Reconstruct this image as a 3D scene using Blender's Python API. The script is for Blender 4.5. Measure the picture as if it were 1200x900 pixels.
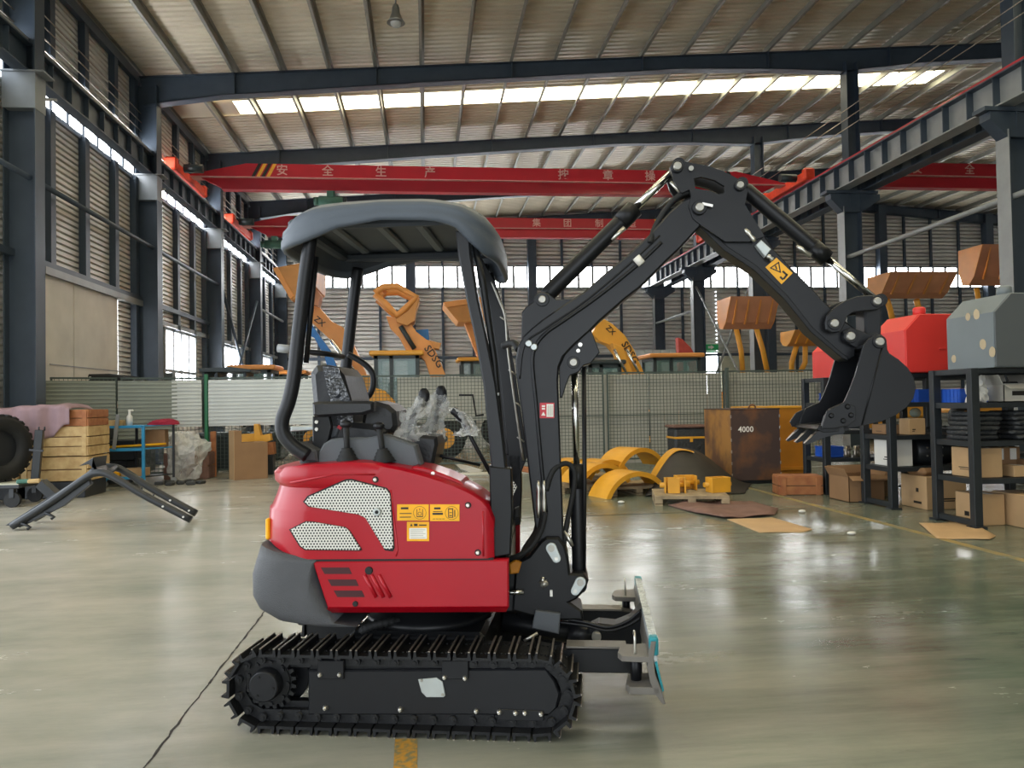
import bpy, bmesh, math, random
from mathutils import Vector, Matrix

for o in list(bpy.data.objects):
    bpy.data.objects.remove(o)
scene = bpy.context.scene
COL = scene.collection
rnd = random.Random(7)

# ---------------------------------------------------------------- camera
FPX = 900.0
CAM = Vector((0, 0, 1.40))
YAW, PITCH, ROLL = math.radians(6.4246), math.radians(1.2879), math.radians(1.0)
FWD = Vector((math.sin(YAW) * math.cos(PITCH), math.cos(YAW) * math.cos(PITCH), math.sin(PITCH)))
_r = Vector((math.cos(YAW), -math.sin(YAW), 0))
_u = _r.cross(FWD)
RGT = _r * math.cos(ROLL) - _u * math.sin(ROLL)
UPV = _u * math.cos(ROLL) + _r * math.sin(ROLL)
cd = bpy.data.cameras.new('camera')
cam = bpy.data.objects.new('camera', cd)
COL.objects.link(cam)
cd.sensor_width = 36.0
cd.lens = FPX / 1200 * 36
cd.clip_end = 300
cam.matrix_world = Matrix(((RGT.x, UPV.x, -FWD.x, CAM.x), (RGT.y, UPV.y, -FWD.y, CAM.y),
                           (RGT.z, UPV.z, -FWD.z, CAM.z), (0, 0, 0, 1)))
scene.camera = cam

# ---------------------------------------------------------------- world, light, exposure
world = bpy.data.worlds.new('world')
scene.world = world
world.use_nodes = True
wn = world.node_tree
bg = wn.nodes['Background']
bg.inputs[0].default_value = (0.86, 0.93, 1.0, 1)
bg.inputs[1].default_value = 3.0
scene.view_settings.view_transform = 'Standard'
scene.view_settings.look = 'None'
scene.view_settings.gamma = 1
scene.view_settings.use_curve_mapping = False
scene.view_settings.exposure = 0.58
WINDOW_GLOW = 13.0
SKYLIGHT_GLOW = 6.0


def portal(name, loc, rot, sx, sy):
    ld = bpy.data.lights.new(name, 'AREA')
    ld.shape = 'RECTANGLE'
    ld.size, ld.size_y = sx, sy
    ld.cycles.is_portal = True
    o = bpy.data.objects.new(name, ld)
    COL.objects.link(o)
    o.location = loc
    o.rotation_euler = rot
    return o


# sky light enters through the open gable end behind the camera and the open gate in the left wall
portal('front_opening_daylight', (-1.0, -7.9, 2.6), (math.radians(90), 0, 0), 9, 5.2)
portal('side_gate_daylight', (-7.3, 4.0, 3.0), (0, math.radians(-90), 0), 6.0, 16)

# ---------------------------------------------------------------- materials
MATS = {}


def lin(h):
    c = [int(h[i:i + 2], 16) / 255 for i in (0, 2, 4)]
    return tuple((x / 12.92 if x <= 0.04045 else ((x + 0.055) / 1.055) ** 2.4) for x in c)


def mat(name, hexc, rough=0.5, metal=0.0, var=0.12, scale=6.0, bump=0.0, coat=0.0, alt=None, alpha=1.0,
        trans=0.0, spec=0.5, bscale=None, thr=None):
    m = bpy.data.materials.new(name)
    m.use_nodes = True
    nt = m.node_tree
    b = nt.nodes['Principled BSDF']
    c = lin(hexc)
    tc = nt.nodes.new('ShaderNodeTexCoord')
    nz = nt.nodes.new('ShaderNodeTexNoise')
    nz.inputs['Scale'].default_value = scale
    nz.inputs['Detail'].default_value = 5
    nt.links.new(tc.outputs['Object'], nz.inputs['Vector'])
    ramp = nt.nodes.new('ShaderNodeValToRGB')
    lo, hi = (0.3, 0.7) if thr is None else thr
    ramp.color_ramp.elements[0].position = lo
    ramp.color_ramp.elements[1].position = hi
    if alt is not None:
        a = lin(alt)
        ramp.color_ramp.elements[0].color = (*c, 1)
        ramp.color_ramp.elements[1].color = (*a, 1)
    else:
        ramp.color_ramp.elements[0].color = (*[x * (1 - var) for x in c], 1)
        ramp.color_ramp.elements[1].color = (*[min(1, x * (1 + var)) for x in c], 1)
    nt.links.new(nz.outputs['Fac'], ramp.inputs['Fac'])
    nt.links.new(ramp.outputs['Color'], b.inputs['Base Color'])
    b.inputs['Roughness'].default_value = rough
    b.inputs['Metallic'].default_value = metal
    b.inputs['Coat Weight'].default_value = coat
    b.inputs['Coat Roughness'].default_value = 0.06
    b.inputs['Alpha'].default_value = alpha
    b.inputs['Transmission Weight'].default_value = trans
    b.inputs['Specular IOR Level'].default_value = spec
    if bump:
        bp = nt.nodes.new('ShaderNodeBump')
        bp.inputs['Strength'].default_value = bump
        bp.inputs['Distance'].default_value = 0.02
        n2 = nt.nodes.new('ShaderNodeTexNoise')
        n2.inputs['Scale'].default_value = bscale or scale * 6
        nt.links.new(tc.outputs['Object'], n2.inputs['Vector'])
        nt.links.new(n2.outputs['Fac'], bp.inputs['Height'])
        nt.links.new(bp.outputs['Normal'], b.inputs['Normal'])
    MATS[name] = m
    return m


def glow(name, hexc, strength):
    m = bpy.data.materials.new(name)
    m.use_nodes = True
    nt = m.node_tree
    b = nt.nodes['Principled BSDF']
    tc = nt.nodes.new('ShaderNodeTexCoord')
    nz = nt.nodes.new('ShaderNodeTexNoise')
    nz.inputs['Scale'].default_value = 1.5
    nt.links.new(tc.outputs['Object'], nz.inputs['Vector'])
    mp = nt.nodes.new('ShaderNodeMapRange')
    mp.inputs['To Min'].default_value = strength * 0.85
    mp.inputs['To Max'].default_value = strength * 1.15
    nt.links.new(nz.outputs['Fac'], mp.inputs['Value'])
    b.inputs['Base Color'].default_value = (0.7, 0.7, 0.68, 1)
    b.inputs['Emission Color'].default_value = (*lin(hexc), 1)
    nt.links.new(mp.outputs['Result'], b.inputs['Emission Strength'])
    MATS[name] = m
    return m


mat('black_paint', '121315', 0.42, 0.0, 0.15, 9, spec=0.3)
mat('black_satin', '191a1d', 0.4, 0.0, 0.1, 8, spec=0.32)
mat('track_steel', '191a1c', 0.5, 0.3, 0.25, 20, bump=0.1)
mat('worn_steel', '9a9186', 0.35, 0.85, 0.25, 30)
mat('red_paint', 'a4031a', 0.34, 0.0, 0.04, 3, coat=0.15, spec=0.35)
mat('counterweight_grey', '47484b', 0.6, 0.0, 0.08, 12, bump=0.25, bscale=220)
mat('console_grey', '55595d', 0.6, 0.0, 0.06, 8, bump=0.1, bscale=200)
mat('rubber_black', '161718', 0.7, 0.0, 0.15, 14)
mat('seat_film', '3a3c40', 0.12, 0.0, 0.3, 12, bump=0.9, bscale=35, spec=0.8)
mat('vinyl_black', '1b1c1f', 0.45, 0.0, 0.15, 10, bump=0.1)
mat('chrome', 'd8d8d4', 0.12, 1.0, 0.04, 10)
mat('bolt_steel', 'c9c6bd', 0.3, 0.9, 0.1, 30)
mat('pin_steel', 'a29f96', 0.4, 0.7, 0.15, 30)
mat('zinc_plate', 'b9bfbd', 0.4, 0.5, 0.08, 12)
mat('slot_red', '3d0a12', 0.6)
mat('grille_black', '0a0a0b', 0.6)
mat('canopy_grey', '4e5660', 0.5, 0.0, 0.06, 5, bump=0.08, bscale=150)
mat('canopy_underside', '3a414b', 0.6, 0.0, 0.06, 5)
mat('decal_yellow', 'f2ae06', 0.4)
mat('decal_white', 'e9e6dc', 0.45)
mat('decal_black', '1d1a14', 0.5)
mat('decal_red', 'c01b28', 0.4)
mat('plastic_film', 'dfe0dc', 0.18, 0.0, 0.25, 30, bump=0.9, bscale=40, alpha=0.34)
mat('bag_film', 'e2e2de', 0.25, 0.0, 0.2, 12, bump=0.3, bscale=14, alpha=0.4, spec=0.9)
mat('film_teal', '1d8f9c', 0.3, 0.0, 0.3, 40, bump=0.5)
mat('film_silver', 'd3dadc', 0.22, 0.1, 0.35, 25, bump=0.8, bscale=60, alpha=0.9)
mat('blade_grey', '6d6963', 0.5, 0.2, 0.12, 10)
mat('bracket_orange', 'c77f1c', 0.5)
mat('hall_steel', '3b4653', 0.5, 0.1, 0.1, 3)
mat('hall_steel_light', '8e9192', 0.5, 0.2, 0.1, 3)
mat('wall_sheet', 'd2d0ca', 0.5, 0.15, 0.1, 1.2)
mat('roof_sheet', 'c4bba6', 0.45, 0.2, 0.12, 0.7)
mat('purlin_grey', '86867f', 0.5, 0.3, 0.1, 2)
mat('door_cream', 'cdc7bb', 0.6, 0.0, 0.1, 1.5)
mat('crane_red', 'b5182b', 0.45, 0.0, 0.08, 2, coat=0.2)
mat('crane_orange_red', 'e2482c', 0.5)
mat('hazard_yellow', 'e6a935', 0.5)
mat('motor_green', '3f6b5e', 0.5)
mat('text_white', 'e8e2da', 0.6)
mat('text_pale', 'd3a4a0', 0.6)
mat('fence_green', '1f6b45', 0.5)
mat('fence_wire', '4b5652', 0.55, 0.2)
mat('fence_sheet', 'b9b7ac', 0.6, 0.0, 0.08, 1.5)
mat('capital_grey', '767b7f', 0.5, 0.1, 0.1, 3)
mat('sheet_light', 'c9cdcb', 0.5, 0.1, 0.06, 1.5)
mat('sheet_dull', '8b9188', 0.55, 0.1, 0.1, 1.5)
mat('yellow_line', 'a08548', 0.6, 0.0, 0.3, 4, alt='74735c')
mat('stain_yellow', 'b3801f', 0.7, 0.0, 0.3, 40, alt='6e6a4a', thr=(0.4, 0.62))
mat('crack_dark', '231e19', 0.9, 0.0, 0.4, 30)
mat('joint_dark', '1a1714', 0.95, 0.0, 0.4, 20)
glow('window_daylight', 'fbfdff', WINDOW_GLOW)
glow('skylight_daylight', 'fff4cf', SKYLIGHT_GLOW)
mat('window_frame', '8b8e90', 0.5, 0.3)
mat('rust_sheet', 'a5753a', 0.7, 0.1, 0.3, 2.2, alt='6a4a35', thr=(0.42, 0.62), bump=0.1)
mat('rust_dark', '4b3a35', 0.65, 0.2, 0.3, 1.7, alt='8a5a33', thr=(0.48, 0.7), bump=0.1)
mat('crate_orange', 'b8771d', 0.55, 0.0, 0.15, 2)
mat('loader_yellow', 'e6a338', 0.45, 0.0, 0.08, 2)
mat('loader_orange', 'df954c', 0.45, 0.0, 0.08, 2)
mat('bucket_brown', 'c58a68', 0.55, 0.0, 0.12, 2)
mat('bucket_tan', 'c98b4a', 0.55, 0.0, 0.12, 2)
mat('arm_blue', '2d78c4', 0.5)
mat('cab_dark', '2a3437', 0.45)
mat('cab_glass', '6e8f8c', 0.08, 0.0, 0.1, 2, alpha=0.55)
mat('card_tan', 'b5946c', 0.75, 0.0, 0.08, 3)
mat('card_brown', '8b6a4a', 0.75, 0.0, 0.08, 3)
mat('card_white', 'd8d6d0', 0.7, 0.0, 0.06, 3)
mat('card_grey', 'bdb8ac', 0.7, 0.0, 0.06, 3)
mat('wood_light', 'c9ad7c', 0.75, 0.0, 0.2, 9, alt='ad8d5e')
mat('wood_red', '8e5534', 0.75, 0.0, 0.2, 9, alt='a66d42')
mat('pallet_wood', 'a99678', 0.8, 0.0, 0.2, 9, alt='7f6f57')
mat('cloth_mauve', '8f767a', 0.9, 0.0, 0.12, 4, bump=0.3, bscale=12)
mat('cloth_maroon', '8e1530', 0.85, 0.0, 0.2, 8)
mat('shelf_black', '23282c', 0.45, 0.1, 0.15, 5)
mat('bin_blue', '2455b5', 0.45)
mat('box_red', 'd0342f', 0.45, 0.0, 0.05, 2)
mat('box_grey', '6f777b', 0.5, 0.0, 0.06, 2)
mat('box_grey_dark', '565b5e', 0.5, 0.0, 0.06, 2)
mat('patch_cream', 'b9a789', 0.7)
mat('trolley_blue', '2f8fc4', 0.45)
mat('dark_sheet', '2f2c29', 0.6, 0.1, 0.15, 4)
mat('fender_yellow', 'd69a2c', 0.45, 0.0, 0.12, 3)
mat('fender_under', '6b5a3a', 0.7)
mat('rug_brown', '74574d', 0.9, 0.0, 0.2, 5)
mat('tarp_dark', '303234', 0.5, 0.0, 0.3, 12, bump=0.8, bscale=30)
mat('frame_black', '23262a', 0.4, 0.1, 0.1, 5)
mat('lamp_metal', '6a6a68', 0.35, 0.6)
mat('lamp_glass', 'cfcfca', 0.1, 0.0, alpha=0.5)
mat('rose_red', 'c04a42', 0.5)
mat('exit_green', '2fb36a', 0.5)
mat('pale_wall', 'b9b9a6', 0.6)
mat('cone_white', 'd9d6d2', 0.6)


def hole_mat():
    m = bpy.data.materials.new('perforated_silver')
    m.use_nodes = True
    nt = m.node_tree
    b = nt.nodes['Principled BSDF']
    tc = nt.nodes.new('ShaderNodeTexCoord')
    sep = nt.nodes.new('ShaderNodeSeparateXYZ')
    nt.links.new(tc.outputs['Object'], sep.inputs[0])

    def mt(op, a, c=None, d=None):
        n = nt.nodes.new('ShaderNodeMath')
        n.operation = op
        for i, x in enumerate((a, c, d)):
            if x is None:
                continue
            if isinstance(x, (int, float)):
                n.inputs[i].default_value = x
            else:
                nt.links.new(x, n.inputs[i])
        return n.outputs[0]
    px, pz, r = 0.0134, 0.0232, 0.0040

    def dots(off):
        fx = mt('SUBTRACT', mt('FRACT', mt('ADD', mt('DIVIDE', sep.outputs[0], px), off + 100)), 0.5)
        fz = mt('SUBTRACT', mt('FRACT', mt('ADD', mt('DIVIDE', sep.outputs[2], pz), off + 100)), 0.5)
        dx = mt('MULTIPLY', fx, px)
        dz = mt('MULTIPLY', fz, pz)
        d2 = mt('ADD', mt('MULTIPLY', dx, dx), mt('MULTIPLY', dz, dz))
        return mt('LESS_THAN', d2, r * r)
    d = mt('MAXIMUM', dots(0.0), dots(0.5))
    mx = nt.nodes.new('ShaderNodeMix')
    mx.data_type = 'RGBA'
    mx.inputs[6].default_value = (*lin('d6d4cb'), 1)
    mx.inputs[7].default_value = (0.008, 0.008, 0.009, 1)
    nt.links.new(d, mx.inputs[0])
    nt.links.new(mx.outputs[2], b.inputs['Base Color'])
    b.inputs['Roughness'].default_value = 0.42
    met = mt('MULTIPLY', mt('SUBTRACT', 1.0, d), 0.35)
    nt.links.new(met, b.inputs['Metallic'])
    MATS['perforated_silver'] = m


hole_mat()


def floor_mat():
    m = bpy.data.materials.new('epoxy_floor')
    m.use_nodes = True
    nt = m.node_tree
    b = nt.nodes['Principled BSDF']
    tc = nt.nodes.new('ShaderNodeTexCoord')

    def noise(scale, sc=(1, 1, 1), rot=0.0, detail=6, rough=0.6):
        mp = nt.nodes.new('ShaderNodeMapping')
        mp.inputs['Scale'].default_value = sc
        mp.inputs['Rotation'].default_value = (0, 0, rot)
        nt.links.new(tc.outputs['Object'], mp.inputs['Vector'])
        n = nt.nodes.new('ShaderNodeTexNoise')
        n.inputs['Scale'].default_value = scale
        n.inputs['Detail'].default_value = detail
        n.inputs['Roughness'].default_value = rough
        nt.links.new(mp.outputs[0], n.inputs['Vector'])
        return n.outputs['Fac']

    def ramp(fac, p0, p1, c0, c1):
        r = nt.nodes.new('ShaderNodeValToRGB')
        r.color_ramp.elements[0].position = p0
        r.color_ramp.elements[1].position = p1
        r.color_ramp.elements[0].color = (*c0, 1)
        r.color_ramp.elements[1].color = (*c1, 1)
        nt.links.new(fac, r.inputs['Fac'])
        return r.outputs['Color']

    def mix(fac, a, c, mode='MIX'):
        x = nt.nodes.new('ShaderNodeMix')
        x.data_type = 'RGBA'
        x.blend_type = mode
        for i, v in ((0, fac), (6, a), (7, c)):
            if isinstance(v, (int, float)):
                x.inputs[i].default_value = v
            elif isinstance(v, tuple):
                x.inputs[i].default_value = (*v, 1)
            else:
                nt.links.new(v, x.inputs[i])
        return x.outputs[2]
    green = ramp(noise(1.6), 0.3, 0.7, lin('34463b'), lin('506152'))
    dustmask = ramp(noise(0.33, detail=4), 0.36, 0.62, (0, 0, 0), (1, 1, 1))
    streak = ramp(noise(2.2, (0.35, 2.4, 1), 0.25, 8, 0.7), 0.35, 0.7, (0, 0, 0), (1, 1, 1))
    dust_light = mix(0.5, mix(0.55, dustmask, streak, 'MIX'), (0.0, 0.0, 0.0), 'MIX')
    # random dust, plus the left side's daylight painted in paler, fading towards the racks
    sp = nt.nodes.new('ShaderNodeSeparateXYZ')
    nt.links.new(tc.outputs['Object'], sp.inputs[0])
    left_light = nt.nodes.new('ShaderNodeMapRange')
    left_light.inputs['From Min'].default_value = 2.5
    left_light.inputs['From Max'].default_value = -3.5
    left_light.inputs['To Min'].default_value = 0.0
    left_light.inputs['To Max'].default_value = 0.95
    nt.links.new(sp.outputs[0], left_light.inputs['Value'])
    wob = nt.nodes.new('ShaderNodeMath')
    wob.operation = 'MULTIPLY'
    nt.links.new(left_light.outputs['Result'], wob.inputs[0])
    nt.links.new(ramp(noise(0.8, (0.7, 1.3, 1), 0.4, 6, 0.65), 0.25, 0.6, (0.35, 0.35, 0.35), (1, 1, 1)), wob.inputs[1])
    dust_light = mix(wob.outputs[0], dust_light, (1.0, 1.0, 1.0), 'MIX')
    col = mix(dust_light, green, lin('b3ad9f'))
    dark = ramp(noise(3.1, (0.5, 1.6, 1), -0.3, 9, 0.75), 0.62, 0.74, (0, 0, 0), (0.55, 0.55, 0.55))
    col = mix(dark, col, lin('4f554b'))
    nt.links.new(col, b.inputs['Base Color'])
    rr = ramp(noise(1.1, (0.6, 1.5, 1), 0.2, 7, 0.7), 0.3, 0.75, (0.15, 0.15, 0.15), (0.32, 0.32, 0.32))
    nt.links.new(rr, b.inputs['Roughness'])
    b.inputs['Specular IOR Level'].default_value = 0.65
    bp = nt.nodes.new('ShaderNodeBump')
    bp.inputs['Strength'].default_value = 0.12
    bp.inputs['Distance'].default_value = 0.02
    nt.links.new(noise(5, (0.5, 1.5, 1), 0.2, 6, 0.7), bp.inputs['Height'])
    nt.links.new(bp.outputs['Normal'], b.inputs['Normal'])
    MATS['epoxy_floor'] = m


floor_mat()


# ---------------------------------------------------------------- mesh helpers
class MB:
    """collects vertices and faces of ONE mesh object"""

    def __init__(s):
        s.v, s.f, s.sm = [], [], []

    def add(s, verts, faces, smooth=False):
        n = len(s.v)
        s.v += [Vector(p) for p in verts]
        s.f += [[i + n for i in f] for f in faces]
        s.sm += [smooth] * len(faces)
        return s

    def box(s, c, d, rz=0.0, rx=0.0, ry=0.0, b=0.0):
        c = Vector(c)
        hx, hy, hz = d[0] / 2, d[1] / 2, d[2] / 2
        R = Matrix.Rotation(rz, 3, 'Z') @ Matrix.Rotation(ry, 3, 'Y') @ Matrix.Rotation(rx, 3, 'X')
        if b <= 0:
            p = [R @ Vector((x * hx, y * hy, z * hz)) + c for z in (-1, 1) for x, y in ((-1, -1), (1, -1), (1, 1), (-1, 1))]
            s.add(p, [[3, 2, 1, 0], [4, 5, 6, 7], [0, 1, 5, 4], [1, 2, 6, 5], [2, 3, 7, 6], [3, 0, 4, 7]])
            return s
        b = min(b, hx * .9, hy * .9, hz * .9)
        rings = []
        for z, q in ((-hz, b), (-hz + b, 0), (hz - b, 0), (hz, b)):
            x, y = hx - q, hy - q
            k = b * 0.999 if q == 0 else b * 0.3
            rings.append([(-x + k, -y, z), (x - k, -y, z), (x, -y + k, z), (x, y - k, z), (x - k, y, z), (-x + k, y, z), (-x, y - k, z), (-x, -y + k, z)])
        return s.rings([[R @ Vector(p) + c for p in r] for r in rings])

    def rings(s, rs, cap0=True, cap1=True, closed=True, smooth=False):
        n = len(rs[0])
        base = len(s.v)
        for r in rs:
            s.v += [Vector(p) for p in r]
        m = n if closed else n - 1
        for i in range(len(rs) - 1):
            for j in range(m):
                a, b_ = base + i * n + j, base + i * n + (j + 1) % n
                s.f.append([a, b_, b_ + n, a + n])
                s.sm.append(smooth)
        if cap0:
            s.f.append([base + j for j in range(n)][::-1]); s.sm.append(False)
        if cap1:
            s.f.append([base + (len(rs) - 1) * n + j for j in range(n)]); s.sm.append(False)
        return s

    def tube(s, pts, r, n=10, caps=True, smooth=True):
        pts = [Vector(p) for p in pts]
        rr = r if isinstance(r, (list, tuple)) else [r] * len(pts)
        rs = []
        t0 = (pts[1] - pts[0]).normalized()
        nrm = t0.orthogonal().normalized()
        for i, p in enumerate(pts):
            if i == 0:
                t = t0
            elif i == len(pts) - 1:
                t = (pts[i] - pts[i - 1]).normalized()
            else:
                t = ((pts[i + 1] - p).normalized() + (p - pts[i - 1]).normalized()).normalized()
            nrm = (nrm - t * nrm.dot(t)).normalized()
            bn = t.cross(nrm)
            rs.append([p + (nrm * math.cos(a) + bn * math.sin(a)) * rr[i] for a in [2 * math.pi * k / n for k in range(n)]])
        return s.rings(rs, caps, caps, True, smooth)

    def cyl(s, a, b, r, n=16, r2=None, smooth=True):
        return s.tube([a, b], [r, r if r2 is None else r2], n, True, smooth)

    def ball(s, c, r, n=10, sq=(1, 1, 1)):
        c = Vector(c)
        rs = []
        for i in range(1, n):
            t = math.pi * i / n
            rs.append([c + Vector((math.sin(t) * math.cos(a) * r * sq[0], math.sin(t) * math.sin(a) * r * sq[1], -math.cos(t) * r * sq[2]))
                       for a in [2 * math.pi * k / (n + 4) for k in range(n + 4)]])
        return s.rings(rs, True, True, True, True)

    def prism(s, pts, fn, d0, d1, b=0.0):
        """pts: 2-D outline; fn(a,b,d)->3-D; extruded from d0 to d1, edges chamfered by b"""
        P = [Vector(p) for p in pts]
        n = len(P)
        area = sum(P[i].x * P[(i + 1) % n].y - P[(i + 1) % n].x * P[i].y for i in range(n))
        if area < 0:
            P.reverse()
        if b > 0:
            Q = []
            for i in range(n):
                e0 = (P[i] - P[i - 1]); e1 = (P[(i + 1) % n] - P[i])
                if e0.length < 1e-6 or e1.length < 1e-6:
                    Q.append(P[i]); continue
                e0.normalize(); e1.normalize()
                n0 = Vector((-e0.y, e0.x)); n1 = Vector((-e1.y, e1.x))
                m = n0 + n1
                if m.length < 1e-4:
                    Q.append(P[i]); continue
                m.normalize()
                k = max(0.5, m.dot(n0))
                Q.append(P[i] + m * (b / k))
            sg = 1 if d1 > d0 else -1
            levels = [(Q, d0), (P, d0 + sg * b), (P, d1 - sg * b), (Q, d1)]
        else:
            levels = [(P, d0), (P, d1)]
        return s.rings([[fn(p.x, p.y, d) for p in L] for L, d in levels])

    def build(s, name, m, parent=None, recalc=True):
        me = bpy.data.meshes.new(name)
        me.from_pydata([tuple(v) for v in s.v], [], s.f)
        me.polygons.foreach_set('use_smooth', s.sm)
        if recalc:
            bm = bmesh.new()
            bm.from_mesh(me)
            bmesh.ops.recalc_face_normals(bm, faces=bm.faces)
            bm.to_mesh(me)
            bm.free()
        me.materials.append(MATS[m])
        me.update()
        o = bpy.data.objects.new(name, me)
        COL.objects.link(o)
        o.parent = parent
        return o


def empty(name, loc=(0, 0, 0), rz=0.0):
    o = bpy.data.objects.new(name, None)
    COL.objects.link(o)
    o.location = loc
    o.rotation_euler = (0, 0, rz)
    o.empty_display_size = 0.1
    return o


def tag(o, label=None, cat=None, group=None, kind=None):
    if label:
        o['label'] = label
    if cat:
        o['category'] = cat
    if group:
        o['group'] = group
    if kind:
        o['kind'] = kind
    return o


def link(o, name, parent, M=None):
    """one more object that shares the mesh of o"""
    c = bpy.data.objects.new(name, o.data)
    COL.objects.link(c)
    c.parent = parent
    if M is not None:
        c.matrix_local = M
    return c


def ray(px, py):
    return FWD + RGT * ((px - 600) / FPX) + UPV * ((450 - py) / FPX)


def at_y(px, py, Y):
    """the point of the place seen at a pixel, on the upright plane Y = const"""
    d = ray(px, py)
    return CAM + d * (Y / d.y)


def at_x(px, py, X):
    d = ray(px, py)
    return CAM + d * (X / d.x)


def at_z(px, py, z=0.0):
    d = ray(px, py)
    return CAM + d * ((z - CAM.z) / d.z)


def text_mesh(name, body, size, m, parent, M, thick=0.002, shear=0.0):
    cu = bpy.data.curves.new(name, 'FONT')
    cu.body = body
    cu.size = size
    cu.align_x = 'CENTER'
    cu.align_y = 'CENTER'
    cu.extrude = thick
    cu.offset = size * 0.012
    cu.resolution_u = 2
    cu.shear = shear
    t = bpy.data.objects.new(name + '_tmp', cu)
    COL.objects.link(t)
    dg = bpy.context.evaluated_depsgraph_get()
    me = bpy.data.meshes.new_from_object(t.evaluated_get(dg))
    bpy.data.objects.remove(t)
    me.name = name
    me.materials.clear()
    me.materials.append(MATS[m])
    o = bpy.data.objects.new(name, me)
    COL.objects.link(o)
    o.parent = parent
    o.matrix_local = M
    return o


XZ = lambda a, b, d: Vector((a, d, b))      # outline in x,z extruded along y
YZ = lambda a, b, d: Vector((d, a, b))      # outline in y,z extruded along x
XY = lambda a, b, d: Vector((a, b, d))      # outline in x,y extruded along z
FACE_CAM = Matrix.Rotation(math.radians(90), 4, 'X')   # text upright in the xz plane, read from -y
# ================================================================ THE HALL
def struct(o):
    o['kind'] = 'structure'
    return o


WL = -7.15          # left wall
BW = 38.0           # back wall
RX = 48.0           # right end of the second span
BAYS = [8, 14, 20, 26, 32, 37.75]


def z_raf(x):       # top of the rafters
    return 9.66 + 0.0715 * (x + 7) if x < 20.4 else 9.66 + 0.0715 * 27.4 - 0.0715 * (x - 20.4)


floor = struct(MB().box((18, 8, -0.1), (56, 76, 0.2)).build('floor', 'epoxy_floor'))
# saw-cut joints and a wandering crack in the slab
j = MB()
pts = []
for i in range(75):
    y = 2.2 + i * 0.062
    pts.append((-1.11 + rnd.uniform(-0.005, 0.005), y))
for i in range(len(pts) - 1):
    (x0, y0), (x1, y1) = pts[i], pts[i + 1]
    w0, w1 = rnd.uniform(0.003, 0.0075), rnd.uniform(0.003, 0.0075)
    j.add([(x0 - w0, y0, .0012), (x0 + w0, y0, .0012), (x1 + w1, y1 + .004, .0012), (x1 - w1, y1 + .004, .0012)], [[0, 1, 2, 3]])
j.build('crack', 'crack_dark', floor)
for yy in (9.15,):
    MB().box((2.4, yy, 0.0008), (4.6, 0.018, 0.0012)).build('expansion_joint', 'joint_dark', floor)
MB().box((4.93, 10.5, 0.0012), (0.09, 12.6, 0.0016)).build('painted_line', 'yellow_line', floor)
sy = MB()
a, b_ = at_z(463, 866), at_z(489, 866)
c, d = at_z(489, 903), at_z(461, 903)
sy.add([Vector((p.x, p.y, .0012)) for p in (a, b_, c, d)], [[0, 1, 2, 3]])
sy.build('painted_stripe', 'stain_yellow', floor)


def corrugated(length, z0, z1, pitch, depth):
    """profile (offset, z) of a horizontally ribbed sheet"""
    out = []
    z = z0
    while z < z1:
        for q, dd in ((0, 0), (0.56, 0), (0.62, 1), (0.92, 1), (0.98, 0)):
            zz = z + q * pitch
            if zz < z1:
                out.append((dd * depth, zz))
        z += pitch
    out.append((0, z1))
    return out


def wall_sheet_x(mb, x, y0, y1, z0, z1, pitch, depth, sgn):
    pr = corrugated(0, z0, z1, pitch, depth)
    vs, fs = [], []
    for dx, z in pr:
        vs += [(x + sgn * dx, y0, z), (x + sgn * dx, y1, z)]
    for i in range(len(pr) - 1):
        fs.append([2 * i, 2 * i + 1, 2 * i + 3, 2 * i + 2])
    mb.add(vs, fs)


def wall_sheet_y(mb, y, x0, x1, z0, z1, pitch, depth, sgn):
    pr = corrugated(0, z0, z1, pitch, depth)
    vs, fs = [], []
    for dy, z in pr:
        vs += [(x0, y + sgn * dy, z), (x1, y + sgn * dy, z)]
    for i in range(len(pr) - 1):
        fs.append([2 * i, 2 * i + 1, 2 * i + 3, 2 * i + 2])
    mb.add(vs, fs)


# ---- left wall: ribbed sheet with openings for the windows, the sliding door and the gate behind the camera
wl = MB()
WZ0, WZ1 = 7.10, 8.15
P_, D_ = 0.12, 0.075
LW = dict(p=P_)
lowwins = [(22.05, 24.9), (28.1, 30.7), (33.6, 36.4)]
ycuts = [-8.0, -4.0, 12.0, 15.1, 18.75] + [q for w in lowwins for q in w] + [BW]
for i in range(len(ycuts) - 1):
    y0, y1 = ycuts[i], ycuts[i + 1]
    lo = 0.0
    if (y0, y1) == (-4.0, 12.0):
        lo = 6.0
    if (y0, y1) == (15.1, 18.75):
        lo = 3.98
    if (y0, y1) in lowwins:
        lo = 3.58
    wall_sheet_x(wl, WL, y0, y1, lo, WZ0, P_, D_, -1)
wall_sheet_x(wl, WL, -8, BW, WZ1, 9.9, P_, D_, -1)
wall_left = struct(wl.build('wall_left', 'wall_sheet', recalc=False))
# window strip high on the left wall: each bay a window, its panes its own pieces
nwin = [0]


def new_window():
    nwin[0] += 1
    return 'window_%d' % nwin[0]


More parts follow.
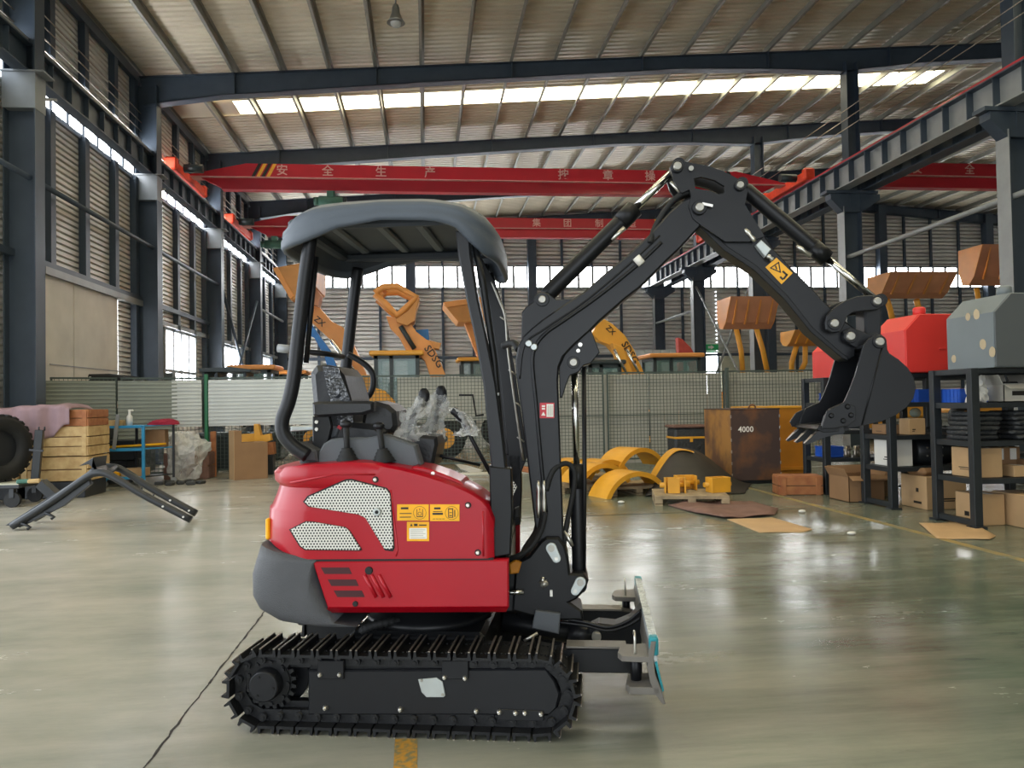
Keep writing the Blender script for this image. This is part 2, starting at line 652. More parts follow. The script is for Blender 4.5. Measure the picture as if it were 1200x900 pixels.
for by in (14, 20, 26, 32):
    n = 8
    y0, y1 = by + 0.15, by + 5.85
    fr = MB()
    for k in range(n + 1):
        fr.box((WL, y0 + (y1 - y0) * k / n, (WZ0 + WZ1) / 2), (0.1, 0.12, WZ1 - WZ0))
    fr.box((WL, by + 3, WZ0), (0.12, 6, 0.1)).box((WL, by + 3, WZ1), (0.12, 6, 0.1))
    w = struct(fr.build(new_window(), 'window_frame'))
    pane = None
    for k in range(n):
        yc = y0 + (y1 - y0) * (k + .5) / n
        if pane is None:
            pane = MB().box((0, 0, 0), (0.012, (y1 - y0) / n - .12, WZ1 - WZ0 - .1)).build('pane', 'window_daylight', w)
            pane.location = (WL - .02, yc, (WZ0 + WZ1) / 2)
        else:
            link(pane, 'pane', w, Matrix.Translation((WL - .02, yc, (WZ0 + WZ1) / 2)))
# low windows in the left wall
for (y0, y1) in lowwins:
    fr = MB()
    n = 4
    for k in range(n + 1):
        fr.box((WL, y0 + (y1 - y0) * k / n, 2.45), (0.1, 0.12, 2.3))
    for z in (1.3, 2.42, 3.58):
        fr.box((WL, (y0 + y1) / 2, z), (0.08, y1 - y0 + .1, 0.08))
    w = struct(fr.build(new_window(), 'window_frame'))
    base = None
    for k in range(n):
        for (za, zb) in ((1.34, 2.38), (2.46, 3.54)):
            M = Matrix.Translation((WL - .02, y0 + (y1 - y0) * (k + .5) / n, (za + zb) / 2))
            if base is None:
                base = MB().box((0, 0, 0), (0.012, (y1 - y0) / n - .12, 1.04)).build('pane', 'window_daylight', w)
                base.matrix_local = M
            else:
                link(base, 'pane', w, M)
    MB().box((WL, (y0 + y1) / 2, 0.65), (0.05, y1 - y0, 1.3)).build('sill_panel', 'wall_sheet', w)
# sliding door in the left wall
door = struct(MB().box((WL + .06, 16.9, 1.98), (0.02, 3.6, 3.94)).build('door_1', 'door_cream'))
for (ya, yb) in ((15.14, 16.34), (16.38, 18.42)):
    MB().box((WL + .09, (ya + yb) / 2, 1.98), (0.05, yb - ya, 3.9), b=.01).build('door_leaf', 'door_cream', door)
MB().box((WL + .12, 17.6, 3.99), (0.14, 5.1, 0.14)).build('door_track', 'hall_steel_light', door)
MB().box((WL + .12, 17.0, 2.25), (0.012, 3.3, 0.02)).build('door_bar', 'hall_steel_light', door)
lp = MB().box((WL + .05, 18.62, 1.98), (0.02, 0.22, 3.9))
lp.build('light_gap', 'window_daylight', door)
# vertical posts of the left wall between the columns, each one
post0 = None
POSTS = [y + k for y in (14, 20, 26, 32) for k in (1.45, 2.95, 4.5, 5.75)]
for y in POSTS:
    lowz = 0.0
    for (ya, yb) in [(15.1, 18.75)] + lowwins:
        if ya - .05 < y < yb + .05:
            lowz = 4.0 if ya < 16 else 3.6
    m_ = MB().box((WL + .08, y, (lowz + WZ0) / 2), (0.14, 0.2, WZ0 - lowz))
    m_.build('wall_post', 'hall_steel', wall_left)
    MB().box((WL + .08, y, (WZ1 + 9.6) / 2), (0.14, 0.2, 9.6 - WZ1)).build('wall_post', 'hall_steel', wall_left)
MB().box((WL + .13, 17, 4.1), (0.1, 20, 0.12)).build('girt', 'hall_steel', wall_left)
MB().box((WL + .1, 29, 3.68), (0.1, 18, 0.12)).build('girt', 'hall_steel_light', wall_left)
MB().box((WL + .1, 24, 9.62), (0.12, 27.8, 0.22)).build('eave_beam', 'hall_steel', wall_left)
MB().tube([(WL + .42, 12, 5.4), (WL + .42, 26, 5.4)], 0.05, 10).build('tie_pipe', 'hall_steel', wall_left)
MB().tube([(WL + .42, 32, 5.4), (WL + .42, 37.6, 5.4)], 0.05, 10).build('tie_pipe', 'hall_steel_light', wall_left)
for a, b_ in (((26.2, 5.6), (31.8, 0.6)), ((31.8, 5.6), (26.2, 0.6))):
    MB().tube([(WL + .45, a[0], a[1]), (WL + .45, b_[0], b_[1])], 0.05, 8).build('cross_brace', 'hall_steel', wall_left)


# ---- steel columns
def h_column(name, x, y, z1, wx, wy, m, parent=None, t=0.02):
    mb = MB()
    mb.box((0, 0, z1 / 2), (wx - 2 * t, t, z1))
    mb.box((-wx / 2 + t / 2, 0, z1 / 2), (t, wy, z1)).box((wx / 2 - t / 2, 0, z1 / 2), (t, wy, z1))
    mb.box((0, 0, 0.02), (wx + .16, wy + .16, 0.04))
    o = mb.build(name, m, parent)
    o.location = (x, y, 0)
    return o


for y in BAYS:
    c = h_column('column', -6.82, y, 9.45, 0.52, 0.34, 'hall_steel', wall_left)
    MB().box((0, 0, 6.86), (.54, .37, .62)).build('capital', 'capital_grey', c)
    MB().box((.06, 0, 7.185), (.7, .42, .03)).build('cap_plate', 'capital_grey', c)
    MB().box((.06, .6, 7.0), (.05, .9, .05), rx=.35).build('window_stay', 'hall_steel_light', c)
MB().box((WL + .5, 21.0, 1.9), (.2, .3, .8)).build('junction_box', 'box_grey', wall_left)


# ---- crane runway beams, each one I-beam with stiffeners and a rail
def runway(name, x, z0, z1, label, rail_m, side, fw=.36):
    root = empty(name, (x, 15, 0))
    L = 45.5
    MB().box((0, 0, (z0 + z1) / 2), (0.02, L, z1 - z0)).build('web', 'hall_steel_light' if side else 'hall_steel', root)
    MB().box((0, 0, z1 - .015), (fw, L, 0.03)).build('top_flange', 'hall_steel', root)
    MB().box((0, 0, z0 + .015), (fw, L, 0.03)).build('bottom_flange', 'hall_steel_light' if side else 'hall_steel', root)
    MB().box((0, 0, z1 + .06), (0.08, L, 0.12)).build('rail', rail_m, root)
    st = None
    for k in range(39):
        M = Matrix.Translation((0, -7 + k * .75, (z0 + z1) / 2))
        if st is None:
            st = MB().box((0, 0, 0), (fw - .04, 0.02, z1 - z0 - .06)).build('stiffener', 'hall_steel', root)
            st.matrix_local = M
        else:
            link(st, 'stiffener', root, M)
    tag(root, label, 'runway beam')
    return root


runway('crane_runway_beam', -6.78, 7.2, 7.72, 'dark steel crane runway beam along the left louvred wall', 'hall_steel_light', 0, .24)
rb = runway('crane_runway_beam', 11.48, 7.06, 7.70, 'grey crane runway beam with red rail on the near side of the column row', 'crane_red', 1)
runway('crane_runway_beam', 12.25, 7.06, 7.70, 'darker crane runway beam behind the red-railed beam of the column row', 'hall_steel', 0)
names = ['nearest', 'second', 'third', 'fourth', 'farthest']
for i, y in enumerate((14, 20, 26, 32, 37.6)):
    c = empty('steel_column', (11.75, y, 0))
    mb = MB()
    t = .025
    mb.box((0, 0, 3.3), (.46, t, 6.6)).box((-.24, 0, 3.3), (t, .36, 6.6)).box((.24, 0, 3.3), (t, .36, 6.6))
    mb.build('lower_shaft', 'hall_steel', c)
    MB().box((-.255, 0, 3.3), (.012, .36, 6.6)).build('flange_face', 'hall_steel_light', c)
    zt = z_raf(11.75) - .35
    mb = MB()
    mb.box((0.1, 0, (6.6 + zt) / 2), (.3, t, zt - 6.6)).box((-.06, 0, (6.6 + zt) / 2), (t, .34, zt - 6.6)).box((.26, 0, (6.6 + zt) / 2), (t, .34, zt - 6.6))
    mb.build('upper_shaft', 'hall_steel', c)
    MB().prism([(-.62, 6.95), (.82, 6.95), (.82, 6.8), (.26, 6.45), (-.26, 6.45), (-.62, 6.8)], XZ, -.15, .15).build('corbel', 'hall_steel', c)
    MB().box((0, 0, 7.0), (1.5, .36, .08)).build('cap_plate', 'hall_steel', c)
    tag(c, '%s steel column of the row under the right crane beam' % names[i], 'column', 'steel columns of the middle row')
# tie pipes and braces between those columns
for i, (y0, y1, z0, z1, lab) in enumerate(((8, 20, 5.35, 5.2, 'long grey tie pipe crossing behind the grey box to the nearest column'), (32, 37.5, 5.2, 5.2, 'pale tie pipe between the two farthest columns'))):
    tag(MB().tube([(11.6, y0, z0), (11.6, y1, z1)], .06, 10).build('tie_pipe', 'hall_steel_light'), lab, 'pipe')
for (a, b_, lab) in (((26.1, 6.2), (31.9, 1.0), 'thin diagonal brace leaning down from the third column away from the camera'), ((31.9, 6.2), (26.1, 1.0), 'thin diagonal brace crossing up to the fourth column')):
    tag(MB().tube([(11.75 + (.1 if a[0] < 30 else -.1), a[0], a[1]), (11.75 + (.1 if a[0] < 30 else -.1), b_[0], b_[1])], .045, 8).build('cross_brace', 'hall_steel_light'), lab, 'brace')

# ---- back wall
wb = MB()
BZ0, BZ1 = 7.05, 8.15
wall_sheet_y(wb, BW, WL - .2, 13.85, 0, BZ0, .2, .2, 1)
wall_sheet_y(wb, BW, 13.85, 14.95, 3.7, BZ0, .2, .2, 1)
wall_sheet_y(wb, BW, 14.95, RX, 0, BZ0, .2, .2, 1)
wall_sheet_y(wb, BW, WL - .2, RX, BZ1, 12.6, .2, .2, 1)
wall_back = struct(wb.build('wall_back', 'wall_sheet', recalc=False))
WCOL = [-6.75, -.65, 5.35, 11.6, 17.7, 23.9, 29.95, 36.0, 42.0, 48.0]
for xa in range(9):
    x0 = WCOL[xa] + .2
    x1 = WCOL[xa + 1] - .2
    n = 8
    fr = MB()
    for k in range(n + 1):
        fr.box((x0 + (x1 - x0) * k / n, BW, (BZ0 + BZ1) / 2), (.12, .1, BZ1 - BZ0))
    fr.box(((x0 + x1) / 2, BW, BZ0), (5.9, .12, .08)).box(((x0 + x1) / 2, BW, BZ1), (5.9, .12, .08))
    w = struct(fr.build(new_window(), 'window_frame'))
    pane = None
    for k in range(n):
        M = Matrix.Translation((x0 + (x1 - x0) * (k + .5) / n, BW + .03, (BZ0 + BZ1) / 2))
        if pane is None:
            pane = MB().box((0, 0, 0), ((x1 - x0) / n - .12, .012, BZ1 - BZ0 - .08)).build('pane', 'window_daylight', w)
            pane.matrix_local = M
        else:
            link(pane, 'pane', w, M)
for x in (-5.1, -3.6, -2.15, .9, 2.4, 3.9, 6.9, 8.4, 9.9, 13.1, 16.1, 19.2, 20.8, 22.3, 25.3, 26.8, 28.4, 31.5, 33, 34.5):
    for za_, zb_p in ((0, BZ0), (BZ1, z_raf(x))):
        MB().box((x, BW - .08, (za_ + zb_p) / 2), (.12, .1, zb_p - za_)).build('wall_post', 'hall_steel', wall_back)
for x in (-.65, 5.35, 17.7, 23.9, 29.95, 36.0):
    MB().box((x, BW - .25, z_raf(x) / 2), (.42, .4, z_raf(x))).build('column', 'hall_steel', wall_back)
MB().box((20, BW - .15, 3.6), (54, .1, .14)).build('girt', 'hall_steel', wall_back)
# light doorway with a green exit sign, and the pale panel beside it
d2 = struct(MB().box((14.4, BW + .02, 1.85), (1.06, .03, 3.7)).build('door_2', 'window_daylight'))
for x in (13.85, 14.95):
    MB().box((x, BW - .02, 1.85), (.08, .14, 3.7)).build('door_jamb', 'hall_steel', d2)
MB().box((16.0, BW - .14, 1.8), (1.9, .06, 3.55)).build('pale_panel', 'pale_wall', wall_back)
es = empty('exit_sign', (14.55, BW - .2, 3.98))
MB().box((0, 0, 0), (.7, .08, .3), b=.01).build('sign_box', 'exit_green', es)
mm = MB().prism([(-.2, -.06), (-.05, -.06), (-.05, -.12), (.12, 0), (-.05, .12), (-.05, .06), (-.2, .06)], XZ, -.045, -.05)
mm.build('arrow', 'text_white', es)
tag(es, 'small green exit sign above the bright doorway in the back wall', 'sign')
# pale low clad annex in front of the back wall
ax = MB()
for k in range(9):
    ax.box((9.6 + k * .42, 36.6, 1.9), (.38, .1, 3.8))
tag(ax.build('cladding_stack', 'sheet_light'), 'pale upright cladding sheets standing against the back wall', 'sheets')

# front wall behind the camera, with its open gate
wf = MB()
wall_sheet_y(wf, -8.0, WL - .2, -5.5, 0, 5.2, .2, .05, -1)
wall_sheet_y(wf, -8.0, 3.5, RX, 0, 5.2, .2, .05, -1)
wall_sheet_y(wf, -8.0, WL - .2, RX, 5.2, 11.9, .2, .05, -1)
struct(wf.build('wall_front', 'wall_sheet', recalc=False))
wr = MB()
wall_sheet_x(wr, RX, -8, BW, 0, 10.2, .3, .05, 1)
struct(wr.build('wall_right', 'wall_sheet', recalc=False))

# ---- roof: ribbed sheet, rafters, purlins, skylight strip
rf = MB()
prof = []
y = -8.0
while y < BW + .3:
    for q, dz in ((0, 0), (.55, 0), (.65, .04), (.88, .04), (.98, 0)):
        prof.append((y + q * .22, dz))
    y += .22
SKY = [(-1.7, -0.7), (4.3, 5.3), (10.3, 11.3), (22.25, 23.25)]  # only the last strip is in view; the others are added overhead for light


def z_sheet(x):
    return z_raf(x) + .24


vs, fs = [], []
xs = [WL - .4, 20.4, RX + .2]
for yy, dz in prof:
    for x in xs:
        vs.append((x, yy, z_sheet(x) + dz))
for i in range(len(prof) - 1):
    ym = (prof[i][0] + prof[i + 1][0]) / 2
    for k in range(2):
        if k == 0 and any(a < ym < b_ for a, b_ in SKY):
            continue
        fs.append([3 * i + k, 3 * i + k + 1, 3 * (i + 1) + k + 1, 3 * (i + 1) + k])
rf.add(vs, fs)
ceiling = struct(rf.build('ceiling', 'roof_sheet', recalc=False))
PX = [-7.05 + 1.18 * k for k in range(46)]
for i, (a, b_) in enumerate(SKY):
    x = WL - .4
    sm_ = MB()   # sheet pieces closing the strip where it is not translucent
    for x0, x1 in ((WL - .4, -5.3), (16.4, 20.4)):
        sm_.add([(x0, a - .05, z_sheet(x0)), (x1, a - .05, z_sheet(x1)), (x1, b_ + .05, z_sheet(x1)), (x0, b_ + .05, z_sheet(x0))], [[0, 1, 2, 3]])
    sm_.build('strip_end_sheet', 'roof_sheet', ceiling)
    for x0, x1 in zip(PX[1:20], PX[2:21]):
        x1 = min(x1, 16.4)
        pm = MB()
        for k in range(5):
            ya, yb = a - .05 + k * .22, a - .05 + (k + 1) * .22
            pm.add([(x0, ya, z_sheet(x0)), (x1, ya, z_sheet(x1)), (x1, (ya + yb) / 2, z_sheet(x1) + .03), (x0, (ya + yb) / 2, z_sheet(x0) + .03)], [[0, 1, 2, 3]])
            pm.add([(x0, (ya + yb) / 2, z_sheet(x0) + .03), (x1, (ya + yb) / 2, z_sheet(x1) + .03), (x1, yb, z_sheet(x1)), (x0, yb, z_sheet(x0))], [[0, 1, 2, 3]])
        pm.build('skylight_panel', 'skylight_daylight', ceiling)
for x in PX:
    zz = z_raf(x)
    mb = MB()
    mb.box((0, 0, .11), (.012, 46, .2)).box((.03, 0, .205), (.07, 46, .012)).box((-.03, 0, .012), (.07, 46, .012))
    o = mb.build('purlin', 'purlin_grey', ceiling)
    o.location = (x, 15, zz)
for y in BAYS + [2]:
    bot = [(-6.9, 8.95), (-5, 9.25), (0, 9.72), (7, 10.3), (9.4, 10.38), (11.6, 10.38), (14, 10.7), (20.4, 11.25), (34, 10.1), (RX, 9.0)]
    top = [(x, z_raf(x)) for x in (RX, 20.4, -7.0)]
    mb = MB().prism(bot + top, XZ, y - .008, y + .008)
    for k in range(len(bot) - 1):
        (x0, z0), (x1, z1) = bot[k], bot[k + 1]
        mb.add([(x0, y - .14, z0), (x1, y - .14, z1), (x1, y + .14, z1), (x0, y + .14, z0)], [[0, 1, 2, 3]])
        mb.add([(x0, y - .14, z0 - .02), (x1, y - .14, z1 - .02), (x1, y + .14, z1 - .02), (x0, y + .14, z0 - .02)], [[3, 2, 1, 0]])
    for x0, x1 in ((-7, 20.4), (20.4, RX)):
        mb.add([(x0, y - .14, z_raf(x0)), (x1, y - .14, z_raf(x1)), (x1, y + .14, z_raf(x1)), (x0, y + .14, z_raf(x0))], [[0, 1, 2, 3]])
    r_ = mb.build('rafter', 'hall_steel', ceiling)
    for x in PX[2:30:3]:
        zb = [z0 + (z1 - z0) * (x - x0) / (x1 - x0) for (x0, z0), (x1, z1) in zip(bot, bot[1:]) if x0 <= x <= x1]
        if zb:
            MB().box((x, y, (zb[0] + z_raf(x)) / 2), (.02, .26, z_raf(x) - zb[0])).build('stiffener', 'hall_steel', r_)


# ---- overhead travelling cranes
def crane(y, x0, x1, label, texts, seed, hoist=None):
    root = empty('overhead_crane', (0, y, 0))
    zt, zb = 8.46, 7.72
    mid = 8.06
    # upper box tapering at the ends, pale ledge, lower web and flange
    MB().prism([(x0 + .1, mid), (x1 - .1, mid), (x1 - .1, mid + .06), (x1 - 1.7, zt), (x0 + 1.7, zt), (x0 + .1, mid + .06)], XZ, -.17, .17).build('girder_upper', 'crane_red', root)
    MB().box(((x0 + x1) / 2, 0, mid), (x1 - x0 - .2, .42, .02)).build('girder_ledge', 'text_pale', root)
    MB().prism([(x0 + .4, mid), (x1 - .4, mid), (x1 - 1.0, zb + .03), (x0 + 1.0, zb + .03)], XZ, -.09, .09).build('girder_lower', 'crane_red', root)
    MB().box(((x0 + x1) / 2, 0, zb), (x1 - x0 - 2, .3, .03)).build('bottom_flange', 'crane_red', root)
    for s, xe in ((1, x0), (-1, x1)):
        e = MB().box((xe, 0, 8.0), (.26, 2.7, .26), b=.02).build('end_truck', 'crane_orange_red', root)
        for yy in (-1.4, 1.4):
            MB().box((xe, yy, 8.04), (.34, .22, .36), b=.05).build('buffer_box', 'crane_orange_red', e)
        MB().cyl((xe + s * .25, -1.1, 8.0), (xe + s * .75, -1.1, 8.0), .12, 12).build('drive_motor', 'cab_dark', root)
        for k in range(4):
            xx = xe + s * (1.85 + k * .14)
            MB().prism([(xx, mid + .02), (xx + .1, mid + .02), (xx + .2 * s + .1, zt), (xx + .2 * s, zt)], XZ, -.175, -.18).build('hazard_stripe', ('decal_black', 'hazard_yellow')[k % 2], root)
    for ch, x in texts:
        text_mesh('painted_character', ch, .34, 'text_pale', root, Matrix.Translation((x, -.178, 8.26)) @ FACE_CAM, .003)
    if hoist is not None:
        h = MB().cyl((hoist - .35, 0, 7.42), (hoist + .35, 0, 7.42), .16, 14).build('hoist_drum', 'motor_green', root)
        MB().box((hoist, 0, 7.62), (.22, .3, .22), b=.03).build('hoist_trolley', 'motor_green', root)
        MB().cyl((hoist - .5, 0, 7.42), (hoist - .35, 0, 7.42), .12, 12).build('hoist_motor', 'motor_green', root)
        MB().cyl((hoist + .35, 0, 7.42), (hoist + .45, 0, 7.42), .13, 12).build('hoist_gearbox', 'cab_dark', root)
    tag(root, label, 'crane')
    return root


def ch_at(y, lst):
    return [(c_, at_y(px, 210, y).x) for c_, px in lst]


crane(23.1, -6.8, 11.48, 'nearer red overhead crane girder with painted white characters behind the canopy', ch_at(23.1, [('安', 332), ('全', 385), ('生', 447), ('产', 504), ('按', 659), ('章', 711), ('操', 760)]), 1, at_y(388, 232, 23.1).x)
crane(29.4, -6.8, 11.48, 'farther red overhead crane girder seen below the nearer one', ch_at(29.4, [('集', 627), ('团', 663), ('制', 700), ('造', 738)]), 2, at_y(322, 284, 29.4).x)
crane(21.9, 12.25, 29.2, 'red overhead crane girder of the second span beyond the right columns', ch_at(21.9, [('安', 1071), ('全', 1132), ('生', 1189)]), 3)
# bare conductor wires along the runway beams
for k, (x, z) in enumerate(((-6.98, 8.1), (-6.98, 8.32), (-6.98, 8.54), (-6.98, 8.76))):
    tag(MB().cyl((x, 5, z), (x, 37.6, z), .012, 6).build('conductor_wire', 'worn_steel'), ['lowest', 'second lowest', 'second highest', 'highest'][k] + ' conductor wire above the left crane beam', 'wire', 'left conductor wires')
for k, (x, z) in enumerate(((11.3, 8.55), (11.3, 8.8), (11.3, 9.05))):
    tag(MB().cyl((x, 8, z), (x, 37.6, z), .012, 6).build('conductor_wire', 'worn_steel'), ['lowest', 'middle', 'highest'][k] + ' conductor wire above the red-railed crane beam', 'wire', 'right conductor wires')
# high-bay lamp
hb = empty('pendant_lamp', tuple(at_y(464, 27, 14.3)))
MB().cyl((0, 0, .3), (0, 0, 2.0), .015, 8).build('rod', 'lamp_metal', hb)
MB().tube([(0, 0, .34), (0, 0, .28), (0, 0, .18), (0, 0, .06), (0, 0, 0)], [.05, .07, .08, .13, .17], 20).build('shade', 'lamp_metal', hb)
MB().ball((0, 0, .0), .11, 10, (1, 1, .8)).build('bulb_glass', 'lamp_glass', hb)
tag(hb, 'small round high-bay lamp hanging from the roof', 'lamp')
# ================================================================ THE MINI EXCAVATOR
AU, AL = math.radians(-10.02), math.radians(-12.4)      # heading of the upper works and of the undercarriage
UL, VL = Vector((math.cos(AL), math.sin(AL), 0)), Vector((-math.sin(AL), math.cos(AL), 0))
UU, VU = Vector((math.cos(AU), math.sin(AU), 0)), Vector((-math.sin(AU), math.cos(AU), 0))
ORG = at_z(468, 865.5) + VL * 0.545
ORG.z = 0
EX = empty('mini_excavator', ORG, AU)
tag(EX, 'red and black mini excavator with canopy and raised boom in the middle of the hall', 'excavator')
SLEW = Matrix.Rotation(AL - AU, 4, 'Z')


def _map(px, py, v, U, V):
    d = ray(px, py)
    t = (v - (CAM - ORG).dot(V)) / d.dot(V)
    p = CAM + d * t - ORG
    return Vector((p.dot(U), p.z))


def E(px, py, v=0.0):
    return _map(px, py, v, UU, VU)


def L(px, py, v=-0.5):
    return _map(px, py, v, UL, VL)


def E3(px, py, v):
    q = E(px, py, v)
    return Vector((q.x, v, q.y))


def L3(px, py, v):
    q = L(px, py, v)
    return Vector((q.x, v, q.y))


def low(o):
    """undercarriage pieces stand at the undercarriage's own heading"""
    o.matrix_local = SLEW
    return o


def plateE(name, pts, v0, v1, m, parent=EX, b=0.004):
    return MB().prism([E(x, y, v0) for x, y in pts], XZ, v0, v1, b).build(name, m, parent)


def plateL(name, pts, v0, v1, m, parent=EX, b=0.004, sub=False):
    o = MB().prism([L(x, y, v0) for x, y in pts], XZ, v0, v1, b).build(name, m, parent)
    return o if sub else low(o)


def arc(c, r, a0, a1, n):
    return [(c[0] + r * math.cos(math.radians(a0 + (a1 - a0) * i / n)), c[1] + r * math.sin(math.radians(a0 + (a1 - a0) * i / n))) for i in range(n + 1)]


def smooth_path(pts, n=8):
    P = [Vector(p) for p in pts]
    out = []
    for i in range(len(P) - 1):
        p0, p1, p2, p3 = P[max(0, i - 1)], P[i], P[i + 1], P[min(len(P) - 1, i + 2)]
        for k in range(n):
            t = k / n
            out.append(0.5 * ((2 * p1) + (p2 - p0) * t + (2 * p0 - 5 * p1 + 4 * p2 - p3) * t * t + (3 * p1 - p0 - 3 * p2 + p3) * t ** 3))
    out.append(P[-1])
    return out


# ---------------------------------------------------------------- crawler tracks
TW = 0.23
VN = 0.43
qa, qb = L(259, 806, -.545), L(681, 806, -.545)
HT = L(470, 763, -.545).y
RO = HT / 2
PR = RO - 0.034
cu0, cu1 = qa.x + RO, qb.x - RO
Ls = cu1 - cu0
PER = 2 * Ls + 2 * math.pi * PR
NSH = round(PER / 0.0835)
PITCHT = PER / NSH


def track_pos(s):
    s %= PER
    if s < Ls:                      # top run, going right
        return cu0 + s, RO + PR, 0.0
    s -= Ls
    if s < math.pi * PR:
        a = s / PR
        return cu1 + PR * math.sin(a), RO + PR * math.cos(a), a
    s -= math.pi * PR
    if s < Ls:
        return cu1 - s, RO - PR, math.pi
    s -= Ls
    a = s / PR
    return cu0 - PR * math.sin(a), RO - PR * math.cos(a), math.pi + a


def make_shoe():
    mb = MB()
    p = PITCHT
    mb.box((0, 0, 0.004), (p * .9, TW, .012))
    mb.box((-p * .1, 0, -.028), (p * 1.02, .03, .042)).box((-p * .1, .05, -.026), (p * .96, .016, .05)).box((-p * .1, -.05, -.026), (p * .96, .016, .05))
    mb.cyl((-p * .5, -.078, -.028), (-p * .5, .078, -.028), .0175, 12)
    mb.cyl((-p * .5, -.084, -.028), (-p * .5, .084, -.028), .009, 8)
    for sx in (-1, 1):
        for sy in (-1, 1):
            mb.cyl((sx * p * .12, sy * .06, .008), (sx * p * .12, sy * .06, .016), .007, 6)
    for sx in (-1, 1):
        mb.add([(sx * p * .36 - .007, -TW / 2, .01), (sx * p * .36 + .007, -TW / 2, .01), (sx * p * .36 + .007, TW / 2, .01), (sx * p * .36 - .007, TW / 2, .01),
                (sx * p * .36 - .004, -TW / 2, .031), (sx * p * .36 + .004, -TW / 2, .031), (sx * p * .36 + .004, TW / 2, .031), (sx * p * .36 - .004, TW / 2, .031)],
               [[0, 1, 5, 4], [1, 2, 6, 5], [2, 3, 7, 6], [3, 0, 4, 7]])
    n0 = len(mb.f)
    for sx in (-1, 1):
        mb.box((sx * p * .36, 0, .0325), (.0085, TW, .004))
    o = mb.build('track_shoe', 'track_steel')
    o.data.materials.append(MATS['worn_steel'])
    for i, poly in enumerate(o.data.polygons):
        if i >= n0:
            poly.material_index = 1
    return o


shoe = make_shoe()
first = True
for side in (-1, 1):
    v = side * VN
    # the part is the chain's inner guide loop; its shoes are sub-parts
    gl = MB()
    rs = []
    for k in range(64):
        u, z, a = track_pos(PER * k / 64)
        nx, nz = math.sin(a), math.cos(a)
        rs.append([(u - nx * .075, v - .02, z - nz * .075), (u - nx * .075, v + .02, z - nz * .075), (u - nx * .045, v + .02, z - nz * .045), (u - nx * .045, v - .02, z - nz * .045)])
    rs.append(rs[0])
    gl.rings(rs, False, False)
    tr = low(gl.build('crawler_track', 'track_steel', EX))
    for k in range(NSH):
        u, z, a = track_pos(PITCHT * (k + .3))
        M = Matrix.Translation((u, v, z)) @ Matrix.Rotation(a, 4, 'Y')
        if first:
            shoe.parent = tr
            shoe.matrix_local = M
            first = False
        else:
            link(shoe, 'track_shoe', tr, M)

